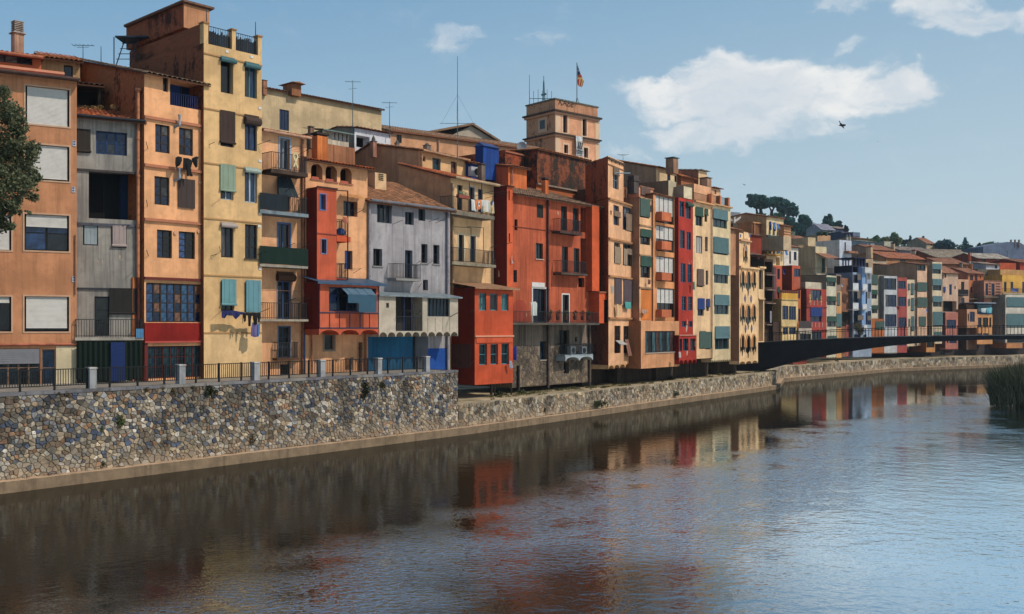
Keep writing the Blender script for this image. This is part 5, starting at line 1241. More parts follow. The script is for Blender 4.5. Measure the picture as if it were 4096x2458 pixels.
# ---- B12 beige house
F12 = Fac(2430, 74.6, 4050)
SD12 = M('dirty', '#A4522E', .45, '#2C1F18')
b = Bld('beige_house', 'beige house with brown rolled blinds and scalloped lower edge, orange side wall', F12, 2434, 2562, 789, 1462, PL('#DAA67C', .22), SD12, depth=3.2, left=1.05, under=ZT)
fr, gb = '#5A6470', '#2A3C50'; BR = '#8A6E54'; PR = '#5A4A50'
w = b.win(2454, 823, 2477, 902, fr='#3C5064', gl='#1C2C44', nv=3, nt=2); b.blind(2454, 846, 2479, 866, BR, parent=w)
w = b.win(2491, 833, 2546, 926, fr='#3A5070', gl='#24406C', nv=5, nt=2, ga=['#2A50A0', '#8A98A8', '#5A6A7C']); b.blind(2502, 858, 2536, 925, BR, parent=w, roll='')
b.win(2441, 843, 2447, 861, fr='#5A4A3C', gl='#3A2C24', nv=1, nt=1)
w = b.win(2456, 971, 2480, 1055, fr='#5A5A54', gl='#4A4A44', nv=2, nt=3); b.blind(2456, 989, 2481, 1055, '#9A8266', parent=w, roll='')
w = b.win(2492, 979, 2549, 1066, fr='#5A5A54', gl='#2E3840', nv=5, nt=2); b.blind(2492, 996, 2506, 1060, '#9A8266', parent=w, roll='', strips=2); b.blind(2525, 996, 2537, 1066, '#9A8266', parent=w, roll='', strips=2); b.blind(2506, 996, 2525, 1018, '#8A7258', parent=w)
w = b.win(2458, 1111, 2483, 1216, fr=PR, gl='#1C1818', nv=2, nt=1); b.blind(2457, 1110, 2484, 1217, PR, parent=w, roll='')
w = b.win(2494, 1113, 2548, 1216, fr=PR, gl='#1C1818', nv=4, nt=1); b.blind(2493, 1112, 2527, 1220, PR, parent=w, roll=''); b.blind(2530, 1114, 2549, 1190, PR, parent=w)
b.win(2458, 1304, 2482, 1414, fr='#4A2E24', gl='#1A2028', nv=3, nt=3, rec=.12); w = b.win(2494, 1305, 2550, 1412, fr='#5A382C', gl='#18242C', nv=4, nt=3, rec=.12, ga=['#1C3040', '#101418', '#24404C'])
b.blind(2458, 1362, 2484, 1378, '#A8A49C', parent=w, swing=.4); b.blind(2519, 1305, 2530, 1405, '#9A6A50', parent=w, roll='', strips=2); b.blind(2540, 1305, 2553, 1378, '#9A6A50', parent=w, roll='', strips=2); b.blind(2496, 1358, 2510, 1424, '#8A5A44', parent=w, roll='', strips=2, swing=.3)
for y in (792, 951, 1101, 1270): b.band(y, .14, .14, PL('#B07E54', .4))
b.pipe(2548, 1112, 1100, '#9AA4AC', .05) if False else None
a, c, d, e = b.rect(2444, 1145, 2455, 1172); b.part('meter_box', MB().box(a, -.03, c, d, 0, e, M('paint', '#9A9488')))
scallop(b, 6, 2.1, PL('#C89A6C', .4)); b.done()
b12 = b
q = Bld('slim_upper_house', 'narrow upper storey of the beige house with barred vents and one shuttered window', F12, 2432, 2494, 624, 789, PL('#DAA67C', .22), SD12, depth=3.2, left=1.05)
w = q.win(2452, 684, 2475, 757, fr='#7A8A98', gl='#1C3040', nv=2, nt=2); q.blind(2451, 672, 2474, 700, '#7A6450', parent=w)
for x in (2446, 2462, 2478): q.win(x - 2, 640 + (x - 2446) * .4, x + 2, 650 + (x - 2446) * .4, fr='#4A2A1C', gl='#2A1C14', nv=1, nt=1)
q.band(630, .12, .12, M('conc', '#5A4A40')); q.band(656, .06, .06, PL('#8A6040', .4)); q.part('street_lamp_arm', MB().tube((q.X(2461), 0, q.Z(682)), (q.X(2476), -.9, q.Z(680)), .05, M('metal', '#7CA0B0'), 6)); q.done()
# ---- generic builder for the rest
def blinded(b, r, gl='#0E1418', bl=('#3A5A4A', .45), fr='#2A3034', nv=2, nt=1, **kw):
    w = b.win(*r, fr=fr, gl=gl, nv=nv, nt=nt, **kw); x0, y0, x1, y1 = r; f = bl[1]
    if f > 0: b.blind(x0 - 1, y0 - 2, x1 + 1, y0 + (y1 - y0) * f, bl[0], parent=w, roll='b' if f < .95 else '', strips=max(2, int((x1 - x0) / 9)))
    return w
def H(name, label, fac, xl, xr, yt, yb, wall, side=None, wins=(), roof=None, depth=7, bands=(), g=.2, sg=.3, under=None, rise=1.2, top=None, off=0., sc=0, cat='house', parapet=None, rc='#A8745A'):
    pr = [(0, 0), (depth * .5, rise), (depth, rise * .4)] if roof in ('tile', 'corr') else [(0, 0), (depth, 0)]
    b = Bld(name, label, fac, xl, xr, yt, yb, PL(wall, g), PL(side or wall, sg), prof=pr, under=under, off=off, cat=cat)
    for w in wins:
        x0, y0, x1, y1, st = w[:5]
        if st == 'g': blinded(b, (x0, y0, x1, y1), bl=('#456058', .95))
        elif st == 'gh': blinded(b, (x0, y0, x1, y1), bl=('#2E5448', .45), gl='#101A20')
        elif st == 't': blinded(b, (x0, y0, x1, y1), bl=('#4A7074', .9), fr='#2C5A60')
        elif st == 'th': blinded(b, (x0, y0, x1, y1), bl=('#527A80', .5), gl='#16343C', fr='#2C5A60', nv=3)
        elif st == 'b': b.win(x0, y0, x1, y1, fr='#1E3A66', gl='#123062', nv=3 if x1 - x0 > 25 else 2, nt=1, rec=.12)
        elif st == 'bb': blinded(b, (x0, y0, x1, y1), gl='#0C2048', bl=('#123A80', .6), fr='#1A3C78')
        elif st == 'w': w_ = b.win(x0, y0, x1, y1, fr='#4A3A30', gl='#1A1C20', nv=4, nt=1, rec=.15); b.roller(x0 + 1, y0 + 1, x1 - 1, y0 + (y1 - y0) * (w[5] if len(w) > 5 else .7), '#C8C6C0', w_, off=-.118)
        elif st == 'br': blinded(b, (x0, y0, x1, y1), bl=('#6A5248', .9))
        elif st == 'o': b.win(x0, y0, x1, y1, fr='#2A2220', gl='#0A0A0C', nv=2, nt=1, rec=.8, name='opening')
        else: b.win(x0, y0, x1, y1, fr='#2C2A2C', gl='#0E1620', nv=2 if x1 - x0 > 8 else 1, nt=1, rec=.15)
    for y in bands: b.band(y, .1, .08, PL(mulhex(wall, .75), .4))
    if roof == 'tile': b.tiles(rc, over=.3, lim=0, w_=.27, l_=.45); b.plain = 1
    if roof == 'corr': b.plain_roof(rc, w_=.3)
    if roof in ('tile', 'corr'): b.plain_roof(rc, w_=.3, seg=1)
    if roof == 'par': b.band(yt, .1, .08, PL(mulhex(wall, .8), .3))
    if sc: scallop(b, sc, 1.0, PL(wall, .3))
    b.done(); return b
def mulhex(h, k): return '#' + ''.join('%02X' % min(255, int(int(h[i:i + 2], 16) * k)) for i in (1, 3, 5))
F16 = Fac(2560, 79.0, 5000)
b16 = H('peach_slim_house', 'slim peach house with green blinds right of the beige house', F16, 2558, 2615, 788, 1290, '#DCAC80', '#A8785A', [(2560, 797, 2597, 872, 'g'), (2601, 822, 2606, 850, 'b'), (2561, 920, 2601, 980, 'gh'), (2604, 942, 2609, 966, 'b'), (2562, 1027, 2601, 1112, 'gh'), (2563, 1158, 2603, 1248, 'w', .95)], bands=(788, 898, 1018, 1148, 1284), depth=7)
b16.part('orange_patch', MB().box(b16.X(2563), -.02, b16.Z(1281), b16.X(2614), .0, b16.Z(1160), PL('#D07838', .2))) 
H('terrace_room', 'salmon roof terrace wall with reed panels above the slim peach house', F16.shift(-.6), 2556, 2613, 742, 790, '#D09070', None, [(2563, 750, 2598, 786, 'br')], depth=4, bands=(742,))
H('open_terrace', 'shaded roof terrace with brown screen beside the beige top storey', F12.shift(-.8), 2494, 2556, 748, 800, '#8A5A3C', '#5A3C2C', [(2500, 765, 2550, 806, 'br')], depth=4)
F17 = Fac(2612, 80.4, 5000)
b17 = H('shutter_house', 'orange ochre house with arched white shutters and planter boxes', F17, 2613, 2713, 776, 1290, '#D08E5C', '#9A6A4C', [(2622, 785, 2696, 895, 'w', .68), (2624, 906, 2697, 1008, 'w', .5), (2625, 1028, 2698, 1127, 'w', .62), (2628, 1154, 2699, 1270, 'w', .5)], depth=7)
b17.tiles('#A8704C', over=.4, lim=60, w_=.26)
for y0, y1 in ((852, 886), (968, 1001), (1093, 1123), (1240, 1270)): 
    a, c, d, e = b17.rect(2623, y0, 2662, y1); b17.part('planter_box', MB().box(a, -.55, c, d, 0, e, PL('#C06A44', .2)))
b17.pipe(2709, 800, 1290, '#7A3C24', .05)
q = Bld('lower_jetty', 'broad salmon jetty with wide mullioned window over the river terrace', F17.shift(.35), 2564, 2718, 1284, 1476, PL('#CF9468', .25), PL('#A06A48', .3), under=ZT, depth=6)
q.win(2581, 1325, 2700, 1410, fr='#3A2A28', gl='#2A4C60', nv=8, nt=1, rec=.14, ga=['#3A6478', '#5A4A48', '#44788C', '#1C2C38'], fw=.07, name='wide_window', sill='#B8A898'); q.done()
F18 = Fac(2716, 83.3, 5100)
b18 = Bld('red_peeling_house', 'narrow crimson house with flaking paint and blue windows', F18, 2714, 2772, 790, 1345, M('plaster', '#A83426', .22, '#5A1812', .32), PL('#7A2018', .4))
for r in ((2717, 806, 2737, 868), (2744, 813, 2763, 876), (2720, 922, 2739, 994), (2746, 929, 2764, 1000), (2722, 1054, 2742, 1130), (2749, 1058, 2767, 1131), (2726, 1186, 2745, 1243), (2752, 1187, 2770, 1243), (2728, 1285, 2745, 1309), (2754, 1285, 2770, 1309)): b18.win(*r, fr='#2A5078', gl='#14283C', nv=2, nt=1 if r[3] - r[1] < 40 else 2, rec=.12, ga=['#1A3A60', '#0E1A28'])
b18.rollup(2743, 808, 2764, 830, '#3A5448'); b18.done()
q = Bld('red_lower_bay', 'lower crimson bay with three small blue windows', F18.shift(.4), 2716, 2786, 1342, 1443, M('plaster', '#A83426', .22, '#5A1812', .2), PL('#7A2018', .4), under=ZT, depth=3)
for r in ((2718, 1356, 2728, 1405), (2733, 1355, 2753, 1404), (2761, 1355, 2781, 1404)): q.win(*r, fr='#1C4A6C', gl='#12242C', nv=2, nt=1)
q.band(1340, .08, .08, M('paint', '#C8846C')); scallop(q, 4, 1.2, PL('#A42C22', .3)); q.done()
F19 = Fac(2772, 85.8, 5100)
b19 = H('cream_slim_house', 'pale cream house with dark rolled awnings and small paired windows', F19, 2772, 2848, 800, 1437, '#DDB88C', '#B08A64', [(2782, 832, 2810, 904, 'gh'), (2818, 838, 2829, 888, 'gh'), (2784, 945, 2809, 1014, 'w', .95), (2820, 948, 2831, 1006, 'w', .8), (2788, 1079, 2812, 1149, 'br'), (2823, 1083, 2833, 1140, 'w', .5), (2791, 1196, 2815, 1264, 'bb'), (2825, 1198, 2836, 1245, 'bb'), (2798, 1327, 2820, 1396, 'g'), (2822, 1330, 2842, 1398, 'g')], under=ZT, depth=7)
b19.band(802, .14, .3, PL('#C89468', .3)); b19.pipe(2843, 830, 1436, '#9A5C3C', .05)
F20 = Fac(2846, 88.8, 5150)
b20 = H('pale_green_blind_house', 'pale straw house with wide teal blinds on every floor', F20, 2846, 2922, 812, 1437, '#D2BC94', '#A8906C', [(2852, 842, 2908, 912, 'th'), (2854, 953, 2911, 1019, 't'), (2856, 1063, 2912, 1134, 'th'), (2857, 1182, 2914, 1258, 'th'), (2860, 1308, 2916, 1398, 'th')], under=ZT, depth=7, sc=9)
b20.band(814, .12, .25, PL('#B88A60', .3))
# roof terraces and attics over these
H('peach_terrace_wall', 'peach roof terrace wall behind a rail above the cream slim house', F19.shift(-.5), 2776, 2843, 735, 806, '#DCA47C', '#C09068', [], depth=4)
H('rooftop_hut', 'peach stair head with small window at the top of the straw house', F20.shift(-1.5), 2846, 2882, 752, 812, '#D8A880', '#A86A48', [(2859, 762, 2865, 777, 'd')], roof='corr', depth=4, rise=.3)
for B_, xs, y0, y1, cc in ((b19, (2776, 2838), 768, 812, '#3A2A24'), (b20, (2848, 2918), 780, 815, '#4A2E20')):
    a, d = B_.X(xs[0]), B_.X(xs[1]); z0, z1 = B_.H, B_.Z(y0); g = MB(); t = a
    while t < d: g.box(t, .05, z0, t + .02, .07, z1, M('metal', cc)); t += .14
    g.box(a, .04, z1 - .03, d, .08, z1, M('metal', cc)); B_.part('terrace_rail', g)
for x in (2846, 2880, 2914): cube('terrace_pier', b20.e, b20.X(x), 0, b20.H, b20.X(x + 6), .4, b20.Z(775), PL('#C07A54', .3))
chimney(2822, 712, 745, 90, 34, 'brick chimney on the cream slim house', '#A8846C', '#7A6A5C')
FT = Fac(2493, 86, 5200)
q = H('taupe_attic_house', 'big taupe rendered attic wall behind the beige house with cream river face', FT.shift(0), 2625, 2712, 668, 800, '#D4BC94', '#9A7A60', [(2669, 694, 2682, 728, 'b'), (2698, 704, 2707, 730, 'b')], roof='tile', depth=11, rise=1.3, rc='#A06A44')
chimney(2688, 632, 670, 90, 36, 'tall chimney with dark flat cap on the taupe attic', '#A07A60', '#5A7078')
chimney(2532, 705, 745, 79, 32, 'striped grey louvred vent beside the taupe attic', '#5C5450', '#6C6460', 'louvre')
q = H('grey_terrace_box', 'taupe and cream balcony box above the shutter house', F17.shift(-.9), 2674, 2704, 722, 790, '#B8AC90', '#7A6450', [], depth=3.5)
H('blue_rail_terrace', 'cream terrace wall with dark rail above the crimson house', F18.shift(-.3), 2735, 2768, 745, 792, '#CFC0A0', '#8A7A6A', [], depth=3)
H('brown_attic', 'small rosy brown attic with pale corrugated roof at the skyline', Fac(2794, 95, 5200), 2794, 2828, 682, 760, '#DCB88C', '#8E6450', [], roof='corr', depth=9, rise=.5, rc='#A8B0A8')
H('terracotta_attic', 'terracotta roof clutter wall between the taupe attic and the brown attic', Fac(2720, 93, 5200), 2725, 2798, 705, 780, '#A86A48', '#8E5A44', [], roof='tile', depth=4, rise=.8, rc='#B06A44')
# ---- B21 house with the long six-sided windows
F21 = Fac(2957, 93.5, 5000)
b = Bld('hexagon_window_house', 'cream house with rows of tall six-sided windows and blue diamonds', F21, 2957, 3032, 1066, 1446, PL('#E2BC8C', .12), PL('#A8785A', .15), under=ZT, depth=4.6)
def hexwin(b, cx, y0, y1, hw, orange=True):
    a, d = b.X(cx - hw), b.X(cx + hw); z1, z0 = b.Z(y0, cx), b.Z(y1, cx); xm = (a + d) / 2; w = (d - a) / 2; c = min(.45, w * .9)
    pts = [(a, z0 + c), (xm, z0), (d, z0 + c), (d, z1 - c), (xm + w * .45, z1), (xm - w * .45, z1), (a, z1 - c)]
    m = M('paint', '#D09048'); o = b.part('window', MB().prism(pts, -.004, .02, M('glass', '#0A0C10')))
    mb = MB(); hp = [(a - .16, z1 - 1.1), (a - .16, z1 - c - .05), (xm - w * .5, z1 + .14), (xm + w * .5, z1 + .14), (d + .16, z1 - c - .05), (d + .16, z1 - 1.1)]
    ip = [(a, z1 - 1.1), (a, z1 - c), (xm - w * .45, z1), (xm + w * .45, z1), (d, z1 - c), (d, z1 - 1.1)]
    for i in range(5):
        p, q, r_, s = hp[i], hp[i + 1], ip[i + 1], ip[i]
        mb.add([(p[0], -.1, p[1]), (q[0], -.1, q[1]), (r_[0], -.1, r_[1]), (s[0], -.1, s[1]), (p[0], .01, p[1]), (q[0], .01, q[1]), (r_[0], .01, r_[1]), (s[0], .01, s[1])], [(3, 2, 1, 0), (0, 1, 5, 4), (2, 3, 7, 6), (4, 5, 6, 7)], m)
    mb.build('hood', o); mb = MB()
    mb.tube((xm, -.03, z0 + .1), (xm, -.03, z0 - .35), .07, M('paint', '#4A4030'), 6, .02); 
    for xx in (a - .09, d + .09): mb.tube((xx, -.05, z1 - 1.1), (xx, -.05, z1 - 1.6), .08, M('paint', '#4A4638'), 6, .02)
    mb.build('pendant', o)
for (y0, y1, y2, y3) in ((1086, 1154, 1088, 1170), (1221, 1288, 1224, 1306), (1342, 1410, 1344, 1420)):
    hexwin(b, 2968.5, y0, y1, 5.5); hexwin(b, 2991.5, y2, y3, 7); hexwin(b, 3014, y0 + 1, y1 - 3, 5)
for (x, y) in ((2980, 1195), (3004, 1197), (2982, 1316), (3006, 1315)):
    xx, z = b.X(x), b.Z(y, x); o = b.part('blue_diamond', MB().prism([(xx - .22, z), (xx, z - .42), (xx + .22, z), (xx, z + .42)], -.03, 0, M('paint', '#1C3A78')))
    MB().prism([(xx - .09, z), (xx, z - .2), (xx + .09, z), (xx, z + .2)], -.045, -.031, M('paint', '#7A8AA0')).build('inner_diamond', o)
b.band(1064, .18, .2, PL('#E0B888', .1)); scallop(b, 3, 1.0, PL('#E2BC8C', .2)); b.done(); b21 = b
q = Bld('hexagon_house_attic', 'narrow tiled attic storey with grey arched window on the hexagon window house', F21, 2957, 3000, 932, 1066, PL('#E2BC8C', .12), PL('#A8785A', .15), depth=4.6)
hexwin(q, 2980, 983, 1040, 4.5); a, c, d, e = q.rect(2975, 978, 2985, 1005); q.part('grey_shutter', MB().box(a, -.05, c, d, 0, e, M('paint', '#7C7C8C')))
q.band(958, .14, .2, M('paint', '#C8905C')); 
for x in (2960, 2974, 2989, 2997): cube('blue_tile', q.e, q.X(x), -.02, q.Z(950, x), q.X(x + 4), 0, q.Z(938, x), M('paint', '#2C4CA0'))
cube('parapet_panel', q.e, q.X(2973), -.06, q.Z(952), q.X(2991), .2, q.Z(925), PL('#E2BC8C', .1)); 
for x, y in ((2963, 966), (2990, 968)):
    for i, (dx, dy) in enumerate(((-3, 0), (0, 0), (3, 0), (-1.5, 5), (1.5, 5), (0, 10))): cube('mosaic', q.e, q.X(x + dx), -.015, q.Z(y + dy, x), q.X(x + dx) + .07, 0, q.Z(y + dy, x) + .09, M('paint', '#3C5474'))
q.done()
q = Bld('hexagon_house_porch', 'cream column porch with tall dark opening right of the hexagon windows', F21, 3033, 3057, 1068, 1370, PL('#E2BC8C', .12), PL('#A8785A', .2), depth=4)
q.win(3036, 1082, 3053, 1158, fr='#4A4A4C', gl='#0C1014', nv=3, nt=2, rec=.3); q.win(3035, 1200, 3053, 1366, fr='#8A7C68', gl='#5A4E42', nv=1, nt=1, rec=.9, name='opening', fw=.02); q.band(1066, .18, .2, PL('#E0B888', .1)); q.band(1193, .12, .1, PL('#E0B888', .1)); q.done()
F21b = Fac(2920, 93, 5000)
H('statue_roof_house', 'tan side block with tiled roof left of the hexagon window attic', F21.shift(-.3), 2922, 2957, 915, 1100, '#B07E5C', '#A8785A', [], roof='tile', depth=3, rise=.5)
# dove sculpture on the roof
c = world_at(2936, 890, 96); e = empty('dove_sculpture', 'white spread-winged dove sculpture on a grey pedestal above the tan block', 'sculpture', c, R(20)); m = M('paint', '#C8C4BC')
mb = MB(); mb.tube((0, 0, -.1), (.05, 0, .35), .13, m, 8, .09).tube((.05, 0, .35), (.12, 0, .52), .09, m, 7, .04); mb.build('body', e)
for s in (-1, 1): MB().add([(0, 0, .15), (s * .4, 0, .42), (s * .8, 0, .62), (s * .75, .05, .40), (s * .45, .08, .16), (0, .05, 0)], [(0, 1, 4, 5), (1, 2, 3, 4)], m).build('wing', e)
MB().box(-.25, -.2, -.75, .25, .2, -.1, M('conc', '#5A5048')).build('pedestal', e)

# ================================================================ roofscape behind the near row
H('beige_slab_house', 'large blank beige house with long tiled eave behind the balcony houses', Fac(1048, 76, 6150), 1046, 1526, 350, 700, '#CDB48C', '#B09A7C', [(1118, 440, 1156, 522, 'b')], roof='tile', depth=8, rise=1.0, g=.15, rc='#8A6A54')
chimney(1168, 335, 358, 78, 44, 'low tiled chimney hood on the beige slab house roof', '#A06A48', '#9A7A60', 'roofed', 1.2)
chimney(1056, 322, 350, 76, 18, 'small salmon chimney at the left end of the beige slab roof', '#B07A5C')
H('back_peach_house', 'cluttered peach roof house with stained parapet behind the arcade house', Fac(1215, 66, 5800), 1212, 1420, 560, 700, '#A8704E', '#7A5A48', [], depth=5, g=.6)
q = H('glass_roof_room', 'whitewashed glass-roofed room between chimneys on the skyline', Fac(1275, 68, 5800), 1290, 1395, 520, 600, '#C8BCA8', '#5A4A40', [(1325, 530, 1392, 565, 'w', .9)], depth=4, g=.5)
q.part('glass_roof', MB().add([(-.2, -.4, q.H), (q.W + .2, -.4, q.H), (q.W, 2.5, q.H + .5), (0, 2.5, q.H + .5), (-.2, -.4, q.H - .08), (q.W + .2, -.4, q.H - .08)], [(0, 1, 2, 3), (4, 5, 1, 0)], M('metal', '#6C8480')))
q = H('white_terrace_house', 'white rooftop room with open dark doorway and railing', Fac(1418, 72, 5800), 1418, 1562, 512, 700, '#C8CCD4', '#8A7A6A', [(1425, 545, 1478, 592, 'o'), (1424, 625, 1452, 650, 'b')], roof='corr', depth=4, rise=.3, g=.15)
q.balcony(1478, 1560, 568, 600, 605, .5, slab='#8A8478', step=.16)
chimney(1494, 543, 596, 70, 18, 'round-capped chimney on the white terrace', '#B8806A', '#6A6460', 'dome')
chimney(1280, 535, 628, 57, 52, 'broad orange chimney block on the arcade house roof', '#D0783C', '#3A3430', d=.5)
chimney(1244, 506, 560, 66, 18, 'narrow brown chimney beside the stained parapet', '#8A6A58')
for i, (x, y0, y1) in enumerate(((1588, 560, 590), (1708, 572, 596))): chimney(x, y0, y1, 74, 14 + 8 * i, ['small round chimney pot at the top of the peach gable', 'small grey chimney pot on the ridge of the cream upper house'][i], '#8A8078', '#6A645C', 'dome')
q = Bld('vent_block', 'pale rooftop block with louvre vents beside the blue-grey house roof', F7.shift(-2.6), 1500, 1545, 690, 760, PL('#D2AE84', .15), PL('#C49068', .2), depth=4.5)
a, c, d, e = q.rect(1514, 698, 1533, 722); g = MB(); z = c
while z < e: g.box(a, -.03, z, d, 0, z + .05, M('dark', '#2A2420')); z += .11
q.part('louvre', g)
for t in (.9, 2.2): 
    g = MB(); z = c
    while z < e - .2: g.box(-.03, t, z, 0, t + .5, z + .04, M('dark', '#2A2420')); z += .1
    q.part('louvre', g)
q.done()
q = H('long_peach_house', 'long low peach building with long tiled roof running to the tower', Fac(1560, 100, 7400), 1556, 2215, 522, 800, '#D49C74', '#C08A64', [(1586, 540, 1607, 572, 'd')], roof='tile', depth=7, rise=1.15, g=.15, rc='#A88468')
q.band(520, .18, .35, PL('#8A5A40', .5)); q.pipe(1752, 545, 620, '#C89068', .07)
q = H('grey_gable_house', 'pale grey gable end with tiled verges on the skyline', Fac(1768, 118, 9000), 1790, 1985, 540, 640, '#B4A896', '#B4A896', [], depth=8, g=.1)
x0, x1, xm = 0, q.W, q.W * .42; hh = q.Z(492) - q.H
q.part('gable', MB().prism([(0, q.H - .3), (xm * 1.15, q.H + hh * .98), (q.W, q.H - .2)], 0, 8, PL('#B4A896', .1))); mb = MB()
for (xa, za, xb, zb_) in ((-3.5, q.H - .35, xm * 1.15, q.H + hh), (xm * 1.15, q.H + hh, q.W + .4, q.H - .3)): mb.add([(xa, -.4, za), (xb, -.4, zb_), (xb, 8, zb_), (xa, 8, za), (xa, -.4, za + .25), (xb, -.4, zb_ + .25), (xb, 8, zb_ + .25), (xa, 8, za + .25)], [(0, 1, 5, 4), (4, 5, 6, 7), (3, 7, 6, 2), (0, 4, 7, 3)], M('tile', '#A88468'))
q.part('roof', mb)
# ---- tower
FW = Fac(2225, 116, 6700)
TWm = PL('#E0A27C', .15, '#7A5440'); TWs = M('dirty', '#BE8C68', .32, '#4A3C34')
b = Bld('tower', 'square peach tower with cornices and graffiti above the rooftops', FW, 2220, 2390, 398, 900, TWm, TWs, depth=5.0, cat='tower')
H1 = b.H
for r in ((2252, 462, 2269, 532), (2330, 475, 2346, 545), (2256, 580, 2272, 614), (2335, 592, 2352, 632)): b.win(*r, fr='#1A3040', gl='#10202C', nv=1, nt=1, rec=.35, sur='#DCB48C', sw=.22)
for y, h, p in ((440, .42, .42), (532, .36, .38)):
    z = b.Z(y); o = b.part('cornice', MB().box(-p, -p, z - h * .45, b.W + p, 5.3, z, M('conc', '#4A3C34')).box(-p * .5, -p * .5, z - h, b.W + p * .5, 5.2, z - h * .45, M('paint', '#C89068')))
b.part('parapet_cap', MB().box(-.12, -.12, H1, b.W + .12, 5.1, H1 + .15, M('conc', '#6A6A60')).box(-.01, -.03, b.Z(438), b.W, .01, H1, PL('#C08A68', .5)))
for x in (2221, 2380): cube('corner_pilaster', b.e, b.X(x), -.05, 0, b.X(x) + .8, .01, b.Z(532) - .45, M('paint', '#DCB48C')); cube('corner_pilaster', b.e, b.X(x), -.05, b.Z(532), b.X(x) + .8, .01, b.Z(440) - .5, M('paint', '#DCB48C'))
# left face window, built on the side wall
zt, z0 = b.Z(470, 2220), b.Z(506, 2220); o = cube('side_window', b.e, -.03, 1.7, z0, .05, 2.6, zt, M('glass', '#10141C')); cube('side_surround', b.e, -.02, 1.4, z0 - .4, .0, 2.9, zt + .3, M('paint', '#C89C78'))
b.done()
def text(parent, s, x, z, size, y, m, name='lettering', shear=0., align='CENTER', bold=0.):
    cu = bpy.data.curves.new(name, 'FONT'); cu.body = s; cu.size = size; cu.align_x = align; cu.extrude = .008; cu.shear = shear; cu.offset = bold
    t = bpy.data.objects.new(name, cu); COL.objects.link(t); dg = bpy.context.evaluated_depsgraph_get(); me = bpy.data.meshes.new_from_object(t.evaluated_get(dg))
    bpy.data.objects.remove(t); me.materials.clear(); me.materials.append(m); o = bpy.data.objects.new(name, me); COL.objects.link(o); o.parent = parent; o.location = (x, y, z); o.rotation_euler = (R(90), 0, 0); return o
text(b.e, 'KABE', b.X(2262), b.Z(425, 2262) , 1.05, -.06, M('paint', '#3A2C2C'), 'graffiti', .3)
text(b.e, 'v F', b.X(2296), b.Z(424, 2296), .7, -.06, M('paint', '#6A4A44'), 'graffiti', .3)
# banner
e = empty('banner', 'long white banner with crest and dark blue letters hung on the tower', 'banner', Vector(b.loc) + Vector((0, 0, 0)), b.rz); OX = .35
x0, x1 = b.X(2294), b.X(2320); zt, zb_ = b.Z(548, 2307), b.Z(628, 2307); mb = MB()
for i in range(6):
    for j in range(8):
        f = lambda i_, j_: (x0 + (x1 - x0) * i_ / 6, -.45 - .05 * math.sin(i_ * 1.3 + j_ * .6), zb_ + (zt - zb_) * j_ / 8)
        mb.quad(f(i, j), f(i + 1, j), f(i + 1, j + 1), f(i, j + 1), M('paint', '#C4CACC'))
mb.build('sheet', e); xm = (x0 + x1) / 2; W_ = x1 - x0; hgt = zt - zb_; nb = M('paint', '#22364C'); og = M('paint', '#B89A5C')
text(e, 'REFUGEES', xm, zt - hgt * .30, W_ * .17, -.53, og); text(e, 'WELCOME', xm, zt - hgt * .56, W_ * .17, -.53, og)
text(e, 'GIRONA', xm, zt - hgt * .78, W_ * .25, -.53, nb, bold=.01); text(e, 'CIUTAT', xm, zt - hgt * .89, W_ * .25, -.53, nb, bold=.01); text(e, 'ACOLLIDORA', xm, zt - hgt * .98, W_ * .13, -.53, nb)
mb = MB()
for i in range(3):
    bx_ = xm - .28 + .28 * i; bz = zt - hgt * .45; mb.tube((bx_, -.53, bz - .3), (bx_ + .12, -.53, bz + .15), .07, nb, 5, .05).tube((bx_ + .12, -.53, bz + .2), (bx_ + .16, -.53, bz + .3), .07, nb, 6).tube((bx_, -.53, bz - .3), (bx_ - .15, -.53, bz - .45), .04, nb, 4).tube((bx_, -.53, bz - .3), (bx_ + .12, -.53, bz - .48), .04, nb, 4)
mb.build('figures', e)
# flag
def local_to_world(B_, x, y, z): return Matrix.Translation(Vector(B_.loc)) @ Matrix.Rotation(B_.rz, 4, 'Z') @ Vector((x, y, z))
pp = local_to_world(b, b.X(2322), .6, H1); e = empty('flag', 'blue, yellow and red striped flag drooping from a tall pole on the tower', 'flag', pp, 0); hp = (408 - 243) / FP * 118 + .2
mb = MB().tube((0, 0, 0), (0, 0, hp), .06, M('metal', '#6A8890'), 6)
for a_ in (0, 2.1, 4.2): mb.tube((math.cos(a_) * .35, math.sin(a_) * .35, 0), (0, 0, 1.0), .03, M('metal', '#3A484C'), 4)
mb.build('pole', e)
K = 118 / FP; fo = lambda x, y: ((x - 2321.5) * K, 0, hp - (y - 246) * K)
outl = [(2321.5, 248), (2326, 262), (2333, 283), (2340, 300), (2349, 320), (2346, 334), (2341, 345), (2331, 341), (2324, 334), (2322.5, 310), (2322, 298)]
def fpoly(pts, m, y, nm, par): 
    V = [fo(*p) for p in pts]; MB().add([(v[0], y, v[2]) for v in V] + [(v[0], y + .03, v[2]) for v in V], [tuple(range(len(V))), tuple(range(2 * len(V) - 1, len(V) - 1, -1))], m).build(nm, par)
fpoly(outl, M('paint', '#F0B840'), 0, 'cloth', e); fpoly([(2321.5, 247), (2326, 262), (2333, 283), (2336, 291), (2322, 301)], M('paint', '#182C58'), -.015, 'blue_triangle', e)
for k, pts in enumerate(([(2324, 301), (2337, 292), (2343, 304), (2326, 305)], [(2325, 312), (2331, 312), (2330, 326), (2328, 341), (2325, 336), (2323, 320)], [(2337, 312), (2342, 314), (2339, 330), (2336, 343), (2332, 341), (2336, 325)], [(2346, 316), (2349, 321), (2346, 334), (2343, 342), (2341, 342), (2345, 330)])): fpoly(pts, M('paint', '#C4201C'), -.02, 'red_stripe', e)
cx_, cy_ = 2327, 279; st = []
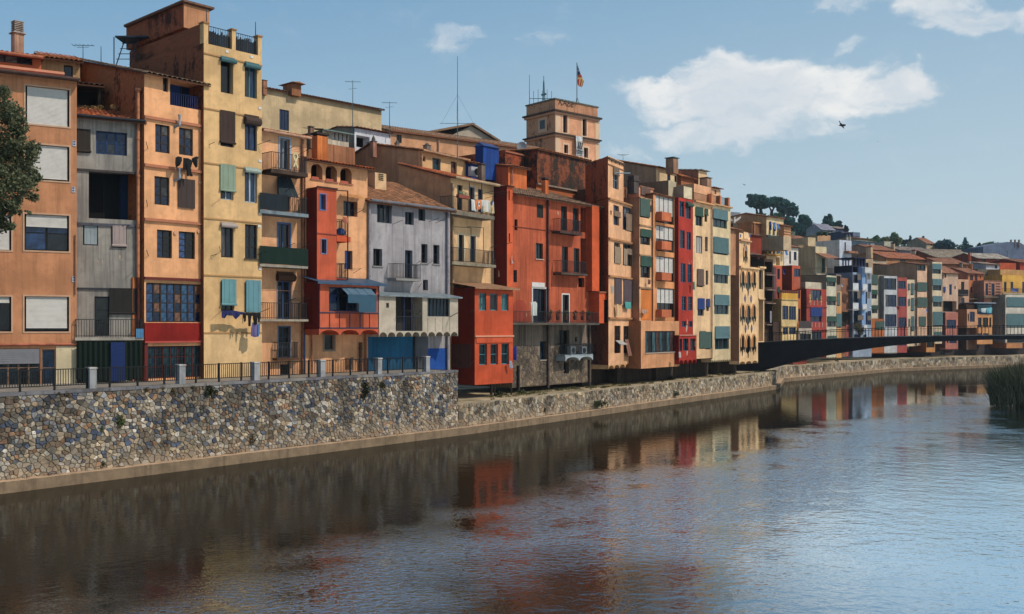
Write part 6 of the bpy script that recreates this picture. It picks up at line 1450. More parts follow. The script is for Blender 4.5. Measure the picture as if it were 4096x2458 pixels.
for i in range(10): r_ = 5.2 if i % 2 == 0 else 2.1; t = R(-90 + 36 * i); st.append((cx_ + r_ * math.cos(t), cy_ + r_ * math.sin(t)))
V = [fo(*p) for p in st]; MB().add([(v[0], -.03, v[2]) for v in V] + [(fo(cx_, cy_)[0], -.03, fo(cx_, cy_)[2])], [(i, (i + 1) % 10, 10) for i in range(10)], M('paint', '#8A94B8')).build('star', e)
def mast(px, yb, yt, Zd, label, kind='pole', col='#3C7080', w=.05):
    c = world_at(px, yb, Zd); h = (yb - yt) / FP * Zd; m = M('metal', col); mb = MB().tube((0, 0, -.6), (0, 0, h), w, m, 5, w * .5)
    if kind == 'lattice':
        mb = MB(); n_ = 14
        for s in ((-.18, -.1), (.18, -.1), (0, .18)): mb.tube((s[0], s[1], -.5), (s[0] * .2, s[1] * .2, h * .8), .03, m, 4)
        for i in range(n_): z = h * .8 * i / n_; k = 1 - .8 * i / n_; mb.box(-.2 * k, -.1, z, .2 * k, .1, z + .05, m)
        mb.tube((0, 0, h * .8), (0, 0, h), .04, m, 5); mb.tube((-.3, 0, h * .2), (.3, 0, h * .25), .12, m, 6)
    if kind == 'tv':
        mb.tube((-.55, 0, h * .97), (.55, .1, h * .97), .015, m, 4)
        for i in range(6): x = -.5 + i * .2; mb.tube((x, -.25 + .02 * i, h * .97), (x, .25 - .02 * i, h * .97), .01, m, 4)
        mb.tube((-.3, 0, h * .8), (.3, 0, h * .82), .012, m, 4)
    if kind == 'ham':
        mb.tube((-1.1, 0, h * .30), (1.1, 0, h * .30), .015, m, 4)
        for a_ in (0, 1.57, 3.14, 4.7): mb.tube((0, 0, h * .6), (math.cos(a_) * 1.0, math.sin(a_), h * .30), .006, m, 3)
    if kind == 'rack':
        for i in range(5): x = .5 + i * .55; mb.tube((x, 0, -.5), (x, 0, h * .42 + .2 * (i % 2)), .03, m, 4)
        mb.tube((0, 0, h * .15), (2.8, 0, h * .15), .04, m, 4)
    o = mb.build('antenna'); o.location = c; return tag(o, label, 'antenna')
mast(2118, 412, 300, 122, 'tall whip antenna with short rods at the left rear of the tower', 'rack'); mast(2175, 400, 305, 120, 'lattice antenna mast on the tower roof', 'lattice')
mast(1830, 610, 226, 62, 'very tall thin wire antenna above the long peach roof', 'ham', '#4A6C74', .03) ; mast(1411, 500, 322, 72, 'tall mast with flat bar rising in front of the beige slab', 'tv', '#4A6C74', .04); mast(1558, 520, 408, 74, 'television aerial right of the beige slab house', 'tv', '#3C6474', .035)
mast(332, 232, 180, 52, 'television aerial on the far left tiled roof', 'tv', '#3C6474', .03); mast(404, 248, 186, 52, 'thin pole behind the peach house roof', 'pole', '#2C4454', .03); mast(1022, 140, 88, 51.5, 'thin pole at the right corner of the yellow tower terrace', 'pole', '#2C4454', .035); mast(826, 90, 36, 49.5, 'thin pole at the left corner of the yellow tower terrace', 'pole', '#2C4454', .035)
mast(2492, 642, 618, 92, 'small square aerial on the beige top storey', 'tv', '#5A6468', .03); mast(1740, 700, 645, 74, 'short aerial over the cream upper house', 'tv', '#4A6068', .02)
# rooftop water heater frame left of the stair tower
c = world_at(492, 245, 52); mb = MB(); m = M('metal', '#28384A')
for x in (-.35, .35): mb.tube((x, 0, -.2), (x + .3, .5, 1.4), .03, m, 5)
for i in range(5): mb.tube((-.35 + .06 * i, .1 * i, .1 + .3 * i), (.35 + .06 * i, .1 * i, .1 + .3 * i), .02, m, 4)
mb.box(-.5, .2, 1.3, 1.2, 1.4, 1.38, m).tube((-.55, .2, -.2), (-.55, .2, 1.3), .03, m, 5); o = mb.build('ladder_frame'); o.location = c; tag(o, 'dark ladder and small roof frame beside the brown stair tower', 'ladder')
# ---------------------------------------------------------------- laundry and small things on the near houses
def cloth(B_, pts, col, label, off=.9, name='garment', cat='laundry', group=None, pat=None, th=.03):
    """garment outline (survey pixels) pegged 'off' metres off the wall, with soft folds"""
    P = [(B_.X(x, off), B_.Z(y, x, off)) for x, y in pts]; xs = [p[0] for p in P]; zs = [p[1] for p in P]; x0, x1, z0, z1 = min(xs), max(xs), min(zs), max(zs)
    from mathutils.geometry import tessellate_polygon
    N = 10; V, Fc = [], []
    def fold(x, z): return .045 * math.sin((x - x0) * 19) * (.3 + (z1 - z) / max(.2, z1 - z0)) + .015 * math.sin(z * 13)
    # slice the outline into vertical strips so the folds read
    mb = MB(); m = M('cloth2' if False else 'paint', col)
    for i in range(N):
        a, d = x0 + (x1 - x0) * i / N, x0 + (x1 - x0) * (i + 1) / N
        poly = [(p[0], p[1]) for p in P]; poly = clip(poly, a, 0, -1, 0); poly = clip(poly, d, 0, 1, 0) if len(poly) > 2 else poly
        if len(poly) < 3: continue
        mb.poly([(x, fold(x, z), z) for x, z in poly], m); mb.poly([(x, fold(x, z) + th, z) for x, z in poly][::-1], m)
    cx, cz = (x0 + x1) / 2, z1
    mb.v = [(v[0] - cx, v[1], v[2] - cz) for v in mb.v]; o = mb.build(name); o.location = local_to_world(B_, cx, -off, cz); o.rotation_euler = (0, 0, B_.rz); return tag(o, label, cat, group)
B3, B4 = None, None
b3 = Bld.__new__(Bld); b3.__dict__.update(F=F3, off=0., xl=577, s0=F3.s_(577), zb=F3.z_(577, 1556), rz=math.atan2(F3.u.y, F3.u.x)); b3.loc = (*F3.xy(577), b3.zb)
b4 = Bld.__new__(Bld); b4.__dict__.update(F=F4, off=0., xl=815, s0=F4.s_(815), zb=F4.z_(815, 1532), rz=math.atan2(F4.u.y, F4.u.x)); b4.loc = (*F4.xy(815), b4.zb)
b8 = Bld.__new__(Bld); b8.__dict__.update(F=F8, off=0., xl=1802, s0=F8.s_(1802), zb=F8.z_(1802, 1500), rz=math.atan2(F8.u.y, F8.u.x)); b8.loc = (*F8.xy(1802), b8.zb)
be = Bld.__new__(Bld); be.__dict__.update(F=FE, off=0., xl=1899, s0=FE.s_(1899), zb=FE.z_(1899, 1541), rz=math.atan2(FE.u.y, FE.u.x)); be.loc = (*FE.xy(1899), be.zb)
cloth(b3, [(703, 632), (712, 626), (727, 630), (729, 644), (716, 664), (706, 672), (702, 655)], '#0A0A0B', 'black bundled garment hung left on the peach house line', .5)
cloth(b3, [(734, 632), (752, 634), (766, 640), (770, 655), (764, 672), (771, 706), (762, 706), (758, 676), (756, 706), (747, 706), (746, 680), (733, 680)], '#0B0B0C', 'black jacket shaped garment on the middle of the peach house line', .5)
cloth(b3, [(768, 634), (786, 626), (796, 632), (786, 640), (788, 668), (782, 672), (775, 650), (768, 650)], '#0C0C0D', 'small black garment right on the peach house line', .5)
cloth(b4, [(888, 1244), (935, 1243), (975, 1250), (985, 1258), (960, 1260), (945, 1278), (930, 1264), (905, 1262), (900, 1274), (888, 1272)], '#16205C', 'crumpled navy sheet on the yellow house washing line', .6)
cloth(b4, [(972, 1254), (985, 1254), (984, 1284), (980, 1290), (977, 1262), (974, 1296), (971, 1296)], '#101014', 'thin black straps hanging beside the navy sheet', .7)
cloth(b4, [(985, 1252), (1042, 1252), (1040, 1290), (1036, 1290), (1030, 1262), (1026, 1298), (1018, 1300), (1012, 1264), (1004, 1266), (1000, 1306), (995, 1306), (993, 1264), (986, 1262)], '#0E0E12', 'black garments bunched at the right end of the yellow house line', .7)
cloth(b4, [(1008, 1306), (1012, 1290), (1030, 1294), (1036, 1346), (1020, 1350), (1004, 1344)], '#6A5C94', 'lilac shirt hanging below the black garments', .66)
cloth(b4, [(1032, 1296), (1041, 1294), (1040, 1332), (1036, 1348), (1030, 1348)], '#3C74A8', 'blue strip of cloth beside the lilac shirt', .68)
c8 = 1.03
cloth(b8, [(1899, 802), (1925, 799), (1926, 836), (1907, 842)], '#DC7A28', 'orange square banner with round white badge on the cream house balcony', c8, 'banner', 'banner')
def disc(B_, px, py, rx, rz_, col, off, nm, par_label, cat='badge', k=16):
    x, z = B_.X(px, off), B_.Z(py, px, off); kk = B_.F.Zd(px) / FP; mb = MB(); mb.prism([(math.cos(2 * math.pi * i / k) * rx * kk, math.sin(2 * math.pi * i / k) * rz_ * kk) for i in range(k)], -.01, .0, M('paint', col)); return mb, local_to_world(B_, x, -off, z)
bo = [o for o in COL.objects if o.name.startswith('banner') and 'orange square' in str(o.get('label'))][0]
kk = F8.Zd(1913) / FP
MB().prism([(math.cos(2 * math.pi * i / 18) * 4.9 * kk - .02, math.sin(2 * math.pi * i / 18) * 11 * kk - .33) for i in range(18)], -.09, -.08, M('paint', '#C8CCD0')).build('white_badge', bo)
MB().prism([(math.cos(2 * math.pi * i / 12) * 3 * kk - .02, math.sin(2 * math.pi * i / 12) * 4.5 * kk - .33) for i in range(12)], -.11, -.10, M('paint', '#1C4A70')).build('blue_emblem', bo)
cube('dark_label', bo, .12, -.10, -.66, .24, -.09, -.60, M('paint', '#3A2418'))
cloth(b8, [(1887, 798), (1899, 800), (1900, 812), (1906, 842), (1908, 846), (1888, 842)], '#CDCBC4', 'white sheet left of the orange banner on the cream balcony', c8 - .02, 'sheet'); cloth(b8, [(1926, 800), (1957, 803), (1958, 850), (1927, 847)], '#C6C4BC', 'white sheet between the orange banner and the striped flag', c8 - .02, 'sheet')
cloth(b8, [(1933, 824), (1943, 825), (1944, 850), (1933, 848)], '#CDBE92', 'small cream pennant with faded lettering low on the white sheet', c8 + .03, 'pennant', 'pennant')
fo_ = cloth(b8, [(1958, 804), (1975, 808), (1976, 855), (1957, 852)], '#CDB98A', 'pale yellow flag with blue star triangle hung at the balcony end', c8, 'flag', 'flag')
MB().prism([(-.14, .0), (.06, -.01), (-.03, -.35)], -.07, -.06, M('paint', '#1C3C90')).build('blue_triangle', fo_); MB().prism([(-.05, -.40), (.0, -.40), (.06, -.75), (.03, -.75), (-.02, -.5), (-.07, -.75), (-.10, -.75)], -.07, -.06, M('paint', '#C8783C')).build('stripe', fo_)
# balcony flower trough
e = empty('flower_trough', 'terracotta trough with white flowers on the cream house balcony', 'planter', local_to_world(b8, b8.X(1850, 1.0), -1.05, b8.Z(792, 1850, 1.0)), b8.rz); MB().box(-.55, -.12, -.05, .55, .12, .16, M('paint', '#8C3A24')).build('trough', e); foliage('flowers', [(-.3 + .2 * i, 0, .28, .15, .12, .16) for i in range(4)], 160, .045, '#8A9A78', e, 3)
cloth(b10, [(2124, 1210), (2143, 1207), (2149, 1216), (2150, 1262), (2136, 1264), (2128, 1262), (2127, 1230)], '#BCC4BC', 'white sheet hanging in front of the open terrace door', 1.35, 'sheet'); cloth(b10, [(2049, 1020), (2050, 1040), (2054, 1054), (2049, 1055), (2047, 1035)], '#C8B8B0', 'thin white cloth strip on the red house left edge', .3, 'cloth_strip')
cloth(be, [(2054, 1388), (2066, 1386), (2068, 1410), (2064, 1444), (2056, 1440), (2053, 1412)], '#10187C', 'cobalt blue garment hanging right of the orange bay', -.3); cloth(be, [(2044, 1389), (2052, 1389), (2051, 1402), (2044, 1402)], '#5AA890', 'small mint cloth beside the cobalt garment', -.3, 'cloth_piece'); cloth(be, [(2038, 1446), (2046, 1444), (2050, 1470), (2044, 1476), (2039, 1466)], '#9AA4B8', 'pale bluish towel at the lower right corner of the orange bay', .3, 'towel')
cloth(b12, [(2500, 1208), (2523, 1210), (2521, 1237), (2503, 1235)], '#2C9C94', 'turquoise cloth below the dark brown blinds of the beige house', .25, 'cloth_piece'); cloth(b12, [(2468, 1217), (2473, 1218), (2478, 1264), (2470, 1266), (2468, 1245)], '#D8B878', 'yellow and white striped cloth below the narrow dark blind', .25, 'cloth_strip')
cloth(b16, [(2566, 1238), (2590, 1240), (2588, 1254), (2578, 1258), (2568, 1252)], '#B88A6C', 'striped towels under the white blind of the slim peach house', .3, 'towels'); cloth(b16, [(2594, 1118), (2602, 1120), (2600, 1138), (2594, 1138)], '#7A4038', 'maroon garment on the slim peach house line', .3); cloth(b18, [(2772, 1128), (2779, 1128), (2778, 1160), (2772, 1158)], '#4A7468', 'grey-green garment beside the crimson house', .3); cloth(b18, [(2716, 1408), (2723, 1410), (2722, 1432), (2716, 1430)], '#C4B8B0', 'white printed cloth at the foot of the crimson bay', .8, 'cloth_piece')
# things on the iron terrace
for i, (x, r_, cc) in enumerate(((2200, 14, '#5A5A38'), (2232, 10, '#6A5040'), (2262, 12, '#5C5A3C'), (2300, 16, '#4A4A30'), (2330, 14, '#6A4A38'), (2352, 10, '#4A5234'))):
    p = local_to_world(b10, b10.X(x, 1.1), -1.1, b10.Z(1262, x, 1.1)); e = empty('potted_plant', ['pot of flowers leftmost on the iron terrace rail', 'reddish potted plant left of the narrow white door', 'potted plant before the narrow white terrace door', 'bushy potted plant in the middle right of the iron terrace', 'dry potted plant near the right terrace end', 'small green potted plant at the right terrace end'][i], 'plant', p, b10.rz, 'pots along the iron terrace')
    MB().tube((0, 0, -.35), (0, 0, -.05), .12, M('paint', '#7A3E28'), 8, .16).build('pot', e); foliage('leaves', [(0, 0, .12, r_ * .016, .2, .22), (.1, 0, .25, .14, .14, .12)], 120, .05, cc, e, i)
q = [o for o in (0,)]
for i, (x0, x1, t_) in enumerate(((2276, 2298, 'round tank shaped'), (2318, 2342, 'square'))):
    p = local_to_world(q10, q10.X((x0 + x1) / 2, .5), -.5, q10.Z(1419, x0, .5)); e = empty('condenser_unit', 'white %s condenser unit on the small blue balcony' % t_, 'air conditioner', p, q10.rz); MB().box(-.3, -.15, 0, .3, .15, .6, M('paint', '#A8B4BC')).build('casing', e); MB().tube((0, -.155, .3), (0, -.17, .3), .2, M('dark', '#3A4448'), 12).build('fan', e)
# exercise ball on arcade house balcony
b6 = Bld.__new__(Bld); b6.__dict__.update(F=F6, off=0., xl=1222, s0=F6.s_(1222), zb=F6.z_(1222, 1522), rz=math.atan2(F6.u.y, F6.u.x)); b6.loc = (*F6.xy(1222), b6.zb)
mb = MB(); 
for i in range(8):
    a0, a1 = math.pi * i / 8 - math.pi / 2, math.pi * (i + 1) / 8 - math.pi / 2
    for j in range(14):
        t0, t1 = 2 * math.pi * j / 14, 2 * math.pi * (j + 1) / 14; s = .27
        mb.quad(*[(s * math.cos(a) * math.cos(t), s * math.cos(a) * math.sin(t), s * math.sin(a)) for a, t in ((a0, t0), (a0, t1), (a1, t1), (a1, t0))], M('paint', '#1C50A0'))
o = mb.build('exercise_ball', smooth=True); o.location = local_to_world(b6, b6.X(1362, .5), -.5, b6.Z(932, 1362, .5)); tag(o, 'round blue ball on the small upper balcony of the arcade house', 'ball')
cloth(b6, [(1372, 868), (1392, 870), (1394, 880), (1386, 896), (1376, 888)], '#B85A3C', 'orange and white cloths on the arcade house drying rack', 1.0, 'cloth_piece')
# ================================================================ bend of the river: houses beyond the bridge foot
def ZF(px, off=2.5): return at_px(offs(Wf, off), px).y
def FH(name, label, xl, xr, yt, yb, wall, side, wins=(), off=2.5, vp=6200, **kw):
    kw.setdefault('group', None); kw.pop('group')
    return H(name, label, Fac(xl, ZF(xl, off), vp), xl, xr, yt, yb, warm(wall), warm(side) if side else None, wins, **kw)
def warm(h):   # sun-bleached paint: a little less pure
    c = [int(h[i:i + 2], 16) for i in (1, 3, 5)]; l_ = (c[0] * .35 + c[1] * .45 + c[2] * .2); return '#' + ''.join('%02X' % int(min(255, v * .80 + l_ * k * .20)) for v, k in zip(c, (1.12, 1.0, .86)))
# around the pine knoll
FH('ochre_gable_house', 'ochre house with broad gable and chimney below the umbrella pines', 2930, 3062, 880, 1000, '#C07C50', '#B87048', [(3024, 868, 3034, 885, 'd')], off=14, depth=6, g=.35, roof='tile', rise=.8)
q = FH('brown_streaked_house', 'brown streaked terracotta wall house with white downpipe beside the pines', 3008, 3066, 888, 1060, '#A86238', '#B06A40', [], off=8, depth=5, g=.7); q.pipe(3062, 900, 1030, '#D8C8A0', .09); q.pipe(3014, 892, 990, '#C88458', .1); q.band(888, .15, .2, PL('#C8905C', .3))
q = FH('cream_blue_shutter_house', 'tall cream house with bright blue awnings and shutters on two floors', 3066, 3134, 866, 1150, '#DCC493', '#B88A60', [(3077, 889, 3083, 937, 'bb'), (3093, 893, 3099, 942, 'bb'), (3109, 897, 3114, 942, 'b'), (3125, 907, 3129, 920, 'd'), (3077, 954, 3086, 1016, 'bb'), (3092, 957, 3101, 1014, 'b'), (3109, 960, 3117, 1012, 'bb'), (3124, 970, 3128, 990, 'd'), (3104, 1030, 3119, 1062, 'o')], off=7, depth=6, g=.12, roof='tile', rise=.6)
q.band(941, .25, .2, M('paint', '#2A4A4C')); q.balcony(3074, 3130, 1001, 1015, 1020, .8, slab='#C8984C', step=.3)
for x, y0, y1 in ((3079, 892, 920), (3095, 896, 918), (3079, 956, 990), (3095, 985, 1016), (3111, 962, 990), (3126, 996, 1022)):
    q.blind(x, y0, x + 9, y1, '#2A6CA8', out=.35, swing=.3, strips=2, roll='')
H('striped_hip_house', 'small pink and cream striped house with hipped roof under the dark trees', Fac(3136, 128, 6200), 3136, 3163, 904, 960, '#D8A074', '#C08860', [], roof='tile', depth=6, rise=.8, bands=(915, 925, 935))
H('pale_block_house', 'pale blank block between the striped hip house and the white terrace house', Fac(3136, 124, 6200), 3134, 3165, 945, 1000, '#C0A888', '#B09878', [], depth=5)
FH('dark_red_house', 'dark red wall with corrugated lean-to behind the hexagon window house', 3000, 3046, 940, 1020, '#94301C', '#7A2818', [], off=6, depth=4, g=.4, roof='corr', rise=.3, rc='#C8B89C')
FH('verandah_house', 'dark timber verandah with orange posts over the cream porch', 3001, 3052, 1020, 1066, '#6A3A28', '#4A2A20', [(3003, 1030, 3030, 1062, 'o'), (3040, 1032, 3052, 1064, 'o')], off=4.5, depth=3, roof='corr', rise=.4, rc='#8A6A5C')
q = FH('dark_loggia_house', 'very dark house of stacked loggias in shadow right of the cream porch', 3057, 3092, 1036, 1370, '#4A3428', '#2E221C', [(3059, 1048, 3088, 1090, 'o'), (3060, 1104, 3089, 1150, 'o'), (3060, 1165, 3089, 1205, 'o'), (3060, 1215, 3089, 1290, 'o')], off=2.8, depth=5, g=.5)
for y in (1098, 1158, 1212, 1298): q.band(y, .12, .4, M('conc', '#8A7468'))
q.part('carved_sign', MB().box(q.X(3070), -.35, q.Z(1292), q.X(3076), -.3, q.Z(1245), M('paint', '#8A8898')))
q = FH('orange_slim_house', 'slim vermilion house with mauve flank and blue window', 3093, 3128, 1062, 1340, '#C8502C', '#5C3A38', [(3109, 1076, 3119, 1118, 'b'), (3110, 1150, 3118, 1195, 'gh'), (3111, 1250, 3118, 1285, 'd')], off=3.2, depth=5)
cube('mauve_strip', q.e, q.X(3093), -.04, q.Z(1290), q.X(3105), .0, q.Z(1070), PL('#6A4A50', .3)); 
q = FH('yellow_house_base', 'brown plinth block at the bridge foot left of the yellow house', 3092, 3128, 1288, 1440, '#4A342C', '#3A2A24', [], off=2.2, depth=4)
FH('small_jetty', 'small pinkish red scalloped jetty below the bridge arch', 3172, 3226, 1420, 1452, '#B8483C', '#8A3428', [], off=1.6, depth=2, sc=7)
q = FH('red_box_house', 'vermilion timber box storey with blue barred window', 3168, 3201, 1062, 1164, '#C04C2A', '#8E2A14', [(3176, 1076, 3200, 1108, 'b')], off=3.4, depth=3.2)
mb = MB(); x = q.X(3176)
while x < q.W: mb.box(x, -.02, q.Z(1150), x + .04, .01, q.Z(1112), M('paint', '#D08060')); x += .22
q.part('panel_joints', mb)
q = FH('white_tile_eave_house', 'white house with tiled eave and iron terrace over the vermilion box', 3136, 3193, 985, 1064, '#CFCDC6', '#B09A84', [(3145, 1004, 3150, 1022, 'd'), (3157, 1006, 3164, 1056, 'd'), (3175, 1008, 3186, 1042, 'b')], off=7, depth=5, g=.1, roof='tile', rise=.8)
FH('beige_block', 'large beige rendered block with square chimney above the river bend', 3192, 3262, 980, 1170, '#BCA885', '#B8A07C', [], off=11, vp=9000, depth=6, g=.1, roof='par')
FH('beige_lift_head', 'beige block chimney tower on the large beige block', 3232, 3262, 950, 985, '#C8B48C', '#B8A07C', [], off=10, vp=9000, depth=3, g=.1)
q = FH('cream_awning_house', 'cream house face with dark green door under a tiled hood', 3262, 3306, 986, 1100, '#D6C8A0', '#B8A07C', [(3288, 1036, 3297, 1090, 'g')], off=8, vp=8000, depth=4, g=.1)
z = q.Z(1012); q.part('hood', MB().add([(0, 0, z), (q.W + .3, 0, z), (q.W + 1.0, -1.6, z - .75), (.2, -1.6, z - .75), (0, 0, z - .1), (q.W + .3, 0, z - .1), (q.W + 1, -1.6, z - .85), (.2, -1.6, z - .85)], [(0, 1, 2, 3), (4, 7, 6, 5), (2, 3, 7, 6), (0, 3, 7, 4), (1, 2, 6, 5)], M('tile', '#A8745A'))); q.balcony(3264, 3340, 1072, 1094, 1100, 1.2, slab='#B8B09C', step=.3)
q = FH('yellow_pot_house', 'yellow house with flower pots on its parapet and paired blue windows', 3126, 3192, 1196, 1440, '#D8B878', '#C09050', [(3129, 1224, 3153, 1279, 'b'), (3155, 1226, 3184, 1280, 'b'), (3131, 1311, 3152, 1339, 'b'), (3156, 1311, 3184, 1338, 'b')], off=1.8, depth=3, g=.1, bands=(1198, 1306), parapet=1)
q.part('parapet', MB().box(0, .0, q.H, q.W, .15, q.Z(1172), PL('#C8983C', .2)))
for i in range(9): p = local_to_world(q, q.W * (i + .5) / 9, .1, q.Z(1172)); e = MB().tube((0, 0, 0), (0, 0, .32), .14, M('paint', '#8A4430'), 7, .19).build('flower_pot'); e.location = p; tag(e, ['leftmost', 'second', 'third', 'fourth', 'middle', 'sixth', 'seventh', 'eighth', 'rightmost'][i] + ' terracotta pot in the row on the yellow house parapet', 'pot', 'pots on the yellow parapet')
FH('orange_strip_house', 'narrow orange strip house with tall blue shutter right of the yellow house', 3192, 3203, 1160, 1440, '#C4602C', '#9A4420', [(3193, 1160, 3200, 1195, 'b'), (3193, 1236, 3201, 1286, 'b')], off=2.2, depth=4)
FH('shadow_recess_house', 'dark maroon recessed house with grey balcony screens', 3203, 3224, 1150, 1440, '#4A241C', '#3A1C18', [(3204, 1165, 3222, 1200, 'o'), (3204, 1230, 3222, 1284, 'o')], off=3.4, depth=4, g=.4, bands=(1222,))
q = FH('grey_balcony_box', 'pale grey projecting box balcony with dark railing below the maroon recess', 3195, 3247, 1314, 1440, '#B0A494', '#8A7C70', [(3200, 1336, 3244, 1366, 'd')], off=1.2, depth=2, g=.15); a, c, d, e = q.rect(3198, 1285, 3244, 1314); cube('reed_screen', q.e, a, 0, q.H, d, .05, e, M('cloth', '#4A4240'))
q = FH('red_blue_house', 'crimson house with deep blue curtained windows and yellow ribbons', 3226, 3306, 1155, 1424, '#AC382E', '#6A2420', [(3242, 1161, 3285, 1202, 'b'), (3242, 1232, 3286, 1288, 'bb'), (3247, 1326, 3286, 1360, 'b')], off=2.0, depth=5, g=.12, bands=(1228, 1324), sc=8); R_ = q
mb = MB()
for x in (3242, 3256, 3270, 3284): mb.box(q.X(x), -.03, q.Z(1221), q.X(x) + .09, .01, q.Z(1203), M('paint', '#C0A498')).box(q.X(x) + .3, -.03, q.Z(1310), q.X(x) + .39, .01, q.Z(1290), M('paint', '#C0A498'))
q.part('pale_ribs', mb)
for (x, y, h, l) in ((3241, 1195, 1.0, 'large yellow ribbon at the left corner of the blue curtained window'), (3269, 1200, .4, 'smallest yellow ribbon under the middle of the blue window'), (3285, 1198, .8, 'yellow ribbon at the right corner of the blue curtained window')): ribbon(q, x, y, .3, h, '#C8A848', l)
FH('cream_rail_terrace', 'cream terrace wall with iron railing on top of the crimson house', 3222, 3304, 1128, 1156, '#C8C0A8', '#A89C88', [], off=3.2, depth=3, g=.2)
GW = '#BEBCA6'
q = FH('pale_green_house', 'pale sage house with green blind galleries left of the slim orange one', 3306, 3345, 1102, 1426, GW, '#7A7468', [(3307, 1112, 3342, 1146, 'gh'), (3308, 1188, 3343, 1222, 'gh'), (3309, 1268, 3344, 1308, 'gh'), (3311, 1346, 3345, 1362, 'g')], off=2.2, depth=5, g=.08, sc=6)
FH('amber_slim_house', 'slim amber house with long teal window beside the sage house', 3346, 3366, 1166, 1426, '#D49454', '#A86838', [(3350, 1172, 3358, 1225, 't'), (3346, 1257, 3364, 1312, 't')], off=2.6, depth=5, sc=4)
FH('clutter_terrace_house', 'cluttered dark terrace with hanging plants above the amber house', 3345, 3365, 1098, 1166, '#8A7468', '#5A4C44', [(3347, 1105, 3362, 1140, 'o')], off=3, depth=3)
q = FH('brown_flank_house', 'brown blank flank house with mauve porch at its foot', 3366, 3402, 1112, 1428, '#8E5C44', '#6A4434', [(3384, 1306, 3400, 1342, 'd')], off=3.4, depth=5, g=.1); zc = q.Z(1248); cube('dark_porch', q.e, .0, -.05, q.Z(1305), q.W, 0, zc, M('dark', '#1C1614')); cube('mauve_base', q.e, q.X(3383), -.06, q.Z(1428), q.W, 0, q.Z(1300), PL('#A05850', .2))
FH('beige_slit_house', 'thin pinkish beige house edge with slit windows left of the blue house', 3401, 3411, 1118, 1424, '#CFA488', '#B08468', [(3403, 1122, 3408, 1158, 'd'), (3404, 1196, 3408, 1232, 'd'), (3404, 1272, 3408, 1310, 'd')], off=3, depth=4)
FH('rosy_wall_house', 'rosy brown blank house wall stepping behind the white and blue gable', 3306, 3362, 965, 1115, '#B07858', '#A87050', [], off=12, vp=9000, depth=6, g=.12, bands=(997,), roof='par')
q = FH('white_blue_gable_house', 'white and pale blue house front with arched window above the bend', 3358, 3406, 960, 1118, '#B4C4DA', '#C0BEBA', [(3378, 970, 3384, 1010, 'w', .9), (3369, 1034, 3375, 1072, 'b'), (3380, 1030, 3386, 1074, 'b'), (3392, 1036, 3397, 1078, 'b')], off=8, vp=7000, depth=5, g=.08)
for x in (3388, 3399): chimney(x, 938, 962, ZF(x, 9), 7, 'slender white cowled chimney %s on the white and blue gable' % ('left' if x < 3390 else 'right'), '#B8B0A4', '#8A8478', 'dome')
q.part('roof_ledge', MB().box(q.X(3375), -.9, q.Z(1012), q.W + .3, 0, q.Z(1004), M('tile', '#A8745A')))
# blue balcony house
q = FH('blue_balcony_house', 'sky blue house with stacked white balconies and ragged shade blinds', 3411, 3486, 1090, 1424, '#8AA2BE', '#6A7C98', [(3412, 1100, 3432, 1136, 'b'), (3452, 1098, 3466, 1136, 'b'), (3413, 1160, 3434, 1212, 'b'), (3452, 1168, 3468, 1216, 'b'), (3414, 1244, 3437, 1300, 'b'), (3453, 1250, 3470, 1300, 'b'), (3470, 1245, 3484, 1300, 'b'), (3472, 1135, 3484, 1170, 'b'), (3417, 1339, 3443, 1352, 'b'), (3453, 1339, 3466, 1352, 'b'), (3417, 1376, 3446, 1388, 'b'), (3454, 1376, 3468, 1388, 'b')], off=2.6, vp=8000, depth=6, g=.06, sc=12)
for ys in (1162, 1238): q.balcony(3410, 3434, ys - 24, ys - 2, ys + 3, .9, slab='#C8C4B8', rail=False); q.balcony(3450, 3468, ys - 24, ys - 2, ys + 3, .9, slab='#C8C4B8', rail=False)
for (x0, x1, y0, y1) in ((3411, 3433, 1133, 1161), (3450, 3467, 1137, 1161), (3411, 3433, 1212, 1237), (3450, 3466, 1217, 1237), (3450, 3467, 1300, 1320)): a, c, d, e = q.rect(x0, y0, x1, y1, .9); cube('balcony_front', q.e, a, -.95, c, d, -.9, e, PL('#CCCED0', .1))
for (x0, y0, x1, y1) in ((3413, 1096, 3425, 1122), (3452, 1096, 3464, 1120), (3412, 1164, 3424, 1196), (3452, 1168, 3463, 1196), (3414, 1262, 3437, 1282), (3453, 1264, 3466, 1282)): q.blind(x0, y0, x1, y1, '#7A6A5C', out=.7, roll='', strips=4)
cube('blue_pier', q.e, q.X(3434), -.55, q.Z(1330), q.X(3449), .0, q.Z(1068), PL('#7E9EC6', .12)); cube('white_bracket', q.e, q.X(3436), -1.0, q.Z(1092), q.X(3462), 0, q.Z(1070), PL('#C4C4C4', .1))
pg = FH('pergola_block', 'dark navy pergola terrace on top of the sky blue house', 3408, 3460, 1062, 1092, '#28304C', '#1C2238', [(3412, 1068, 3430, 1090, 'o')], off=3.0, vp=8000, depth=3)
mb = MB(); m = M('wood', '#14204C')
for x in (3420, 3434, 3446, 3458): mb.box(pg.X(x), 0, pg.H, pg.X(x) + .3, .3, pg.Z(1034), m)
mb.box(pg.X(3408), -.4, pg.Z(1034), pg.X(3462), 3, pg.Z(1030), m); pg.part('pergola', mb)
foliage('ivy', [((world_at(3428, 1310, ZF(3428, 1.2))).x, ZF(3428, 1.2), world_at(3428, 1308, 130).z, .6, .4, .6), ((world_at(3444, 1316, ZF(3444, 1.2))).x, ZF(3444, 1.2), world_at(3444, 1320, 130).z, .5, .4, .9)], 900, .09, '#6A6448', seed=8, label='dry creeper mass hanging from the lowest white balcony', category='plant')
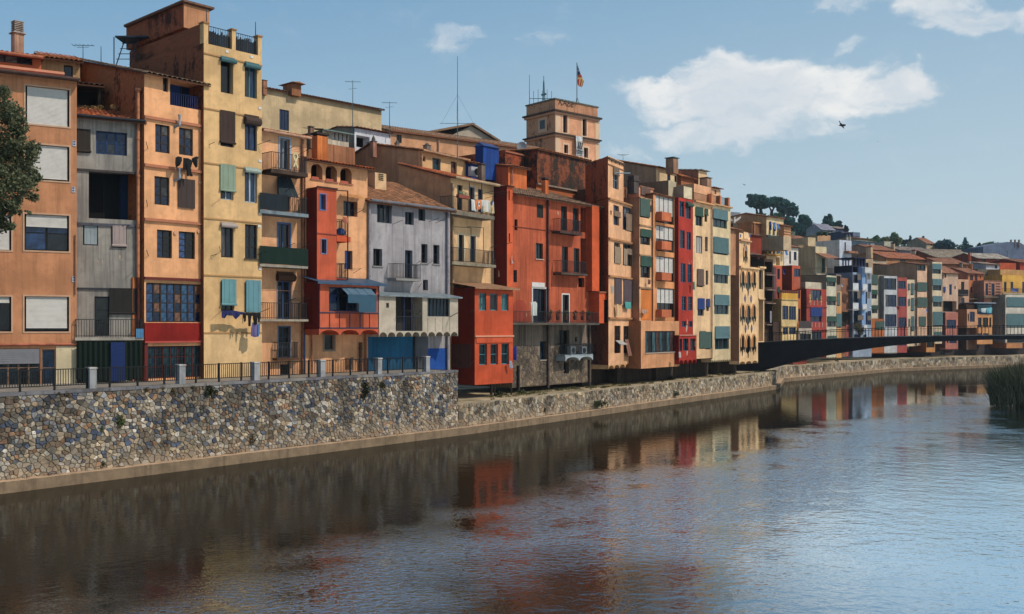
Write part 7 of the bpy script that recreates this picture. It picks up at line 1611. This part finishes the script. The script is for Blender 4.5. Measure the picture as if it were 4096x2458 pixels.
# right of the blue house, beyond the bridge deck
FH('cream_green_gallery', 'cream house with green gallery blinds right of the sky blue house', 3486, 3512, 1100, 1275, '#C8C2AC', '#8C8478', [(3486, 1102, 3509, 1142, 'g'), (3486, 1162, 3508, 1196, 'gh'), (3487, 1224, 3510, 1254, 'gh')], off=3.2, vp=9000, depth=5, g=.08)
FH('grey_flank', 'plain grey beige flank between green gallery and navy window house', 3511, 3535, 1100, 1275, '#94887A', '#8C8074', [], off=3.4, vp=9000, depth=5, g=.08)
FH('orange_foot_house', 'orange foot storey with green shutters seen behind the bridge rail', 3486, 3537, 1276, 1408, '#B8602C', '#8A4420', [(3503, 1288, 3535, 1320, 'g'), (3505, 1362, 3535, 1384, 'd')], off=2.4, vp=9000, depth=4, sc=7)
q = FH('navy_window_house', 'pale house filled by navy blue galleries with drying clothes', 3536, 3588, 1104, 1408, '#B4BCC4', '#8C8C8C', [(3536, 1114, 3585, 1160, 'b'), (3542, 1180, 3586, 1228, 'b'), (3540, 1258, 3586, 1308, 'b'), (3540, 1362, 3587, 1384, 'b')], off=2.6, vp=9000, depth=5, g=.06, sc=7)
q = FH('rose_blue_house', 'rose red house with four square royal blue windows', 3588, 3628, 1110, 1412, '#AC4640', '#883430', [(3592, 1125, 3622, 1156, 'b'), (3592, 1188, 3624, 1226, 'b'), (3593, 1271, 3625, 1309, 'b'), (3595, 1361, 3626, 1383, 'b')], off=2.6, vp=9000, depth=5, g=.06)
FH('arch_slit_house', 'cream house with slender arched slit windows in pairs', 3628, 3668, 1119, 1386, '#D4BC9C', '#B09A80', [(3633, 1137, 3637, 1162, 't'), (3644, 1135, 3653, 1182, 't'), (3659, 1138, 3663, 1162, 't'), (3634, 1198, 3638, 1224, 't'), (3645, 1194, 3654, 1246, 't'), (3660, 1200, 3664, 1224, 't'), (3635, 1278, 3639, 1306, 't'), (3646, 1268, 3654, 1326, 't'), (3660, 1278, 3665, 1306, 't')], off=3, vp=9000, depth=5, g=.08)
FH('peach_green_house', 'peach house with green rolled galleries and clothes lines', 3669, 3708, 1057, 1384, '#D8AC8C', '#A88468', [(3669, 1059, 3702, 1084, 'd'), (3670, 1132, 3706, 1168, 'g'), (3671, 1192, 3707, 1232, 'g'), (3676, 1269, 3702, 1306, 'g')], off=2.6, vp=9000, depth=5, g=.08, roof='tile', rise=.4)
q = FH('tall_green_blind_house', 'tall beige house with four green blind windows, taller than its neighbours', 3729, 3768, 1048, 1376, '#CBB898', '#A08468', [(3729, 1058, 3764, 1096, 'th'), (3730, 1119, 3766, 1163, 'th'), (3731, 1187, 3767, 1228, 'th'), (3732, 1250, 3768, 1306, 't'), (3736, 1330, 3766, 1340, 't')], off=2.2, vp=9000, depth=9, g=.08)
FH('amber_foot_bay', 'amber bay with dark window between the bridge and the quay', 3705, 3740, 1355, 1410, '#C88444', '#8A4C24', [(3706, 1361, 3738, 1391, 'd')], off=1.6, vp=9000, depth=3)
FH('pink_beige_house', 'pinkish beige house with blue door and small iron balcony', 3770, 3832, 1092, 1380, '#C8A48C', '#A88470', [(3768, 1095, 3775, 1116, 'd'), (3778, 1094, 3785, 1112, 'd'), (3797, 1138, 3807, 1180, 'b'), (3774, 1150, 3780, 1174, 'bb'), (3818, 1145, 3823, 1158, 'd'), (3772, 1205, 3826, 1248, 'o')], off=5, vp=9500, depth=5, g=.2, roof='tile')
q = FH('rose_foot_bay', 'rose foot bay with royal blue curtain and scalloped base', 3782, 3832, 1250, 1392, '#BC6A5C', '#7A4840', [(3786, 1280, 3824, 1315, 'b'), (3788, 1352, 3794, 1373, 'd'), (3798, 1352, 3827, 1374, 'b')], off=2, vp=9500, depth=3, sc=9)
FH('peach_balcony_house', 'peach house with black box balcony left of the orange one', 3832, 3876, 1118, 1400, '#CC9878', '#8A6450', [(3844, 1128, 3857, 1160, 'd'), (3845, 1192, 3858, 1238, 'b')], off=5.5, vp=9500, depth=5, g=.25).balcony(3832, 3874, 1159, 1178, 1184, .9, slab='#2A2A2C', cover='#16181C', rail=False)
q = FH('orange_far_house', 'orange house with tiled roof and teal door behind the pole', 3872, 3934, 1094, 1230, '#CC7040', '#B86448', [(3880, 1100, 3892, 1122, 'b'), (3899, 1100, 3909, 1123, 'b'), (3920, 1103, 3924, 1115, 'd'), (3882, 1149, 3890, 1173, 'b'), (3900, 1150, 3911, 1192, 't'), (3918, 1149, 3926, 1172, 'b')], off=7, vp=9500, depth=6, g=.1, roof='tile', rise=1.0); q.balcony(3876, 3935, 1176, 1193, 1199, 1.0, slab='#6A5A4C', step=.3)
q = FH('long_tiled_flank', 'long orange flank with sloping tiled roof behind the tall green blind house', 3766, 3872, 1056, 1110, '#BC7450', '#B06A48', [], off=16, vp=14000, depth=7, g=.15, roof='tile', rise=1.2)
FH('brown_bay_house', 'brown lower house with small jutting bay and royal blue shutter', 3866, 3908, 1218, 1400, '#6A4C3C', '#4A342C', [], off=4, vp=9500, depth=4, g=.3); FH('peach_corner_bay', 'peach corner bay with blue shuttered window', 3868, 3908, 1238, 1312, '#C88C64', '#9A6444', [(3879, 1248, 3899, 1288, 'b'), (3871, 1256, 3876, 1285, 'd')], off=2.8, vp=9500, depth=2)
FH('amber_window_house', 'amber house with three dark tall windows under a blue lean-to', 3908, 3970, 1258, 1378, '#D08C50', '#9A5C34', [(3912, 1271, 3926, 1310, 'b'), (3931, 1271, 3953, 1310, 'd'), (3957, 1271, 3965, 1310, 'd'), (3912, 1334, 3928, 1342, 'b'), (3932, 1334, 3953, 1342, 'b')], off=3, vp=9500, depth=4, g=.1)
q = FH('blue_lean_to', 'glazed blue lean-to with pale roof above the amber house', 3908, 3966, 1214, 1258, '#1C4470', '#14304C', [(3912, 1222, 3962, 1250, 't')], off=3.4, vp=9500, depth=3); q.part('metal_roof', MB().box(-1.5, -.6, q.H, q.W + .3, 3, q.H + .12, M('metal', '#9AA4B4')))
q = FH('striped_brick_house', 'pinkish house with brown striped brickwork piers beside the yellow one', 3936, 4008, 1122, 1400, '#C08064', '#9A6450', [(3942, 1134, 3952, 1182, 'b'), (3966, 1135, 3978, 1184, 'b'), (3968, 1202, 3980, 1262, 'b'), (3974, 1272, 3982, 1305, 'b')], off=5, vp=9500, depth=6, g=.2, roof='par')
mb = MB()
for i in range(17):
    y = 1132 + i * 11
    if y < 1310: mb.box(q.X(3983), -.03, q.Z(y + 5), q.X(4001), .01, q.Z(y), M('paint', '#5A342C'))
for i in range(5): mb.box(q.X(3954), -.03, q.Z(1137 + i * 11), q.X(3964), .01, q.Z(1132 + i * 11), M('paint', '#6A382C'))
q.part('stripes', mb); q.balcony(3938, 4008, 1168, 1186, 1192, 1.2, slab='#6A6050', step=.3)
q = FH('yellow_far_house', 'golden yellow house at the right edge with blue doors and a washing balcony', 4009, 4130, 1100, 1180, '#D49C34', '#B88430', [(4016, 1128, 4026, 1168, 'b'), (4042, 1128, 4053, 1165, 'b'), (4089, 1128, 4110, 1172, 'b')], off=8, vp=10000, depth=5, g=.1); q.balcony(4012, 4110, 1154, 1172, 1178, 1.2, slab='#A89C88', step=.3)
FH('cream_parapet_house', 'cream and ochre attic band above the golden yellow house', 4002, 4130, 1078, 1102, '#CC9858', '#B88448', [], off=9, vp=10000, depth=5, g=.4)
q = FH('glass_gallery_house', 'wide white house with long teal glass galleries at the right edge', 4022, 4140, 1180, 1372, '#C0B8AC', '#8A8478', [(4026, 1192, 4130, 1231, 't'), (4026, 1258, 4130, 1312, 't'), (4028, 1337, 4120, 1372, 'd')], off=2.6, vp=10000, depth=6, g=.1)
FH('orange_foot_bay', 'orange foot bay low on the right behind the bridge', 4026, 4090, 1374, 1394, '#C07C48', '#8A5434', [], off=1.6, vp=10000, depth=3)
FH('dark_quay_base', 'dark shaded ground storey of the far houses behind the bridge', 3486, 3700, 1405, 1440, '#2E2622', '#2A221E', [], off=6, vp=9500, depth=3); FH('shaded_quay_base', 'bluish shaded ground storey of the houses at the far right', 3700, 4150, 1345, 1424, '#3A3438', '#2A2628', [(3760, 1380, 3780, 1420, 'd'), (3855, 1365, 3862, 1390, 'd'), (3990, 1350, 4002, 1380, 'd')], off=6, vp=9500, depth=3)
for (x0, x1, y0, y1, Bq_, lab) in ((3925, 3945, 1235, 1252, 0, 'white sheet pegged under the blue lean-to'), (3946, 3969, 1233, 1254, 1, 'aqua sheet pegged under the blue lean-to')):
    f = Fac(3908, ZF(3908, 3.4), 9500); bb = Bld.__new__(Bld); bb.__dict__.update(F=f, off=0., xl=3908, s0=f.s_(3908), zb=f.z_(3908, 1258), rz=math.atan2(f.u.y, f.u.x)); bb.loc = (*f.xy(3908), bb.zb)
    cloth(bb, [(x0, y0), (x1, y0 - 2), (x1 - 2, y1), (x0 + 2, y1 - 2)], '#C4CCD0' if not Bq_ else '#58B4C0', lab, .7, 'sheet')
def farcloth(px, py, w, h, col, label):
    c = world_at(px, py, ZF(px, .6)); k = c.y / FP; mb = MB(); mb.add([(-w * k / 2, 0, h * k / 2), (w * k / 2, .1, h * k / 2), (w * k * .4, .12, -h * k / 2), (-w * k * .3, .02, -h * k * .4), (0, .2, 0)], [(0, 1, 4), (1, 2, 4), (2, 3, 4), (3, 0, 4)], M('paint', col)); o = mb.build('garment'); o.location = c; tag(o, label, 'laundry')
farcloth(3592, 1236, 14, 18, '#A83424', 'red garment hanging between the navy and rose houses'); farcloth(3709, 1244, 10, 16, '#4C7CC8', 'blue garment on the line beside the peach green-gallery house'); farcloth(3483, 1228, 12, 8, '#C8CCD8', 'pale bundle at the corner of the sky blue house'); farcloth(3370, 1143, 10, 12, '#B8B8C0', 'white cloth blowing from the cluttered dark terrace'); farcloth(3137, 1088, 14, 22, '#1C2A6C', 'navy clothes hung before the vermilion box')
farcloth(4060, 1162, 34, 16, '#4C5C94', 'row of violet blue clothes on the golden house balcony'); farcloth(3696, 1232, 18, 7, '#C88444', 'orange garment beside the green gallery of the peach house')
# ================================================================ roofs climbing the slope behind
def UP(name, label, xl, xr, yt, yb, Zd, wall, side=None, wins=(), vp=9000, **kw):
    kw.setdefault('depth', 7); return H(name, label, Fac(xl, Zd, vp), xl, xr, yt, yb, wall, side or mulhex(wall, .8), wins, **kw)  # default sides are a darker copy of the wall, shade put into colour
UP('rosy_gable_house', 'rosy house with long low gable on the first rise', 3492, 3583, 1000, 1080, 185, '#C09880', None, [(3583 - 8, 1010, 3583 - 3, 1024, 'd')], roof='tile', rise=1.2)
UP('arch_porch_house', 'cream house with big dark porch arch left of the orange roofs', 3490, 3546, 1044, 1105, 165, '#CFC6AC', None, [(3500, 1056, 3516, 1080, 'o'), (3527, 1062, 3536, 1080, 'd')], roof='par')
UP('beige_chimney_block', 'beige block with tall square chimney right of the navy pergola', 3462, 3492, 1036, 1110, 160, '#C0A688', None, [(3463, 1052, 3474, 1070, 'd')])
UP('orange_roof_row', 'long orange roofed terrace sloping down to the tall green blind house', 3545, 3706, 1032, 1110, 172, '#B8845C', None, [(3600, 1040, 3622, 1056, 'd')], roof='tile', rise=1.3, rc='#B87454'); UP('cream_shed_row', 'low cream sheds with dark eaves above the rose and navy houses', 3545, 3665, 1062, 1112, 162, '#B89C80', None, [(3556, 1068, 3584, 1096, 'd'), (3590, 1072, 3620, 1100, 'd')], roof='tile', rise=.5)
UP('white_villa', 'white villa with deep blue windows under a wide grey roof', 3642, 3738, 1003, 1040, 215, '#C8C4BC', None, [(3672, 1006, 3686, 1018, 'b'), (3708, 1006, 3716, 1018, 'b')], roof='tile', rise=1.1, rc='#9A8880'); UP('grey_blue_villa', 'blue-grey wall villa left of the white villa', 3598, 3642, 1001, 1040, 212, '#7C8498', None, [], roof='tile', rise=1.0, rc='#A89484')
UP('long_pale_roof', 'very long pale roofed building across the skyline', 3728, 3936, 1006, 1030, 260, '#B8A48C', None, [], vp=20000, roof='tile', rise=1.0, rc='#B8A490', depth=12)
UP('ribbed_roof_house', 'orange walled house under a broad ribbed pale tile roof', 3745, 3922, 1031, 1065, 195, '#A85434', None, [(3770, 1036, 3776, 1050, 'd'), (3826, 1036, 3850, 1052, 'o')], vp=14000, roof='tile', rise=1.7, rc='#A89884', depth=10)
UP('slate_blue_gable', 'huge slate blue gable wall at the right skyline', 3933, 4140, 990, 1040, 240, '#6C7890', None, [], vp=20000, depth=8).part('gable_top', MB().prism([(0, 3), (0, 3.2), (6.5, 4.4), (10, 4.4), (13, 3)], 0, 6, PL('#6C7890', .1)))
for i, x in enumerate((4044, 4060, 4076)): chimney(x, 960, 980, 242, 6, ['left', 'middle', 'right'][i] + ' chimney of three on the slate blue gable', '#A08470')
UP('white_tile_house', 'pale tiled pavilion roof over orange walls near the right edge', 3912, 4044, 1034, 1062, 190, '#A04C34', None, [(3925, 1036, 3942, 1050, 'd'), (3980, 1038, 3986, 1048, 'd'), (4020, 1042, 4026, 1050, 'd')], vp=14000, roof='tile', rise=1.2, rc='#C0B4A4')
UP('orange_block_house', 'brick orange block house at the right edge above the cream band', 3998, 4064, 1052, 1080, 180, '#B8502C', None, [], vp=12000); UP('white_arch_house', 'small white roof house with blue window beside the brick orange block', 3944, 3997, 1058, 1082, 178, '#C8CCD4', None, [(3979, 1062, 3989, 1075, 'b')], vp=12000, roof='tile', rise=.6, rc='#B8A08C'); UP('grey_parapet_house', 'grey mottled parapet wall above the striped brick house', 3912, 4000, 1077, 1104, 172, '#7C7064', None, [], vp=12000, g=.6); UP('red_edge_house', 'deep red house corner at the far right edge', 4080, 4150, 1050, 1085, 182, '#A03C28', None, [], vp=12000, roof='tile', rise=.8)
chimney(3877, 1010, 1042, 186, 8, 'tall orange chimney in the middle of the far roofs', '#B05430'); chimney(3880, 1046, 1070, 176, 15, 'squat orange chimney with domed cap among the far roofs', '#C07838', '#A89484', 'dome'); chimney(3844, 1052, 1074, 174, 11, 'grey stub chimney on the long tiled flank', '#8A7C6C'); chimney(3656, 1000, 1034, 200, 14, 'beige chimney left of the villa terrace', '#C0A088', '#A85440'); chimney(3478, 986, 1020, 168, 20, 'square beige chimney above the bend', '#C8A888', '#C07C58'); chimney(3572, 971, 1010, 190, 12, 'chimney with black tank on the rosy gable house', '#B8A088', '#1C1E24')
mast(3886, 1200, 1010, 165, 'tall pole in front of the orange far house', 'pole', '#5A5048', .07); mast(3998, 1030, 1004, 200, 'television aerial before the slate gable', 'tv', '#4A5868', .05); mast(4030, 1030, 1006, 200, 'second television aerial before the slate gable, to the right', 'tv', '#4A5868', .05)
# terraces of pale houses stepping up to the knoll
UP('tan_terrace_house', 'tan house wall under the shrubs on the hill terrace', 3270, 3322, 940, 980, 190, '#C8A078', None, []); UP('white_step_house', 'small white block house on the left of the hill terrace', 3162, 3200, 952, 985, 165, '#B4B0B8', None, [(3166, 962, 3180, 968, 'b')]); UP('tile_step_house', 'low house with broad tiled roof left of the tan terrace', 3195, 3262, 965, 1000, 160, '#B07C5C', None, [], roof='tile', rise=1.2)
UP('blue_villa', 'pale blue hilltop villa with white flat roof and brick base', 3250, 3290, 905, 945, 300, '#8CA4B8', '#6C88A4', [(3262, 908, 3268, 920, 'b')], roof='tile', rise=1.6, rc='#B4BCC4'); UP('brick_base_house', 'brick red lower storey of the hilltop villa', 3255, 3289, 920, 950, 290, '#9A7468', None, [(3273, 922, 3277, 930, 'd')], vp=12000)
UP('lilac_gable_house', 'white hill house with lilac gable right of the pale blue villa', 3288, 3342, 920, 950, 285, '#B4B4BC', None, [(3308, 924, 3330, 934, 'b')], vp=12000, roof='tile', rise=2.0, rc='#A8A4B0'); UP('white_balcony_house', 'white terraced house with dark base below the lilac gable', 3318, 3362, 930, 965, 250, '#C4BCB0', None, [(3322, 946, 3356, 956, 'd')], vp=12000)
UP('slate_roof_house', 'dark blue walled house with pinkish roof near the hill cypresses', 3346, 3394, 915, 945, 300, '#4C5878', None, [], roof='tile', rise=1.0, rc='#B09C90'); UP('navy_block', 'large navy flat roofed apartment block on the hillside', 3366, 3412, 927, 985, 240, '#5C5464', '#28344C', [(3370, 935, 3402, 950, 'd')]); UP('blue_block', 'blue-grey apartment block with balconies beside the navy one', 3412, 3440, 929, 1010, 235, '#6A7C94', '#2C3C54', [(3414, 950, 3436, 960, 'd'), (3416, 972, 3434, 984, 'b')], bands=(945, 968, 988)); UP('sand_house', 'sand coloured house with three dark windows at the end of the hillside row', 3441, 3470, 955, 1000, 232, '#C09A70', None, [(3444, 966, 3449, 978, 'd'), (3452, 966, 3459, 978, 'd'), (3462, 966, 3466, 978, 'd')], roof='tile', rise=.6); UP('bright_cottage', 'bright white cottage below the olive trees', 3470, 3497, 968, 1000, 225, '#C0CCD4', None, [(3474, 975, 3482, 984, 'b')], roof='tile', rise=.5, rc='#B8B8B4'); UP('cream_skyline_box', 'cream box house among the olive trees', 3537, 3568, 966, 985, 290, '#BCB8A4', None, []); UP('skyline_gable', 'small cream gable house between cypress and dome tree', 3706, 3742, 975, 1000, 300, '#BCA88C', None, [(3722, 978, 3730, 984, 'd')], roof='tile', rise=2.0); UP('left_skyline_house', 'grey house glimpsed at the left foot of the pine knoll', 2922, 2962, 848, 890, 200, '#8A8C98', None, [])
# ---- hill
prof = [(2300, 1120), (2600, 1010), (2850, 905), (2960, 872), (3060, 872), (3140, 886), (3240, 925), (3340, 932), (3440, 965), (3540, 985), (3700, 994), (3950, 1000), (4200, 1012), (4700, 1060), (5400, 1180)]
V, Fc = [], []; NR = 14
for i, (px, py) in enumerate(prof):
    for j in range(NR):
        t = j / (NR - 1); Zd = 190 + 190 * t; zr = EYE + (HY - py) / FP * 380
        z = 1.0 + (zr - 1.0) * t ** .8 if j < NR - 1 else zr
        x = (px - CX) / FP * Zd; V.append((x + math.sin(i * 3 + j) * 2, Zd, z + math.sin(i * 2.1 + j * 1.3) * .6))
    V.append(((px - CX) / FP * 700, 700, 1.0))
n1 = NR + 1
for i in range(len(prof) - 1):
    for j in range(NR): k = i * n1 + j; Fc.append((k, k + n1, k + n1 + 1, k + 1))
me = bpy.data.meshes.new('hill'); me.from_pydata(V, [], Fc); me.materials.append(M('ground', '#5A5A44', '#3A4630')); me.shade_smooth(); o = bpy.data.objects.new('hill', me); COL.objects.link(o); o['kind'] = 'structure'
# ---- trees on the hill
PN = '#2E5E56'
def htree(name, label, clumps, Zd, col, trunks=(), n_=1800, sz=.45, seed=1, group=None):
    c = world_at(clumps[0][0], clumps[0][1] + clumps[0][3], Zd); e = empty(name, label, 'tree', c, 0, group); k = Zd / FP; rng = random.Random(seed); cs = []
    for (x, y, rx, ry) in clumps:
        w = world_at(x, y, Zd) - c; m_ = max(3, int(rx * ry / 25))
        for _ in range(m_):
            a = rng.uniform(0, 6.28); r = rng.random() ** .5 * .72
            cs.append((w.x + math.cos(a) * r * rx * k, w.y + rng.uniform(-.6, .6) * rx * k, w.z + math.sin(a) * r * ry * k, rx * k * .36, rx * k * .4, ry * k * .40))
    foliage('crown', cs, n_, sz, col, e, seed); mb = MB(); mt = M('wood', '#4A4038')
    for (x0, y0, x1, y1, r) in trunks: p, q = world_at(x0, y0, Zd) - c, world_at(x1, y1, Zd) - c; mb.tube(p, q, r, mt, 6, r * .6)
    if trunks: mb.build('trunk', e)
    return e
htree('umbrella_pine', 'leftmost flat-topped umbrella pine on the knoll, two tiers', [(3010, 787, 27, 12), (3035, 808, 44, 24), (3012, 820, 22, 14), (3060, 815, 28, 20), (3078, 802, 24, 15)], 330, PN, [(3046, 872, 3042, 835, .8), (3042, 838, 3022, 822, .4), (3044, 840, 3058, 820, .4), (3030, 860, 3024, 830, .45)], 7000, .5, 2)
htree('umbrella_pine', 'second umbrella pine in the middle of the knoll', [(3098, 810, 34, 19), (3122, 818, 24, 20), (3082, 812, 22, 17), (3124, 806, 26, 13)], 325, PN, [(3085, 882, 3087, 845, .8), (3087, 848, 3076, 826, .35), (3087, 848, 3100, 825, .4)], 5000, .5, 3)
htree('umbrella_pine', 'rightmost drooping umbrella pine of the knoll', [(3140, 830, 34, 24), (3166, 842, 25, 26), (3124, 840, 20, 18), (3178, 856, 13, 16), (3150, 824, 26, 15)], 320, PN, [(3124, 890, 3140, 846, .7), (3140, 880, 3160, 850, .5), (3130, 884, 3124, 850, .4)], 5200, .5, 4)
htree('dark_tree', 'small round dark tree under the middle umbrella pine', [(3107, 868, 20, 15), (3098, 876, 12, 10)], 300, '#3E6850', [(3107, 895, 3107, 875, .4)], 900, .45, 5); htree('dark_tree', 'dark tree mass under the right umbrella pine', [(3158, 888, 26, 24), (3140, 892, 16, 18), (3172, 905, 22, 22)], 300, '#3A685E', [(3158, 925, 3158, 900, .5)], 3600, .5, 6)
htree('pine_tree', 'tall bushy blue-green pine right of the umbrella pines', [(3212, 876, 22, 20), (3222, 896, 28, 26), (3208, 920, 32, 24), (3238, 922, 18, 22)], 295, '#386A62', [(3215, 950, 3215, 905, .6)], 6000, .5, 7); htree('pine_tree', 'dark pine standing right of the pale blue villa', [(3312, 880, 19, 20), (3322, 896, 18, 16), (3302, 896, 12, 16)], 330, '#34665E', [(3312, 922, 3312, 890, .5)], 1600, .5, 8); htree('pine_tree', 'smaller dark pine next to the villa pine, to its right', [(3354, 896, 16, 14), (3344, 905, 12, 10), (3366, 904, 9, 9)], 330, '#366862', [(3354, 922, 3354, 900, .4)], 1000, .5, 9)
rng = random.Random(21)
for i, (x, y, rx, ry, c_) in enumerate([(3478, 968, 18, 16, '#6F8058'), (3504, 962, 18, 17, '#66805E'), (3530, 962, 17, 16, '#727C54'), (3552, 964, 15, 14, '#848458'), (3576, 952, 16, 20, '#6C865C'), (3592, 966, 14, 18, '#7A8258'), (3508, 985, 22, 12, '#647C54'), (3662, 975, 14, 11, '#668068')]):
    htree('broadleaf_tree', 'round %s tree on the ridge, %s' % (['olive', 'grey-green', 'yellow-olive', 'tan-green', 'tallest green', 'pale olive', 'low dark', 'soft green'][i], ['leftmost', 'second in the row', 'third in the row', 'fourth in the row', 'fifth in the row', 'sixth in the row', 'lower down', 'beside the conifer'][i]), [(x, y, rx, ry), (x + 4, y + ry * .4, rx * .8, ry * .7)], 310, c_, [(x, y + ry * 1.4, x, y, .4)], 1700, .5, 30 + i, 'trees along the far ridge')
def cone_tree(name, label, px, yt, yb, hw, Zd, col, layered=True, seed=1):
    k = Zd / FP; c = world_at(px, yb, Zd); h = (yb - yt) * k; e = empty(name, label, 'tree', c); rng = random.Random(seed); cs = []; L = 11
    for i in range(L):
        t = i / L; r = hw * k * (1 - t) * (1 if not layered or i % 2 == 0 else .75) + .1
        for a in range(5): an = rng.uniform(0, 6.28); cs.append((math.cos(an) * r * .55, math.sin(an) * r * .55, h * (.08 + .9 * t), r * .55, r * .55, h / L * .38))
    foliage('crown', cs, 900, .32, col, e, seed); MB().tube((0, 0, -2), (0, 0, h * .9), .25, M('wood', '#3A342C'), 5, .05).build('trunk', e)
cone_tree('conifer', 'dark pointed conifer left of the skyline gable, the wider of two', 3641, 942, 982, 11, 310, '#2C5A60', seed=1); cone_tree('cypress', 'thin dark cypress beside the right skyline conifer', 3680, 960, 990, 4, 305, '#142C34', False, 2); cone_tree('conifer', 'layered conifer just right of the thin cypress', 3692, 944, 980, 11, 310, '#346466', seed=3); cone_tree('conifer', 'tall layered cedar between the dome tree and the slate gable', 3861, 949, 1000, 22, 300, '#346A70', seed=4); cone_tree('cypress', 'thin cypress left of the olive dome tree', 3918, 972, 1002, 4, 290, '#142C34', False, 5); cone_tree('cypress', 'thin cypress by the slate roofed hill house', 3381, 902, 925, 3, 300, '#142C34', False, 6); cone_tree('cypress', 'second shorter cypress by the slate roofed hill house', 3389, 907, 925, 3, 300, '#142C34', False, 7)
htree('dome_tree', 'large dark dome shaped tree on the skyline', [(3777, 982, 36, 22), (3765, 985, 24, 18), (3795, 988, 22, 14)], 300, '#24505A', [(3777, 1005, 3777, 985, .5)], 2600, .5, 11); htree('dome_tree', 'flat olive dome tree left of the slate blue gable', [(3965, 986, 42, 15), (3940, 990, 20, 10), (3990, 990, 20, 9)], 290, '#587460', [(3965, 1005, 3965, 988, .5)], 1900, .5, 12); htree('dome_tree', 'low green crown under the tall cedar', [(3872, 992, 22, 9), (3845, 995, 12, 6)], 290, '#3A5A50', [(3865, 1005, 3865, 992, .4)], 700, .45, 13)
htree('dark_tree', 'low dark tree right of the olive ridge trees', [(3618, 968, 16, 10), (3605, 972, 10, 8)], 320, '#1E3A3E', [(3618, 985, 3618, 970, .4)], 600, .45, 14)
cs = []; rng = random.Random(31)
for _ in range(420):
    px = rng.uniform(2850, 4150); t = rng.uniform(.25, 1.02); Zd = 190 + 190 * t
    py0 = np.interp(px, [p[0] for p in prof], [p[1] for p in prof]); zr = EYE + (HY - py0) / FP * 380; z = 1 + (zr - 1) * t ** .8; cs.append(((px - CX) / FP * Zd, Zd, z + .6, rng.uniform(1, 3), 2, rng.uniform(.8, 1.9)))
foliage('hill_scrub', cs, 16000, .6, '#4A6044', seed=4, kind='stuff')
for i, (x0, x1, y) in enumerate(((3268, 3312, 936), (3204, 3232, 952))):
    htree('shrub_hedge', ['row of grey-green shrubs on the tan terrace house', 'grey-green hedge left of the tan terrace'][i], [((x0 + x1) / 2, y, (x1 - x0) / 2, 7), (x0 + 6, y + 2, 8, 6), (x1 - 8, y + 1, 9, 6)], 185, '#4E6450', (), 900, .28, 40 + i)
# ---- birds
def bird(px, py, Zd, span, roll, label, name='gull', col='#2A2C2A'):
    c = world_at(px, py, Zd); e = empty(name, label, 'bird', c); e.rotation_euler = (R(15), R(roll), R(20)); m = M('paint', col); s = span / 2
    mb = MB(); mb.tube((-.28 * s, 0, 0), (.1 * s, 0, .02), .10 * s, m, 7, .11 * s).tube((.1 * s, 0, .02), (.42 * s, 0, .04), .11 * s, m, 7, .05 * s).tube((.42 * s, 0, .04), (.54 * s, 0, .03), .04 * s, M('paint', '#8A8070'), 5, .01).add([(-.28 * s, -.04, 0), (-.28 * s, .04, 0), (-.6 * s, .14 * s, 0), (-.6 * s, -.14 * s, 0)], [(0, 1, 2, 3)], m); mb.build('body', e)
    for sg in (-1, 1):
        mb = MB(); t = .02 * s; P = [(.16 * s, sg * .05 * s, .03 * s), (.24 * s, sg * .45 * s, .16 * s), (.02 * s, sg * 1.0 * s, .10 * s), (-.06 * s, sg * .5 * s, .10 * s), (-.14 * s, sg * .05 * s, .01)]
        mb.add(P + [(p[0], p[1], p[2] - t) for p in P], [(0, 1, 3, 4), (1, 2, 3), (5, 9, 8, 6), (6, 8, 7), (0, 5, 6, 1), (1, 6, 7, 2)], M('paint', '#3A3C3A')); mb.build('wing', e)
bird(3366, 502, 60, 1.0, 55, 'large gull banking in the open sky right of the clouds'); bird(2976, 740, 90, .55, 30, 'small distant bird left of the umbrella pines', 'swift', '#203038'); bird(3511, 567, 110, .35, 20, 'tiny bird speck to the lower right of the gull', 'swift', '#303838')
# ---- thin summer haze: one closed box of even air round the whole scene
hm_ = bpy.data.materials.new('haze_air'); hm_.use_nodes = True; t_ = hm_.node_tree; t_.nodes.clear(); n = NT(t_)
pv = n('ShaderNodeVolumePrincipled', i={'Color': (0.72, 0.84, 0.92, 1), 'Density': 0.00022, 'Anisotropy': 0.2})
n('ShaderNodeOutputMaterial', i={1: pv.outputs[0]})
MB().box(-2600, -1000, -3.4, 2600, 2700, 75, hm_).build('haze', kind='stuff')
